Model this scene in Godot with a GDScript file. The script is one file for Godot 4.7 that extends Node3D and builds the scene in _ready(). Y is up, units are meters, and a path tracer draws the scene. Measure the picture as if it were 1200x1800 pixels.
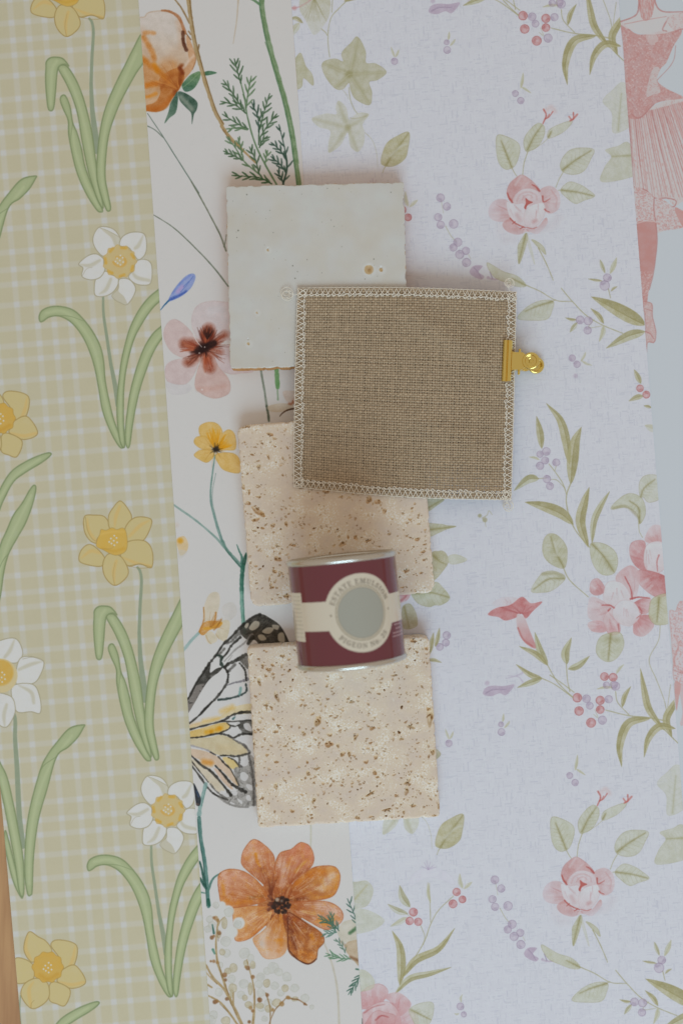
extends Node3D
# Flat lay of wallpaper samples, tiles, a linen swatch, a brass clip and a sample tin, seen from above.
# Lengths are metres. S is the number of photograph pixels in one metre of table top.
const S := 3180.0
const EYE := 0.64                      # height of the lens above the table
const KEY := 0.66                      # picture brightness of a white (1.0) surface: print colours are divided by it
var rng := RandomNumberGenerator.new()
var noise_table := PackedFloat32Array()   # 256 x 256, 0..1, wraps
var lut := PackedByteArray()

func table_point(px: float, py: float, y := 0.0) -> Vector3:
	return Vector3((px - 600.0) / S, y, (py - 900.0) / S)

func raised(px: float, py: float, y: float) -> Vector3:   # the point at height y that stands where the photograph shows it
	var k := (EYE - y) / EYE
	return Vector3((px - 600.0) / S * k, y, (py - 900.0) / S * k)

func hexc(v: int) -> Vector3:
	return Vector3((v >> 16) & 255, (v >> 8) & 255, v & 255)

func albedo(v: int) -> Color:           # picture colour -> surface colour (sRGB)
	var c := hexc(v)
	return Color8(lut[int(c.x)], lut[int(c.y)], lut[int(c.z)])

func albedo_lin(v: int) -> Color:
	return albedo(v).srgb_to_linear()

func make_tables() -> void:
	lut.resize(256)
	for i in 256:
		var c := Color8(i, i, i).srgb_to_linear()
		var l := minf(c.r / KEY, 0.93)
		lut[i] = int(round(Color(l, l, l).linear_to_srgb().r * 255.0))
	var a := FastNoiseLite.new()
	a.seed = 7; a.noise_type = FastNoiseLite.TYPE_SIMPLEX_SMOOTH; a.frequency = 0.05; a.fractal_octaves = 3
	var b := FastNoiseLite.new()
	b.seed = 11; b.noise_type = FastNoiseLite.TYPE_SIMPLEX; b.frequency = 0.28; b.fractal_octaves = 2
	var ia := a.get_seamless_image(256, 256)
	var ib := b.get_seamless_image(256, 256)
	noise_table.resize(65536)
	var da := ia.get_data()
	var db := ib.get_data()
	for i in 65536:
		noise_table[i] = clampf((0.62 * da[i] + 0.38 * db[i]) / 255.0, 0.0, 1.0)

# ------------------------------------------------------------------ printing: a sheet's ink is drawn into an image in the sheet's own frame
class Painter:
	var w: int
	var h: int                         # one repeat of the print: rows wrap
	var o: Vector2
	var ex: Vector2
	var ey: Vector2
	var buf: PackedByteArray
	var mask: PackedFloat32Array
	var clip: PackedFloat32Array
	var clipping := false
	var cb := [0, 0, 0, 0]
	var nz: PackedFloat32Array
	var vs := 1.0
	var res := 1.0                     # texture pixels per photograph pixel
	var vo := Vector2.ZERO
	var rg: RandomNumberGenerator
	var bx0 := 0
	var bx1 := 0
	var by0 := 0
	var by1 := 0
	var jit := 0.0                     # unevenness of a brush line
	var keep := 1.0                    # how much of the mottling thins the ink
	var grit := 0.0                    # granulation of the pigment

	func setup(width: int, height: int, origin: Vector2, deg: float, n: PackedFloat32Array, base: int) -> void:
		w = width; h = height; o = origin; nz = n
		var t := deg_to_rad(deg)
		ey = Vector2(sin(t), cos(t)); ex = Vector2(cos(t), -sin(t))
		buf.resize(w * h * 3); mask.resize(w * h); clip.resize(w * h)
		rg = RandomNumberGenerator.new(); rg.seed = 5
		for i in w * h:
			buf[i * 3] = (base >> 16) & 255; buf[i * 3 + 1] = (base >> 8) & 255; buf[i * 3 + 2] = base & 255

	func view(scale: float, x: float, y: float) -> void:
		vs = scale; vo = Vector2(x, y)

	func at(x: float, y: float) -> Vector2:
		var p := Vector2(x, y) / vs + vo - o
		return Vector2(p.dot(ex), p.dot(ey)) * res

	func pts(f: Array) -> PackedVector2Array:
		var r := PackedVector2Array()
		for i in range(0, f.size() - 1, 2):
			r.append(at(f[i], f[i + 1]))
		return r

	func smooth(p: PackedVector2Array, closed: bool, sub := 6) -> PackedVector2Array:
		var n := p.size()
		if n < 3:
			return p
		var r := PackedVector2Array()
		var last := n if closed else n - 1
		for i in last:
			var p0 := p[(i - 1 + n) % n] if closed or i > 0 else p[0] * 2.0 - p[1]
			var p1 := p[i]
			var p2 := p[(i + 1) % n]
			var p3 := p[(i + 2) % n] if closed or i + 2 < n else p2 * 2.0 - p1
			for k in sub:
				var t := float(k) / sub
				r.append(0.5 * (2.0 * p1 + (p2 - p0) * t + (2.0 * p0 - 5.0 * p1 + 4.0 * p2 - p3) * t * t + (3.0 * p1 - p0 - 3.0 * p2 + p3) * t * t * t))
		if not closed:
			r.append(p[n - 1])
		return r

	func area(p: PackedVector2Array, grow: float) -> void:
		var lo := p[0]
		var hi := p[0]
		for q in p:
			lo = lo.min(q); hi = hi.max(q)
		bx0 = clampi(int(floor(lo.x - grow)), 0, w); bx1 = clampi(int(ceil(hi.x + grow)) + 1, 0, w)
		by0 = int(floor(lo.y - grow)); by1 = mini(int(ceil(hi.y + grow)) + 1, by0 + h)

	func cover(p: PackedVector2Array) -> void:        # anti-aliased polygon into the mask
		area(p, 1.0)
		if bx1 <= bx0:
			return
		var n := p.size()
		for y in range(by0, by1):
			var row := posmod(y, h) * w
			for sbs in 4:
				var yy := y + (sbs + 0.5) * 0.25
				var xs := PackedFloat32Array()
				var j := n - 1
				for i in n:
					var a := p[j]
					var b := p[i]
					if (a.y <= yy) != (b.y <= yy):
						xs.append(a.x + (yy - a.y) / (b.y - a.y) * (b.x - a.x))
					j = i
				if xs.size() < 2:
					continue
				xs.sort()
				for k in range(0, xs.size() - 1, 2):
					var xa := maxf(xs[k], bx0)
					var xb := minf(xs[k + 1], bx1)
					if xb <= xa:
						continue
					var ia := int(xa)
					var ib := mini(int(xb), w - 1)
					if ia == ib:
						mask[row + ia] += 0.25 * (xb - xa)
					else:
						mask[row + ia] += 0.25 * (ia + 1 - xa)
						for x in range(ia + 1, ib):
							mask[row + x] += 0.25
						mask[row + ib] += 0.25 * (xb - ib)

	func brush(p: PackedVector2Array, r0: float, r1: float, soft: float, belly := 0.0) -> void:
		var n := p.size()
		var rm := maxf(maxf(r0, r1), belly) + soft + 1.0
		area(p, rm)
		var fx0 := bx0; var fx1 := bx1; var fy0 := by0; var fy1 := by1
		var ka := 1.0
		var kb := 1.0
		var b0 := p[0]
		for i in maxi(n - 1, 1):
			var a := b0
			var b := p[mini(i + 1, n - 1)]
			if jit > 0.0 and n > 3:
				ka = kb
				kb = 1.0 + jit * rg.randf_range(-1.0, 0.8)
				b += Vector2(rg.randf_range(-0.7, 0.7), rg.randf_range(-0.7, 0.7)) * jit
			b0 = b
			var ta := float(i) / maxf(n - 1, 1)
			var tb := float(i + 1) / maxf(n - 1, 1)
			var ra := (lerpf(r0, r1, ta) + belly * sin(PI * ta)) * ka
			var rb := (lerpf(r0, r1, tb) + belly * sin(PI * tb)) * kb
			var g := maxf(ra, rb) + soft + 0.5
			var x0 := clampi(int(floor(minf(a.x, b.x) - g)), 0, w)
			var x1 := clampi(int(ceil(maxf(a.x, b.x) + g)) + 1, 0, w)
			var y0 := maxi(int(floor(minf(a.y, b.y) - g)), fy0)
			var y1 := mini(int(ceil(maxf(a.y, b.y) + g)) + 1, fy1)
			var dx := b.x - a.x
			var dy := b.y - a.y
			var l2 := maxf(dx * dx + dy * dy, 1e-6)
			for y in range(y0, y1):
				var row := posmod(y, h) * w
				var py := y + 0.5 - a.y
				for x in range(x0, x1):
					var px := x + 0.5 - a.x
					var t := clampf((px * dx + py * dy) / l2, 0.0, 1.0)
					var qx := px - dx * t
					var qy := py - dy * t
					var v := (lerpf(ra, rb, t) - sqrt(qx * qx + qy * qy)) / soft + 0.5
					if v > mask[row + x]:
						mask[row + x] = minf(v, 1.0)
		bx0 = fx0; bx1 = fx1; by0 = fy0; by1 = fy1

	func ink(c: int, alpha: float, mott: float, c2 := -1, g0 := Vector2.ZERO, g1 := Vector2.ONE, thr := 0.0) -> void:
		var r := float((c >> 16) & 255); var g := float((c >> 8) & 255); var b := float(c & 255)
		var r2 := r; var g2 := g; var b2 := b
		if c2 >= 0:
			r2 = float((c2 >> 16) & 255); g2 = float((c2 >> 8) & 255); b2 = float(c2 & 255)
		var gd := g1 - g0
		gd /= maxf(gd.length_squared(), 1e-6)
		var ox := rg.randi() & 255
		var oy := rg.randi() & 255
		for y in range(by0, by1):
			var row := posmod(y, h) * w
			var ny := ((y + oy) & 255) << 8
			for x in range(bx0, bx1):
				var i := row + x
				var m := mask[i]
				if m <= 0.0:
					continue
				mask[i] = 0.0
				if clipping:
					m *= clip[i]
				var nn := nz[ny | ((x + ox) & 255)]
				if thr > 0.0:
					m *= clampf((nn - thr) * 9.0 + 0.5, 0.0, 1.0)
				m = minf(m, 1.0) * alpha * (1.0 - mott * keep * clampf(nn * 2.4 - 0.7, 0.0, 1.0))
				if m <= 0.003:
					continue
				var k := i * 3
				var gr := grit * mott * (nn - 0.5)
				if c2 >= 0:
					var t := clampf((x - g0.x) * gd.x + (y - g0.y) * gd.y, 0.0, 1.0)
					buf[k] = clampi(int(buf[k] + (r + (r2 - r) * t + gr - buf[k]) * m + 0.5), 0, 255)
					buf[k + 1] = clampi(int(buf[k + 1] + (g + (g2 - g) * t + gr - buf[k + 1]) * m + 0.5), 0, 255)
					buf[k + 2] = clampi(int(buf[k + 2] + (b + (b2 - b) * t + gr - buf[k + 2]) * m + 0.5), 0, 255)
				else:
					buf[k] = clampi(int(buf[k] + (r + gr - buf[k]) * m + 0.5), 0, 255)
					buf[k + 1] = clampi(int(buf[k + 1] + (g + gr - buf[k + 1]) * m + 0.5), 0, 255)
					buf[k + 2] = clampi(int(buf[k + 2] + (b + gr - buf[k + 2]) * m + 0.5), 0, 255)

	# a filled shape; gradient c -> c2 runs from the first point of gr to the second (both as x, y)
	func poly(f: Array, c: int, alpha := 1.0, mott := 0.0, c2 := -1, gr := [], sharp := false, thr := 0.0) -> void:
		var p := pts(f)
		if not sharp:
			p = smooth(p, true)
		cover(p)
		if c2 >= 0 and gr.size() == 4:
			ink(c, alpha, mott, c2, at(gr[0], gr[1]), at(gr[2], gr[3]), thr)
		else:
			ink(c, alpha, mott, -1, Vector2.ZERO, Vector2.ONE, thr)

	func edge(f: Array, c: int, width: float, alpha := 1.0, mott := 0.0, soft := 1.2, sharp := false) -> void:
		var p := pts(f)
		p = p if sharp else smooth(p, true)
		p.append(p[0])
		brush(p, width * 0.5, width * 0.5, soft)
		ink(c, alpha, mott)

	func line(f: Array, w0: float, w1: float, c: int, alpha := 1.0, soft := 1.1, mott := 0.0, belly := 0.0) -> void:
		var p := smooth(pts(f), false)
		brush(p, w0 * 0.5, w1 * 0.5, soft, belly)
		ink(c, alpha, mott)

	func wash(f: Array, wd: float, c: int, alpha: float, soft := 6.0, mott := 0.5) -> void:   # a wet stroke with a soft edge
		line(f, wd, wd, c, alpha, soft, mott)

	func dab(x: float, y: float, r: float, c: int, alpha := 1.0, soft := 1.2, mott := 0.0) -> void:
		brush(PackedVector2Array([at(x, y)]), r, r, soft)
		ink(c, alpha, mott)

	func clip_to(f: Array, sharp := false) -> void:
		var p := pts(f)
		if not sharp:
			p = smooth(p, true)
		cover(p)
		for y in range(by0, by1):
			var row := posmod(y, h) * w
			for x in range(bx0, bx1):
				clip[row + x] = minf(mask[row + x], 1.0)
				mask[row + x] = 0.0
		cb = [bx0, bx1, by0, by1]
		clipping = true

	func unclip() -> void:
		for y in range(cb[2], cb[3]):
			var row := posmod(y, h) * w
			for x in range(cb[0], cb[1]):
				clip[row + x] = 0.0
		clipping = false

	# a leaf along its midrib (base -> tip), wd photograph pixels wide
	func leaf(f: Array, wd: float, c: int, alpha := 0.8, dark := -1, skew := 0.0) -> void:
		var m := smooth(pts(f), false, 8)
		var n := m.size()
		if n < 3:
			m = PackedVector2Array([m[0], m[0].lerp(m[1], 0.25), m[0].lerp(m[1], 0.5), m[0].lerp(m[1], 0.75), m[1]])
			n = 5
		var lft := PackedVector2Array()
		var rgt := PackedVector2Array()
		for i in n:
			var t := float(i) / (n - 1)
			var d := (m[mini(i + 1, n - 1)] - m[maxi(i - 1, 0)]).normalized()
			var q := Vector2(-d.y, d.x)
			var prof := pow(sin(PI * pow(t, 0.8)), 0.85) * wd * 0.5
			lft.append(m[i] + q * prof * (1.0 + skew)); rgt.append(m[i] - q * prof * (1.0 - skew))
		var all := lft.duplicate()
		for i in range(n - 1, -1, -1):
			all.append(rgt[i])
		cover(all)
		ink(c, alpha, 0.45)
		if dark >= 0:
			var half := lft.duplicate()
			for i in range(n - 1, -1, -1):
				half.append(m[i].lerp(rgt[i], 0.12))
			cover(half)
			ink(dark, alpha * 0.55, 0.55)
			brush(m, 0.6, 0.3, 1.0)
			ink(dark, alpha * 0.7, 0.2)
			brush(all, 0.35, 0.35, 1.0)
			ink(dark, alpha * 0.45, 0.7)

	func berry(x: float, y: float, r: float, c: int, dark: int, alpha := 0.8) -> void:
		var rr := r / vs
		dab(x, y, rr, c, alpha * 0.72, 1.6, 0.5)
		var ring := PackedVector2Array()
		var ctr := at(x, y)
		var ph := rg.randf() * TAU
		for k in 15:
			var a := TAU * k / 14.0 + ph
			ring.append(ctr + Vector2(cos(a), sin(a)) * (rr - 0.4))
		brush(ring, 0.75, 0.35, 1.0)
		ink(dark, alpha * 0.75, 0.5)
		brush(PackedVector2Array([ctr + Vector2.from_angle(ph) * rr * 0.55, ctr + Vector2.from_angle(ph + 1.2) * rr * 0.5]), rr * 0.28, rr * 0.2, 2.4)
		ink(dark, alpha * 0.45, 0.5)
		brush(PackedVector2Array([ctr + Vector2.from_angle(ph + 3.4) * rr * 0.3]), rr * 0.3, rr * 0.3, 3.0)
		ink(0xc0bcc6, alpha * 0.45, 0.4)

	# a feathery frond: short needles to both sides of a stem
	func frond(f: Array, n: int, ln: float, c: int, wd := 2.2) -> void:
		var m := smooth(pts(f), false, 8)
		brush(m, wd * 0.45, wd * 0.3, 1.0)
		ink(c, 0.95, 0.3)
		var k := m.size()
		for i in n:
			var t := (i + 0.7) / n
			var j := clampi(int(t * (k - 1)), 0, k - 2)
			var d := (m[j + 1] - m[j]).normalized()
			var side := 1.0 if i % 2 == 0 else -1.0
			var dir := d.rotated(side * rg.randf_range(0.42, 0.75))
			var l := ln * rg.randf_range(0.75, 1.15) * (0.75 + 0.25 * sin(PI * t))
			brush(PackedVector2Array([m[j], m[j] + dir * l * 0.55, m[j] + dir * l + d * l * 0.1]), wd * 0.42, wd * 0.34, 1.0, wd * 0.2)
			ink(c, 0.92, 0.35)
		var e := m[k - 1]
		var de := (m[k - 1] - m[k - 2]).normalized()
		brush(PackedVector2Array([e, e + de * ln * 0.5]), wd * 0.5, wd * 0.3, 1.0)
		ink(c, 0.92, 0.3)

	func texture(table: PackedByteArray, paper := 0, density := 1.0) -> ImageTexture:
		if density != 1.0:              # more ink: pull every pixel further from the bare paper
			var pp := [(paper >> 16) & 255, (paper >> 8) & 255, paper & 255]
			for i in buf.size():
				var b: int = pp[i % 3]
				buf[i] = clampi(int(b + (buf[i] - b) * density), 12, 255)
		for i in buf.size():
			buf[i] = table[buf[i]]
		return ImageTexture.create_from_image(Image.create_from_data(w, h, false, Image.FORMAT_RGB8, buf))

# ------------------------------------------------------------------ print 1: daffodils on yellow gingham
const LEAF_OUT := 0x76835f
const LEAF_FILL := 0x9ca681
const LEAF_PALE := 0xabb38f
const PETAL_OUT := 0x98814f

func blade(p: Painter, f: Array, ridge := []) -> void:
	p.poly(f, LEAF_FILL, 1.0, 0.12)
	if ridge.size():
		p.clip_to(f)
		p.wash(ridge, 3.6, LEAF_PALE, 0.75, 5.0, 0.1)
		p.unclip()
	p.clip_to(f)
	p.edge(f, 0x8a9670, 6.0, 0.55, 0.2, 5.0)
	p.unclip()
	p.edge(f, LEAF_OUT, 2.3, 0.95, 0.2)

func petal(p: Painter, f: Array, c: int, out: int, shade: int, fold := []) -> void:
	p.poly(f, c, 1.0, 0.08)
	if fold.size():
		p.clip_to(f)
		p.line(fold, 2.0, 5.0, shade, 0.65, 3.0, 0.1, 1.5)
		p.unclip()
	p.edge(f, out, 1.7, 0.9, 0.2, 1.0)

func stamens(p: Painter, x: float, y: float, k: float) -> void:
	for a in [[0, 0], [-5, -4], [5, -5], [6, 3], [-4, 5], [1, 8], [-8, 2], [1, -9]]:
		p.dab(x + a[0] * k, y + a[1] * k, 1.5, 0xc3c2bc, 1.0)
		p.dab(x + a[0] * k, y + (a[1] + 2.5) * k, 0.5, 0xb0a27a, 0.6)

func print_daffodils() -> ImageTexture:
	var p := Painter.new()
	p.setup(424, 968, Vector2(-120, 0), 5.0, noise_table, 0xb3ad90)
	# the check: two sets of soft pale bands, brightest where they cross
	var col := PackedFloat32Array(); col.resize(p.w)
	var row := PackedFloat32Array(); row.resize(p.h)
	var gaps := [29.0, 29.0, 40.0, 34.0]
	var x := 5.0
	var k := 0
	while x < p.w + 20:
		for i in range(maxi(int(x) - 9, 0), mini(int(x) + 10, p.w)):
			col[i] = maxf(col[i], clampf((6.6 - absf(i + 0.5 - x)) / 3.2, 0, 1))
		x += gaps[k % 4]; k += 1
	var gy := [41.0, 31.0, 26.0, 36.3]
	var y := 12.0
	k = 0
	for n in 29:
		for i in range(int(y) - 9, int(y) + 10):
			var j := posmod(i, p.h)
			row[j] = maxf(row[j], clampf((6.6 - absf(i + 0.5 - y)) / 3.2, 0, 1))
		y += gy[k % 4] * 968.0 / 972.5; k += 1
	for yy in p.h:
		for xx in p.w:
			var a := col[xx]; var b := row[yy]
			var nn := noise_table[((yy >> 1) & 255) << 8 | ((xx >> 1) & 255)] - 0.5
			var t := 1.0 - (1.0 - 0.34 * a) * (1.0 - 0.34 * b)
			if a * b > 0.0:
				t += 0.3 * a * b
			var i := (yy * p.w + xx) * 3
			p.buf[i] = int(lerpf(179, 186, t) + nn * 3.0); p.buf[i + 1] = int(lerpf(173, 187, t) + nn * 3.0); p.buf[i + 2] = int(lerpf(149, 188, t) + nn * 4.0)
	# left-hand plants
	p.view(3.0, 0, 1300)
	blade(p, [30, 480, 45, 520, 75, 640, 120, 815, 108, 824, 70, 740, 40, 620, 25, 540], [40, 540, 70, 680, 110, 810])
	p.line([-60, -300, 20, -180, 78, -128, 82, 0, 92, 150, 104, 400, 122, 560], 4.2, 10.5, 0x85907a, 1.0, 1.2, 0.1)
	blade(p, [-40, 20, 0, 115, 40, 200, 75, 350, 100, 480, 125, 640, 128, 800, 115, 826, 100, 780, 80, 640, 45, 450, 15, 300, -20, 160], [10, 200, 60, 420, 100, 640, 112, 800])
	blade(p, [443, -78, 370, -60, 305, 10, 250, 85, 215, 160, 165, 340, 140, 500, 133, 700, 148, 812, 165, 818, 172, 790, 180, 600, 205, 420, 250, 260, 300, 90, 360, 40, 408, -8, 440, -60], [380, -20, 260, 150, 190, 350, 160, 560, 158, 760])
	p.line([215, 160, 240, 130, 300, 90], 1.4, 1.0, LEAF_OUT, 0.8)
	# second leaf of the plant above and the leaf under its flower
	p.view(3.243, 0, 850)
	blade(p, [-60, 180, -10, 60, 60, -60, 150, -125, 240, -165, 286, -175, 290, -160, 240, -120, 150, -65, 80, -10, 20, 100, -30, 220], [-10, 100, 90, -40, 230, -140])
	blade(p, [195, 10, 170, 40, 130, 110, 80, 180, 40, 270, 5, 350, -30, 480, -60, 700, -20, 720, 5, 640, 25, 500, 52, 400, 100, 310, 150, 220, 190, 110, 207, 28], [180, 70, 110, 210, 40, 360, -10, 560])
	p.line([52, 400, 25, 430, 0, 480], 1.4, 1.0, LEAF_OUT, 0.8)
	# plant with the yellow flower
	var dk := 0x85907a
	p.line([785, 478, 800, 500, 808, 560, 800, 700, 795, 850], 4.2, 6.0, dk, 1.0, 1.1, 0.1)
	p.line([795, 850, 802, 1000, 818, 1130, 828, 1230], 6.0, 12.5, dk, 1.0, 1.1, 0.1)
	blade(p, [620, 945, 628, 918, 650, 920, 675, 980, 690, 1070, 715, 1130, 740, 1220, 760, 1320, 800, 1430, 858, 1560, 850, 1580, 825, 1565, 770, 1480, 720, 1370, 690, 1260, 668, 1140, 665, 1060, 640, 1000], [690, 1120, 710, 1250, 770, 1420, 835, 1550])
	p.line([690, 1070, 684, 1120, 676, 1180], 1.2, 0.8, LEAF_OUT, 0.7)
	blade(p, [606, 758, 630, 742, 665, 758, 715, 840, 750, 930, 775, 1020, 800, 1130, 820, 1280, 838, 1400, 864, 1545, 850, 1545, 820, 1480, 780, 1350, 745, 1180, 720, 1030, 690, 930, 650, 840], [640, 770, 700, 890, 750, 1050, 790, 1240, 845, 1520])
	blade(p, [538, 760, 540, 725, 562, 702, 600, 698, 636, 708, 668, 748, 645, 738, 612, 752, 600, 800, 592, 900, 582, 985, 566, 1004, 550, 985, 540, 900, 536, 820], [600, 720, 572, 780, 566, 970])
	blade(p, [1090, 560, 1030, 660, 990, 740, 930, 860, 880, 980, 850, 1100, 832, 1250, 828, 1380, 850, 1480, 880, 1562, 896, 1575, 906, 1555, 890, 1470, 875, 1380, 880, 1250, 900, 1120, 950, 980, 1000, 880, 1050, 790, 1110, 690], [1050, 680, 960, 880, 890, 1050, 858, 1250, 862, 1400, 892, 1560])
	var yc := 0xb9ab7c
	var ys := 0xc3a566
	petal(p, [560, 310, 552, 340, 512, 322, 482, 265, 484, 187, 540, 180, 592, 186, 622, 222, 632, 262], yc, PETAL_OUT, ys, [500, 200, 508, 270, 550, 330])
	p.line([489, 192, 500, 262, 525, 312, 552, 330], 1.0, 0.8, PETAL_OUT, 0.8)
	petal(p, [600, 430, 565, 380, 512, 346, 465, 380, 454, 441, 515, 466, 582, 470], yc, PETAL_OUT, ys, [465, 425, 520, 385, 570, 395])
	petal(p, [632, 260, 620, 190, 645, 140, 687, 99, 730, 143, 752, 190, 738, 235, 716, 262], yc, PETAL_OUT, ys, [655, 250, 662, 190, 684, 130])
	petal(p, [712, 268, 740, 215, 790, 190, 863, 204, 855, 262, 820, 322, 772, 337, 728, 332], yc, PETAL_OUT, ys, [850, 212, 800, 240, 740, 300])
	petal(p, [725, 335, 822, 326, 868, 380, 866, 478, 800, 458, 735, 470, 688, 418], yc, PETAL_OUT, ys, [700, 420, 780, 455, 862, 472])
	p.line([730, 470, 790, 460, 862, 476, 800, 482, 730, 470], 1.0, 0.8, PETAL_OUT, 0.8)
	petal(p, [622, 400, 588, 455, 600, 530, 655, 581, 718, 540, 732, 490, 690, 416], yc, PETAL_OUT, ys, [655, 575, 650, 500, 665, 440])
	p.line([655, 580, 646, 520, 658, 450], 1.0, 0.6, PETAL_OUT, 0.7)
	var cor := [556, 318, 552, 358, 590, 378, 635, 402, 672, 408, 715, 388, 728, 345, 720, 275, 700, 253, 668, 262, 640, 252, 606, 266, 578, 262, 570, 290]
	p.poly(cor, 0xc19f4e, 1.0, 0.1)
	p.clip_to(cor)
	p.wash([580, 370, 650, 385, 710, 370], 5.0, 0xb9913a, 0.6, 4.0, 0.3)
	p.wash([575, 290, 640, 275, 705, 275], 4.0, 0xc8a95e, 0.7, 3.0, 0.3)
	p.unclip()
	p.edge(cor, PETAL_OUT, 1.0, 0.75, 0.2)
	p.line([585, 372, 630, 372, 650, 358], 1.0, 0.6, PETAL_OUT, 0.6)
	stamens(p, 650, 326, 3.2)
	# plant with the white flower
	p.view(3.53, 0, 400)
	p.line([642, 430, 645, 540, 665, 680, 690, 850], 4.0, 6.0, dk, 1.0, 1.1, 0.1)
	p.line([690, 850, 720, 1000, 738, 1100], 6.0, 11.0, dk, 1.0, 1.1, 0.1)
	blade(p, [246, 552, 265, 515, 320, 492, 390, 492, 460, 515, 520, 570, 580, 650, 625, 740, 645, 830, 655, 950, 680, 1080, 710, 1200, 750, 1300, 772, 1355, 745, 1362, 690, 1270, 640, 1140, 615, 1000, 590, 870, 555, 760, 505, 660, 440, 585, 370, 550, 310, 555, 272, 580, 252, 584], [290, 530, 400, 522, 510, 620, 590, 760, 630, 950, 680, 1160, 745, 1330])
	p.line([345, 548, 430, 550, 520, 580], 1.5, 0.8, LEAF_OUT, 0.75)
	blade(p, [1060, 330, 985, 385, 920, 440, 860, 520, 810, 620, 780, 720, 755, 830, 740, 950, 728, 1080, 730, 1200, 745, 1320, 766, 1364, 776, 1340, 768, 1200, 770, 1000, 790, 850, 830, 700, 880, 600, 940, 510, 990, 460, 1070, 400], [1000, 420, 880, 540, 800, 740, 755, 1000, 755, 1330])
	blade(p, [1070, 560, 1000, 615, 950, 660, 900, 740, 860, 840, 830, 940, 805, 1050, 785, 1200, 778, 1310, 790, 1362, 806, 1352, 820, 1250, 840, 1130, 870, 1000, 910, 880, 950, 780, 1005, 690, 1080, 620], [1020, 640, 920, 780, 850, 960, 800, 1180, 795, 1340])
	var wc := 0xc4c4c4
	var wo := 0x989178
	var wsh := 0xaea993
	petal(p, [640, 178, 590, 122, 580, 60, 620, -2, 700, 8, 745, 62, 742, 115, 690, 160], wc, wo, wsh, [650, 15, 700, 55, 725, 120])
	p.poly([622, 0, 660, 22, 712, 38, 744, 64, 742, 115, 716, 112, 700, 70, 650, 30], 0xb5b1a0, 0.8, 0.1)
	p.line([622, 2, 680, 25, 745, 62], 1.0, 0.7, wo, 0.8)
	petal(p, [745, 112, 760, 60, 820, 30, 895, 40, 912, 110, 900, 170, 862, 200, 835, 172, 800, 125], wc, wo, wsh, [890, 50, 862, 110, 840, 130])
	petal(p, [842, 218, 880, 198, 925, 208, 945, 250, 936, 345, 880, 358, 830, 342, 800, 305, 832, 262], wc, wo, wsh, [815, 262, 850, 310, 930, 330])
	petal(p, [600, 315, 588, 370, 595, 422, 650, 427, 702, 402, 735, 352, 732, 312, 690, 292, 655, 272], wc, wo, wsh, [620, 412, 660, 385, 690, 320])
	petal(p, [742, 322, 735, 380, 698, 420, 712, 445, 745, 465, 790, 478, 832, 422, 842, 370, 802, 322], wc, wo, wsh, [])
	p.poly([735, 385, 698, 420, 712, 445, 745, 465, 790, 478, 772, 430, 740, 400], 0xb0ab98, 0.85, 0.1)
	petal(p, [642, 192, 600, 165, 548, 176, 491, 226, 517, 252, 510, 302, 560, 325, 620, 312, 652, 266, 646, 222], wc, wo, wsh, [497, 230, 560, 236, 620, 205])
	p.line([512, 302, 540, 258, 575, 248], 1.0, 0.7, wo, 0.7)
	var crn := []
	for i in 22:
		var a := TAU * i / 22.0
		var r := 99.0 + (7.0 if i % 2 == 0 else -6.0)
		crn.append(745 + cos(a) * r); crn.append(212 + sin(a) * r)
	p.poly(crn, 0xbba878, 1.0, 0.1)
	for i in 7:
		var a := TAU * i / 7.0 + 0.35
		p.wash([745 + cos(a) * 86, 212 + sin(a) * 86, 745 + cos(a + 0.3) * 92, 212 + sin(a + 0.3) * 92], 5.0, 0xc0983f, 0.85, 2.4, 0.25)
	p.edge(crn, 0xb08b48, 1.0, 0.7, 0.4)
	p.wash([705, 215, 725, 235, 760, 240, 782, 215, 765, 185, 725, 185], 4.0, 0xc19545, 0.8, 2.2, 0.4)
	stamens(p, 746, 205, 3.4)
	# yellow flower on the left
	p.view(3.0, 0, 1300)
	p.line([110, 1350, 106, 1420, 112, 1520, 125, 1700], 2.2, 4.0, dk, 1.0, 1.1, 0.1)
	petal(p, [172, 1182, 90, 1150, 60, 1215, 90, 1284, 176, 1262], yc, PETAL_OUT, ys, [])
	petal(p, [168, 1172, 128, 1105, 154, 1014, 205, 1040, 242, 1060, 272, 1100, 270, 1135, 210, 1150], yc, PETAL_OUT, ys, [150, 1030, 138, 1100, 165, 1160])
	petal(p, [270, 1082, 310, 1055, 406, 1085, 392, 1190, 340, 1206, 312, 1145], yc, PETAL_OUT, ys, [398, 1090, 388, 1150, 370, 1195])
	petal(p, [336, 1210, 400, 1190, 454, 1278, 380, 1311, 305, 1276, 320, 1240], yc, PETAL_OUT, ys, [312, 1275, 380, 1292, 445, 1278])
	petal(p, [264, 1292, 300, 1278, 372, 1320, 346, 1400, 300, 1392, 262, 1370], yc, PETAL_OUT, ys, [])
	petal(p, [190, 1258, 250, 1280, 262, 1350, 225, 1398, 166, 1416, 114, 1350, 130, 1290], yc, PETAL_OUT, ys, [180, 1275, 155, 1320, 165, 1405])
	p.line([166, 1414, 168, 1390, 182, 1375], 1.0, 0.7, PETAL_OUT, 0.8)
	var cc := []
	for i in 20:
		var a := TAU * i / 20.0
		var r := 79.0 + (5.0 if i % 2 == 0 else -3.0)
		cc.append(254 + cos(a) * r); cc.append(1199 + sin(a) * r)
	p.poly(cc, 0xbe9a4a, 1.0, 0.1)
	p.wash([215, 1240, 255, 1262, 305, 1235], 6.0, 0xb48a36, 0.6, 5.0, 0.3)
	p.edge(cc, 0xa2803e, 1.1, 0.8, 0.2)
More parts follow.
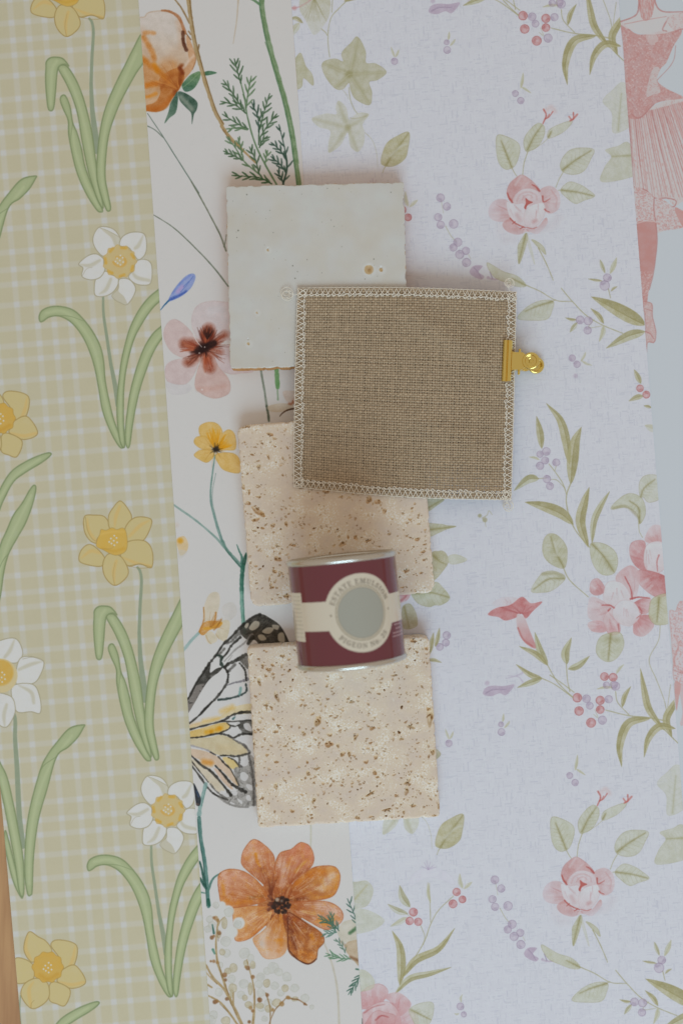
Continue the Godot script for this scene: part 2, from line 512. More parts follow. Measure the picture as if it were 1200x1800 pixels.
	stamens(p, 256, 1203, 3.0)
	# white flower on the left edge
	p.view(3.243, 0, 850)
	petal(p, [-60, 960, -20, 905, 88, 882, 132, 960, 100, 1020, 20, 1010], wc, wo, wsh, [85, 890, 60, 950, 30, 990])
	petal(p, [105, 1020, 150, 985, 250, 1012, 225, 1105, 180, 1142, 95, 1140], wc, wo, wsh, [240, 1015, 180, 1030, 110, 1060])
	p.line([132, 1000, 190, 990, 250, 1012], 1.0, 0.7, wo, 0.8)
	petal(p, [80, 1150, 190, 1145, 230, 1220, 232, 1306, 180, 1300, 100, 1300, 70, 1220], wc, wo, wsh, [110, 1150, 180, 1190, 195, 1250])
	petal(p, [-60, 1200, 60, 1210, 90, 1280, 75, 1340, 32, 1390, -30, 1340], wc, wo, wsh, [30, 1385, 25, 1320, 40, 1260])
	p.dab(5, 1095, 30.0, 0xbfb088, 1.0, 1.5, 0.1)
	p.dab(5, 1078, 23.0, 0xbf9a48, 0.95, 4.0, 0.2)
	stamens(p, 12, 1105, 3.2)
	return p.texture(lut)

# ------------------------------------------------------------------ print 2: watercolour meadow on white
func fan(p: Painter, x: float, y: float, n: int, a0: float, a1: float, r0: float, r1: float, wd: float, cols: Array, alpha: float) -> void:
	for i in n:                        # brush hairs that run out from a centre (x, y and radii in the view's units, wd in photograph pixels)
		var a := rng.randf_range(a0, a1)
		var ra := rng.randf_range(0.0, 0.35) * r0
		var rb := rng.randf_range(r0, r1)
		var bend := rng.randf_range(-0.12, 0.12)
		p.line([x + cos(a) * ra, y + sin(a) * ra, x + cos(a + bend) * (ra + rb) * 0.5, y + sin(a + bend) * (ra + rb) * 0.5, x + cos(a) * rb, y + sin(a) * rb], wd * rng.randf_range(0.7, 1.2), wd * 0.25, cols[rng.randi() % cols.size()], alpha * rng.randf_range(0.6, 1.0), 1.4, 0.35)

func painted_petal(p: Painter, f: Array, base: int, base2: int, gr: Array, washes: Array, rim: int) -> void:
	p.poly(f, base, 0.97, 0.14, base2, gr)
	p.clip_to(f)
	for q in washes:                   # [points, width, colour, alpha, softness]
		p.line(q[0], q[1], q[1] * 0.7, q[2], q[3], q[4], 0.45, q[1] * 0.12)
	p.poly(f, 0xcbb09a, 0.42, 0.2, -1, [], false, 0.60)         # dry-brush lights and wet darks with their own outline
	p.poly(f, rim, 0.38, 0.2, -1, [], false, 0.58)
	p.poly(f, 0xc08436, 0.40, 0.2, -1, [], false, 0.63)
	var g0 := Vector2(gr[0], gr[1])
	var g1 := Vector2(gr[2], gr[3])
	var d := g1 - g0
	var q2 := Vector2(-d.y, d.x).normalized()
	for i in 26:                       # fine hairs along the petal
		var s := rng.randf_range(-0.5, 0.5) * d.length() * 0.75
		var t0 := rng.randf_range(0.05, 0.5)
		var t1 := t0 + rng.randf_range(0.15, 0.4)
		var a := g0 + d * t0 + q2 * s * (0.25 + 0.75 * t0)
		var b := g0 + d * t1 + q2 * s * (0.25 + 0.75 * t1)
		p.line([a.x, a.y, b.x, b.y], 1.2, 0.7, rim if i % 3 else 0xd0b8a4, 0.42, 1.1, 0.4)
	p.unclip()
	p.edge(f, rim, 1.7, 0.75, 0.6, 1.2)

func print_meadow() -> ImageTexture:
	var p := Painter.new()
	p.setup(267, 2040, Vector2(244, 0), 4.0, noise_table, 0xbebdbd)
	p.keep = 0.5; p.grit = 70.0; p.jit = 0.16
	# orange rosebud
	p.view(7.5, 240, 0)
	var bud := [20, 300, 110, 230, 150, 180, 230, 158, 340, 150, 470, 180, 560, 260, 620, 380, 700, 520, 760, 680, 780, 800, 740, 920, 640, 1050, 560, 1190, 480, 1300, 400, 1430, 280, 1480, 150, 1470, 40, 1440, -40, 900]
	p.poly(bud, 0xbeb5ae, 0.95, 0.3, 0xb79573, [400, 420, 240, 1150])
	p.edge(bud, 0xa98768, 1.6, 0.6, 0.6, 1.8)
	p.clip_to(bud)
	p.poly([660, 480, 740, 560, 785, 700, 785, 820, 730, 940, 640, 1060, 610, 960, 690, 820, 680, 700], 0xb98d68, 0.85, 0.4)
	p.wash([60, 420, 120, 600, 160, 800], 16.0, 0xb69a82, 0.55, 12.0, 0.5)
	p.wash([60, 900, 200, 1000, 330, 1050, 440, 900], 34.0, 0xb58253, 0.8, 14.0, 0.5)
	p.wash([440, 760, 560, 700, 620, 800], 20.0, 0xb9a18c, 0.6, 14.0, 0.5)
	p.wash([250, 330, 330, 520, 380, 700], 12.0, 0xc0b6ae, 0.5, 12.0, 0.5)
	p.wash([560, 300, 590, 450, 600, 620], 10.0, 0xb89a82, 0.7, 9.0, 0.5)
	p.poly([300, 1060, 400, 960, 520, 905, 600, 890, 632, 1030, 570, 1190, 450, 1340, 380, 1440, 260, 1490, 130, 1490, 130, 1400, 250, 1350, 320, 1220], 0xab6c37, 0.92, 0.4)
	p.wash([110, 440, 180, 435, 235, 445], 7.0, 0xb98048, 0.8, 4.0, 0.5)
	p.wash([100, 500, 170, 620, 215, 700, 235, 790], 9.0, 0xb9793a, 0.8, 5.0, 0.5)
	p.wash([60, 760, 190, 870, 280, 930, 360, 1010, 430, 1080], 9.0, 0xb9752f, 0.85, 5.0, 0.5)
	p.wash([240, 860, 280, 940], 8.0, 0xc07a1e, 0.8, 5.0, 0.3)
	p.wash([600, 880, 590, 1000, 560, 1130, 500, 1260], 9.0, 0x85451f, 0.85, 6.0, 0.5)
	p.wash([570, 900, 612, 970], 6.0, 0x70351c, 0.8, 4.0, 0.3)
	p.wash([90, 1150, 180, 1120, 270, 1110], 9.0, 0xbb722a, 0.9, 5.0, 0.5)
	p.wash([90, 1290, 180, 1275, 260, 1240], 6.0, 0xc28032, 0.85, 4.0, 0.4)
	p.wash([130, 1440, 260, 1440, 380, 1380, 470, 1270], 8.0, 0xb06a30, 0.8, 5.0, 0.5)
	p.wash([180, 1350, 260, 1320], 5.0, 0xc7a789, 0.7, 4.0, 0.3)
	p.wash([330, 1170, 420, 1050, 520, 990], 5.0, 0x96552a, 0.55, 5.0, 0.6)
	fan(p, 560, 1190, 46, PI + 0.2, PI + 1.5, 150, 420, 1.6, [0x9a5a2c, 0xb9783e, 0x8a4a22, 0xc78d50], 0.5)
	p.wash([620, 900, 700, 800, 760, 740], 4.0, 0xd0c0b4, 0.6, 4.0, 0.3)
	p.unclip()
	p.line([340, 145, 410, 150, 490, 180, 560, 235, 605, 330, 640, 440], 3.5, 6.0, 0xa06a45, 0.9, 1.6, 0.4)
	p.line([615, 430, 622, 560, 660, 665], 6.0, 6.5, 0x5d3a2a, 0.95, 2.0, 0.3)
	p.line([770, 690, 785, 800, 740, 920], 1.6, 1.4, 0x8d5a35, 0.7, 1.4, 0.4)
	p.poly([600, 1130, 650, 1060, 720, 990, 830, 945, 846, 1010, 800, 1120, 730, 1195, 640, 1212], 0x62805c, 0.97, 0.35, 0x39604c, [740, 980, 700, 1210])
	p.line([610, 1160, 700, 1090, 830, 970], 1.5, 0.8, 0x8aa07c, 0.7, 1.6, 0.3)
	p.poly([880, 965, 960, 940, 1062, 965, 985, 992, 890, 1002], 0x44694f, 0.97, 0.3)
	p.poly([545, 1210, 500, 1280, 450, 1370, 425, 1480, 372, 1632, 440, 1560, 520, 1490, 548, 1350], 0x3f5c4e, 0.97, 0.3, 0x5c7565, [540, 1230, 430, 1560])
	p.poly([555, 1215, 640, 1230, 740, 1290, 806, 1360, 797, 1450, 760, 1515, 733, 1645, 724, 1500, 650, 1420, 575, 1330], 0x3c5548, 0.97, 0.3)
	p.wash([590, 1290, 660, 1360, 730, 1440], 8.0, 0x8d958a, 0.8, 5.0, 0.4)
	p.line([510, 0, 600, 120, 700, 310], 2.6, 3.4, 0x8a7150, 0.95, 1.2, 0.3)
	p.line([690, 420, 720, 460], 3.0, 3.0, 0x8a7150, 0.9, 1.2, 0.3)
	p.line([660, 450, 720, 530], 1.5, 2.0, 0x7a5a3c, 0.9)
	p.line([825, 600, 818, 650, 805, 700], 3.4, 2.0, 0x7d6344, 0.9, 1.2, 0.3)
	p.line([680, -90, 690, 0, 705, 150, 725, 300, 760, 520, 800, 700, 850, 880, 900, 1060, 970, 1280, 1040, 1480, 1130, 1640], 8.0, 6.5, 0xa18c69, 1.0, 1.2, 0.25)
	p.line([705, 0, 722, 160, 742, 300, 780, 520, 822, 700, 870, 880, 920, 1060, 990, 1280, 1060, 1480, 1150, 1640], 2.0, 2.0, 0x6f5636, 0.75, 1.5, 0.4)
	p.view(4.0, 240, 0)
	p.line([600, 890, 650, 960, 740, 1050, 790, 1100, 835, 1145], 6.0, 3.0, 0x9d8560, 1.0, 1.2, 0.3)
	p.line([610, 915, 655, 980, 740, 1065], 1.8, 1.4, 0x735a3a, 0.7, 1.4, 0.4)
	# green stem
	p.line([880, -60, 882, 0, 890, 100, 930, 300, 990, 520, 1050, 730, 1095, 950, 1120, 1130, 1145, 1320], 9.0, 8.0, 0x718766, 1.0, 1.3, 0.3)
	p.line([864, 0, 874, 100, 914, 300, 974, 520, 1034, 730, 1080, 950, 1106, 1130, 1132, 1320], 2.0, 2.4, 0x496b4c, 0.85, 1.5, 0.45)
	p.line([905, 300, 975, 500, 1060, 740, 1110, 950, 1140, 1150], 1.6, 1.6, 0x58764f, 0.6, 1.4, 0.6)
	p.line([800, -8, 830, 8, 868, 36], 4.0, 4.5, 0x5d7d5c, 0.95, 1.2, 0.3)
	p.line([718, -30, 715, 20, 705, 150, 680, 310], 3.4, 1.2, 0xb2a492, 0.85, 1.3, 0.2)
	p.line([80, 800, 180, 950, 300, 1140, 440, 1360], 1.2, 2.0, 0x58685f, 0.9, 1.1, 0.2)
	p.line([70, 885, 130, 915, 190, 970], 2.0, 1.6, 0x5d6a60, 0.8, 1.1, 0.2)
	var g1 := 0x4a6149
	var g2 := 0x5d7558
	var g3 := 0x3a5045
	p.line([985, 1300, 900, 1150, 830, 1000, 780, 820, 760, 690, 735, 590], 3.2, 2.0, g2, 0.95)
	p.line([860, 1020, 862, 930, 868, 880], 2.6, 2.0, g1, 0.95)
	for q in [[[735, 590, 715, 520, 697, 450], 9, 17, g1], [[772, 760, 785, 660, 802, 570], 8, 16, g2], [[770, 800, 700, 745, 620, 722], 7, 14, g1], [[745, 765, 690, 680, 628, 590], 10, 15, g1], [[860, 930, 855, 830, 822, 750], 9, 15, g3], [[868, 910, 895, 800, 928, 690], 11, 15, g1], [[872, 965, 920, 890, 968, 828], 9, 15, g1], [[785, 910, 720, 878, 630, 822], 8, 15, g1], [[780, 915, 720, 905, 655, 908], 5, 12, g2], [[860, 1225, 760, 1140, 695, 1040, 650, 985], 8, 13, g2], [[745, 1130, 690, 1100, 635, 1075], 8, 12, g1], [[862, 1225, 838, 1130, 806, 1060], 9, 13, g1], [[950, 1295, 860, 1252, 700, 1238], 14, 14, 0x3c5a3e], [[1030, 1300, 1060, 1180, 1042, 1050, 1008, 905], 10, 13, g3], [[1050, 1110, 1010, 1060, 965, 1020], 7, 12, g3], [[1052, 1215, 1010, 1160, 965, 1120], 9, 13, g3], [[905, 1150, 912, 1110, 918, 1080], 5, 10, g2], [[1035, 1300, 1020, 1260, 1000, 1220], 6, 11, g3], [[865, 1040, 880, 1000, 905, 975], 6, 11, g1], [[740, 1090, 735, 1040, 720, 990], 6, 10, g2]]:
		p.frond(q[0], int(q[1] * 0.75) + 1, q[2], q[3], 2.9)
	p.line([1030, 1300, 1055, 1190, 1050, 1090], 3.0, 2.2, g3, 0.95)
	p.view(4.2857, 260, 320)
	p.line([330, 0, 420, 160, 500, 310, 550, 410, 590, 520], 2.2, 3.0, 0x6a6f60, 0.95, 1.1, 0.35)
	p.line([592, 400, 585, 450, 575, 490], 1.4, 2.2, 0x6a6f60, 0.8)
	p.line([30, 240, 200, 350, 380, 520, 500, 650, 605, 785], 1.4, 2.8, 0x626a5c, 0.95, 1.1, 0.35)
	# blue bud
	p.line([98, 965, 130, 925, 175, 880], 1.2, 3.4, 0x2f5f86, 0.95)
	var bb := [160, 895, 185, 835, 240, 760, 300, 705, 345, 695, 358, 722, 330, 790, 280, 842, 220, 878]
	p.poly(bb, 0x8795c0, 0.97, 0.25)
	p.clip_to(bb)
	p.wash([165, 890, 230, 860, 290, 830], 5.0, 0x3f57a0, 0.9, 4.0, 0.4)
	p.wash([225, 830, 260, 790], 6.0, 0xa893bd, 0.85, 5.0, 0.3)
	p.wash([190, 840, 250, 760, 320, 705], 3.0, 0x6a7dbb, 0.7, 3.0, 0.4)
	p.line([250, 830, 300, 770, 345, 710], 1.2, 1.0, 0x4d64a8, 0.7)
	p.line([270, 790, 310, 750], 1.2, 1.0, 0x4d64a8, 0.6)
	p.unclip()
	p.edge(bb, 0x5a73b4, 1.0, 0.6, 0.5)
	# pale poppy with the dark heart
	p.poly([140, 1500, 250, 1500, 330, 1540, 300, 1590, 230, 1604, 165, 1590], 0xb9b5b8, 0.6, 0.3)
	for q in [[[345, 1120, 336, 1010, 380, 930, 470, 900, 560, 905, 680, 940, 680, 1150, 560, 1200, 430, 1240], 0xbcb1b3, 0xb39c9b], [[125, 1180, 130, 1100, 180, 1040, 240, 1050, 320, 1120, 390, 1230, 360, 1290, 280, 1325, 180, 1280], 0xbba7a6, 0xb39a97], [[135, 1400, 180, 1350, 280, 1330, 380, 1330, 370, 1400, 330, 1480, 270, 1525, 150, 1500], 0xbba9a9, 0xb09c9a], [[500, 1300, 600, 1230, 720, 1250, 800, 1415, 700, 1440, 620, 1446, 550, 1410], 0xbcadaf, 0xb09896], [[385, 1390, 440, 1300, 490, 1300, 530, 1390, 600, 1470, 622, 1545, 600, 1600, 500, 1630, 400, 1590, 356, 1530], 0xb99e99, 0xa8867e]]:
		p.poly(q[0], q[1], 0.88, 0.25)
		p.edge(q[0], q[2], 1.4, 0.5, 0.6, 1.8)
	p.wash([470, 980, 560, 960, 590, 1040], 14.0, 0xbdb9bc, 0.8, 8.0, 0.3)
	p.wash([380, 1560, 470, 1560, 580, 1540], 8.0, 0xb79389, 0.5, 6.0, 0.6)
	for q in [[[440, 1250, 450, 1180, 460, 1110], 22.0], [[400, 1260, 330, 1230, 280, 1220], 20.0], [[390, 1300, 340, 1350, 290, 1360], 13.0], [[440, 1300, 460, 1360, 470, 1400], 19.0], [[480, 1230, 540, 1180, 580, 1150], 11.0], [[490, 1260, 550, 1280], 9.0]]:
		p.wash(q[0], q[1], 0x8d4c38, 0.85, 9.0, 0.55)
	for q in [[[430, 1250, 450, 1180, 460, 1130], 15.0], [[420, 1260, 380, 1260, 340, 1280], 9.0]]:
		p.wash(q[0], q[1], 0x472822, 0.9, 7.0, 0.4)
	fan(p, 440, 1240, 46, -2.05, -0.95, 90, 165, 3.2, [0x8f4a33, 0xa35f44, 0x6e3526, 0x5a2c24], 0.8)
	fan(p, 430, 1250, 34, -0.75, 0.05, 90, 185, 2.4, [0x8f4a33, 0x7a4538, 0x5a2c24], 0.75)
	fan(p, 400, 1260, 34, PI - 0.15, PI + 0.55, 80, 160, 3.4, [0x9c523a, 0x874230, 0xa86b52], 0.8)
	fan(p, 400, 1290, 30, 2.25, 2.9, 60, 150, 2.4, [0x7a4538, 0x5d342b, 0x96604e], 0.75)
	fan(p, 430, 1290, 30, 0.9, 1.75, 70, 160, 3.4, [0x9f5336, 0x874230, 0xb0705a], 0.75)
	fan(p, 470, 1280, 16, 0.1, 0.8, 60, 140, 2.0, [0x96604e, 0x7a4538], 0.7)
	fan(p, 425, 1255, 60, 0, TAU, 30, 75, 3.2, [0x2e1d1b, 0x3d2420, 0x4a2a24], 0.9)
	fan(p, 450, 1180, 36, -2.2, -0.9, 30, 80, 3.0, [0x33201e, 0x46271f], 0.85)
	p.wash([375, 1275, 430, 1250, 500, 1215], 12.0, 0x2c1c1b, 0.9, 4.0, 0.2)
	p.line([345, 1150, 370, 1200, 408, 1245], 2.0, 1.0, 0xc3bebe, 0.9)
	p.dab(390, 1290, 1.3, 0xb7a9a4, 0.9); p.dab(430, 1245, 1.2, 0xb7a9a4, 0.9); p.dab(410, 1565, 1.8, 0xc6bfbd, 0.8, 1.6)
	p.line([850, 1400, 862, 1480, 880, 1580, 895, 1690], 3.6, 3.6, 0x747d72, 0.95, 1.1, 0.4)
	p.line([895, 1690, 905, 1740, 912, 1800], 4.0, 4.0, 0x4c574a, 0.95, 1.1, 0.3)
	p.line([968, 1390, 972, 1460, 978, 1550], 7.5, 7.5, 0x66905f, 0.97, 1.2, 0.35)
	p.line([976, 1560, 978, 1600, 980, 1640], 2.4, 3.0, 0x7c9477, 0.8)
	# half-hidden pale flower
	p.view(10.0, 420, 680)
	p.poly([770, 90, 880, 70, 1050, 100, 1050, 300, 900, 290, 810, 220], 0xbcaba0, 0.75, 0.4)
	p.poly([500, 350, 690, 295, 880, 300, 960, 340, 900, 405, 700, 445, 540, 425], 0xb5a894, 0.7, 0.4)
	p.wash([960, 250, 930, 300, 880, 300], 4.0, 0x8f5438, 0.8, 3.0, 0.3)
	p.line([720, 520, 760, 470, 850, 412, 960, 385], 1.2, 3.0, 0x46301f, 0.95, 1.1, 0.2)
	# buttercup
	p.view(4.2875, 290, 720)
	p.line([378, 345, 350, 560, 348, 690, 380, 830, 430, 990], 2.4, 4.6, 0x6d8a84, 0.97, 1.2, 0.35)
	p.line([385, 480, 362, 600, 360, 700, 395, 850, 435, 980], 1.0, 1.4, 0x486a62, 0.6, 1.2, 0.5)
	p.line([60, 712, 240, 840, 380, 960, 450, 1040], 3.2, 3.8, 0x7d958f, 0.95, 1.2, 0.3)
	p.line([435, 990, 470, 1060, 540, 1140, 590, 1200], 4.5, 6.5, 0x5d7d74, 0.97, 1.2, 0.4)
	p.line([455, 1050, 520, 1130, 575, 1190], 1.6, 1.6, 0x2c4f46, 0.7, 1.2, 0.4)
	p.line([543, 1018, 560, 1065, 580, 1110, 578, 1160], 1.5, 5.0, 0x4f766c, 0.97, 1.1, 0.3)
	p.poly([612, 1075, 618, 1120, 600, 1190, 580, 1190, 584, 1140], 0x2f5548, 0.97, 0.3)
	p.line([588, 1185, 580, 1280, 580, 1380], 8.0, 7.0, 0x3d6a5c, 0.98, 1.2, 0.35)
	p.line([580, 1380, 582, 1480, 592, 1600, 598, 1680], 7.0, 6.0, 0x6d9488, 0.98, 1.2, 0.35)
	p.line([592, 1200, 590, 1380, 600, 1620], 1.4, 1.4, 0x234a40, 0.6, 1.2, 0.5)
	for q in [[270, 200, 262, 130, 320, 97, 390, 105, 432, 160, 426, 230, 385, 285, 330, 220], [410, 295, 425, 200, 480, 152, 527, 190, 532, 295, 470, 305], [222, 250, 240, 208, 310, 205, 352, 270, 340, 302, 270, 292], [222, 342, 270, 305, 345, 308, 374, 345, 320, 398, 260, 376], [385, 340, 500, 328, 560, 370, 565, 472, 480, 468, 420, 432]]:
		p.poly(q, 0xc6a562, 0.95, 0.3)
		p.edge(q, 0xb58f45, 1.2, 0.6, 0.6, 1.5)
	fan(p, 382, 298, 30, -2.1, -1.3, 70, 170, 4.0, [0xcb921f, 0xc98a18, 0xc4963c], 0.75)
	fan(p, 390, 298, 24, -1.1, -0.1, 60, 140, 4.5, [0xcb921f, 0xc58e2a], 0.7)
	fan(p, 380, 300, 34, 0, TAU, 60, 150, 1.5, [0xb58a3a, 0xa97c33], 0.5)
	fan(p, 385, 302, 30, 0, TAU, 14, 55, 2.0, [0x2f2a26, 0x3d352b, 0x5b4522], 0.9)
	p.dab(388, 300, 5.0, 0x2e2a28, 0.9, 4.0, 0.2)
	p.poly([86, 985, 110, 960, 150, 957, 177, 1010, 166, 1068, 120, 1100, 100, 1050], 0xc5ad84, 0.85, 0.3)
	p.poly([100, 1060, 165, 1065, 150, 1100, 110, 1122], 0xb9b5ae, 0.6, 0.2)
	p.dab(118, 988, 5.0, 0xc69638, 0.9, 4.0, 0.3)
	p.dab(90, 870, 4.0, 0xc0b0a2, 0.4, 5.0, 0.3)
	# pale flower on the grey-green stem
	p.line([260, 1680, 200, 1740, 140, 1815], 5.0, 5.0, 0x8ea5a3, 0.95, 1.3, 0.3)
	p.poly([430, 1490, 510, 1450, 545, 1530, 470, 1595], 0xb9b3ac, 0.45, 0.4)
	p.poly([292, 1500, 335, 1392, 400, 1378, 415, 1450, 385, 1560, 330, 1610, 300, 1590], 0xbfb5a2, 0.85, 0.3)
	p.poly([425, 1600, 470, 1585, 492, 1620, 462, 1740, 415, 1730, 385, 1690], 0xbfb49c, 0.85, 0.35)
	p.poly([305, 1690, 350, 1670, 395, 1720, 385, 1750, 340, 1765, 315, 1740], 0xc0b6a0, 0.85, 0.35)
	p.line([262, 1672, 288, 1610, 296, 1560, 293, 1490], 3.5, 1.6, 0xa8753c, 0.9, 1.8, 0.4)
	p.poly([258, 1672, 290, 1610, 340, 1590, 430, 1600, 410, 1640, 340, 1660, 290, 1700], 0xb9823e, 0.85, 0.55)
	p.wash([300, 1650, 360, 1640, 420, 1610], 5.0, 0xc8962e, 0.75, 4.0, 0.4)
	p.line([385, 1530, 380, 1580, 365, 1620], 3.0, 4.0, 0xaa7132, 0.85, 2.0, 0.4)
	p.line([425, 1585, 390, 1640, 370, 1660], 3.0, 2.0, 0x9c6a34, 0.85, 1.8, 0.4)
	fan(p, 340, 1640, 24, -1.8, 0.3, 40, 120, 1.3, [0x9c6a34, 0xb07c3c], 0.6)
	p.line([310, 1700, 330, 1745, 350, 1765], 1.4, 1.0, 0xa98a5c, 0.6)
	p.line([385, 1690, 410, 1730], 1.4, 1.0, 0xa98a5c, 0.6)
	print_butterfly(p)
	# teal stem, dark bud
	p.view(8.571, 320, 1240)
	p.line([360, 1180, 320, 1350, 280, 1500, 262, 1640], 6.5, 7.5, 0x7f9a97, 0.97, 1.2, 0.35)
	p.line([375, 1210, 336, 1360, 296, 1510], 1.4, 1.4, 0x56766f, 0.6, 1.2, 0.5)
	p.poly([178, 1165, 240, 1280, 287, 1400, 275, 1495, 240, 1510, 215, 1480, 195, 1330], 0x2c3036, 0.97, 0.2)
	p.wash([225, 1290, 255, 1370], 2.0, 0x47628a, 0.7, 2.5, 0.3)
	p.wash([225, 1480, 250, 1490], 3.0, 0x6f5a50, 0.8, 3.0, 0.3)
	p.view(3.636, 330, 1440)
	p.line([74, -10, 85, 120, 110, 270, 124, 400, 134, 555], 6.6, 6.6, 0x557973, 0.98, 1.2, 0.3)
	p.line([66, 0, 76, 120, 100, 270, 114, 400, 124, 550], 1.8, 1.8, 0x2d514b, 0.75, 1.3, 0.4)
	p.line([132, 450, 158, 385, 190, 355, 225, 338], 4.6, 1.8, 0x55776f, 0.97, 1.2, 0.3)
	p.line([78, 270, 95, 330, 112, 420], 3.0, 5.5, 0x2f544b, 0.97, 1.2, 0.3)
	p.line([80, 375, 100, 410, 120, 440], 4.0, 5.0, 0x2f544b, 0.97, 1.2, 0.3)
	p.line([86, 465, 112, 470], 3.0, 2.0, 0x567a70, 0.8)
	# pale stems
	p.line([786, -20, 787, 80, 785, 180], 3.2, 2.6, 0xb1afa2, 0.9, 1.3, 0.2)
	p.line([868, 780, 900, 860, 932, 960, 958, 1110, 968, 1330], 2.6, 4.2, 0xb3aea3, 0.95, 1.3, 0.2)
	# big orange flower
	var ctr := Vector2(588, 545)
	var rim := 0xa15d38
	p.poly([450, 470, 540, 390, 640, 400, 730, 470, 740, 600, 670, 690, 570, 720, 470, 640], 0xa5683c, 0.95, 0.4)
	painted_petal(p, [300, 560, 420, 552, 525, 560, 538, 620, 470, 700, 390, 762, 310, 774, 300, 700, 290, 620], 0xb4773f, 0xc3966c, [540, 570, 330, 720], [[[520, 600, 430, 640, 350, 680], 9, 0xc7a27e, 0.7, 6.0], [[470, 690, 400, 745, 320, 768], 5, 0xb97236, 0.8, 4.0], [[420, 600, 380, 620], 8, 0xc9ae96, 0.7, 6.0]], rim)
	painted_petal(p, [535, 620, 600, 605, 632, 720, 634, 820, 592, 876, 500, 887, 450, 830, 418, 762, 470, 722, 510, 680], 0xa9662f, 0xc5a58c, [580, 620, 480, 860], [[[500, 700, 470, 780, 500, 850], 12, 0xc1b5ac, 0.85, 8.0], [[590, 680, 600, 780, 580, 840], 8, 0xba7a3e, 0.75, 6.0], [[570, 770, 600, 770], 6, 0xc07a22, 0.8, 4.0]], 0xb98b66)
	painted_petal(p, [195, 400, 205, 345, 270, 317, 360, 333, 440, 388, 512, 480, 490, 522, 380, 552, 280, 562, 220, 545, 202, 470], 0xa86330, 0xc19078, [500, 500, 220, 380], [[[230, 390, 320, 350, 420, 400], 11, 0xc29680, 0.8, 8.0], [[215, 500, 300, 530, 400, 520], 10, 0xb9732c, 0.8, 7.0], [[225, 420, 232, 480], 6, 0xc08433, 0.85, 4.0], [[400, 500, 480, 490], 6, 0x7d4e2a, 0.7, 5.0], [[270, 480, 330, 490], 5, 0xa9622c, 0.7, 4.0]], rim)
	painted_petal(p, [344, 250, 362, 190, 420, 128, 490, 163, 546, 225, 557, 300, 545, 420, 540, 505, 490, 420, 400, 342, 350, 292], 0x93532f, 0xc48d70, [530, 470, 420, 140], [[[400, 180, 430, 230, 400, 290], 12, 0xc7a58f, 0.8, 8.0], [[435, 220, 445, 270, 465, 300], 5, 0xc07c26, 0.9, 3.0], [[480, 320, 510, 400, 525, 480], 10, 0x8d4f30, 0.75, 6.0], [[500, 220, 530, 300], 9, 0xb87a55, 0.7, 6.0]], rim)
	painted_petal(p, [560, 285, 590, 215, 660, 190, 722, 147, 782, 175, 806, 250, 780, 312, 700, 372, 640, 440, 612, 502, 560, 492, 546, 400], 0x95552f, 0xc08066, [590, 490, 730, 160], [[[580, 290, 620, 300, 600, 420], 13, 0xc4a394, 0.8, 8.0], [[650, 260, 720, 210, 770, 220], 10, 0xba7550, 0.75, 7.0], [[690, 330, 750, 270], 6, 0xc39248, 0.85, 4.0], [[620, 480, 680, 380, 790, 300], 5, 0x87482a, 0.7, 4.0]], rim)
	painted_petal(p, [640, 485, 680, 400, 760, 332, 830, 300, 932, 300, 971, 350, 962, 430, 920, 492, 820, 517, 700, 527, 650, 520], 0x8d4a26, 0xc08a50, [640, 510, 940, 360], [[[700, 410, 790, 350, 870, 330], 12, 0xb9702a, 0.85, 7.0], [[860, 440, 900, 380, 940, 350], 12, 0xc5b0a0, 0.85, 6.0], [[800, 430, 850, 440], 8, 0xc4a482, 0.7, 6.0], [[820, 500, 920, 480, 955, 400], 4, 0xba7a30, 0.8, 3.0], [[660, 515, 760, 500], 6, 0x6d3822, 0.8, 5.0]], rim)
	painted_petal(p, [655, 545, 760, 524, 880, 523, 960, 558, 992, 612, 972, 662, 900, 702, 850, 692, 760, 642, 680, 592], 0x9c5a30, 0xc19a84, [660, 560, 970, 620], [[[830, 550, 900, 570, 970, 600], 12, 0xc4a798, 0.85, 7.0], [[840, 640, 890, 660, 920, 640], 10, 0xc07a26, 0.85, 5.0], [[740, 590, 810, 600], 7, 0xc39c58, 0.85, 4.0], [[690, 580, 780, 620], 5, 0x94502c, 0.7, 4.0]], rim)
	painted_petal(p, [608, 612, 660, 598, 760, 660, 850, 722, 871, 780, 832, 830, 820, 892, 770, 922, 700, 892, 645, 840, 635, 740], 0x874525, 0xb07038, [630, 620, 790, 890], [[[640, 640, 660, 720, 690, 820], 9, 0x6f3a28, 0.8, 5.0], [[790, 780, 780, 820], 9, 0xbe9068, 0.8, 6.0], [[790, 740, 800, 760], 8, 0xc07e2c, 0.8, 5.0], [[720, 850, 800, 870], 8, 0xb9712e, 0.7, 6.0], [[700, 640, 760, 680], 6, 0x9a5530, 0.7, 5.0]], 0x7a4426)
	p.line([650, 840, 705, 895, 770, 922, 822, 890], 2.6, 2.0, 0x4f2d20, 0.85, 1.6, 0.4)
	p.line([640, 620, 640, 740, 648, 840], 1.8, 1.4, 0x5f3424, 0.8, 1.4, 0.3)
	p.line([650, 590, 720, 640, 790, 690], 1.4, 1.0, 0x6d3a26, 0.7)
	p.line([540, 610, 530, 640], 2.0, 1.4, 0x6d3a26, 0.8)
	fan(p, ctr.x, ctr.y, 60, 0, TAU, 60, 130, 2.0, [0x7a4128, 0x8f4f2e, 0x5f3222], 0.6)
	fan(p, 530, 500, 20, -1.8, -1.2, 60, 160, 3.0, [0x7a4128, 0x6a3824], 0.6)
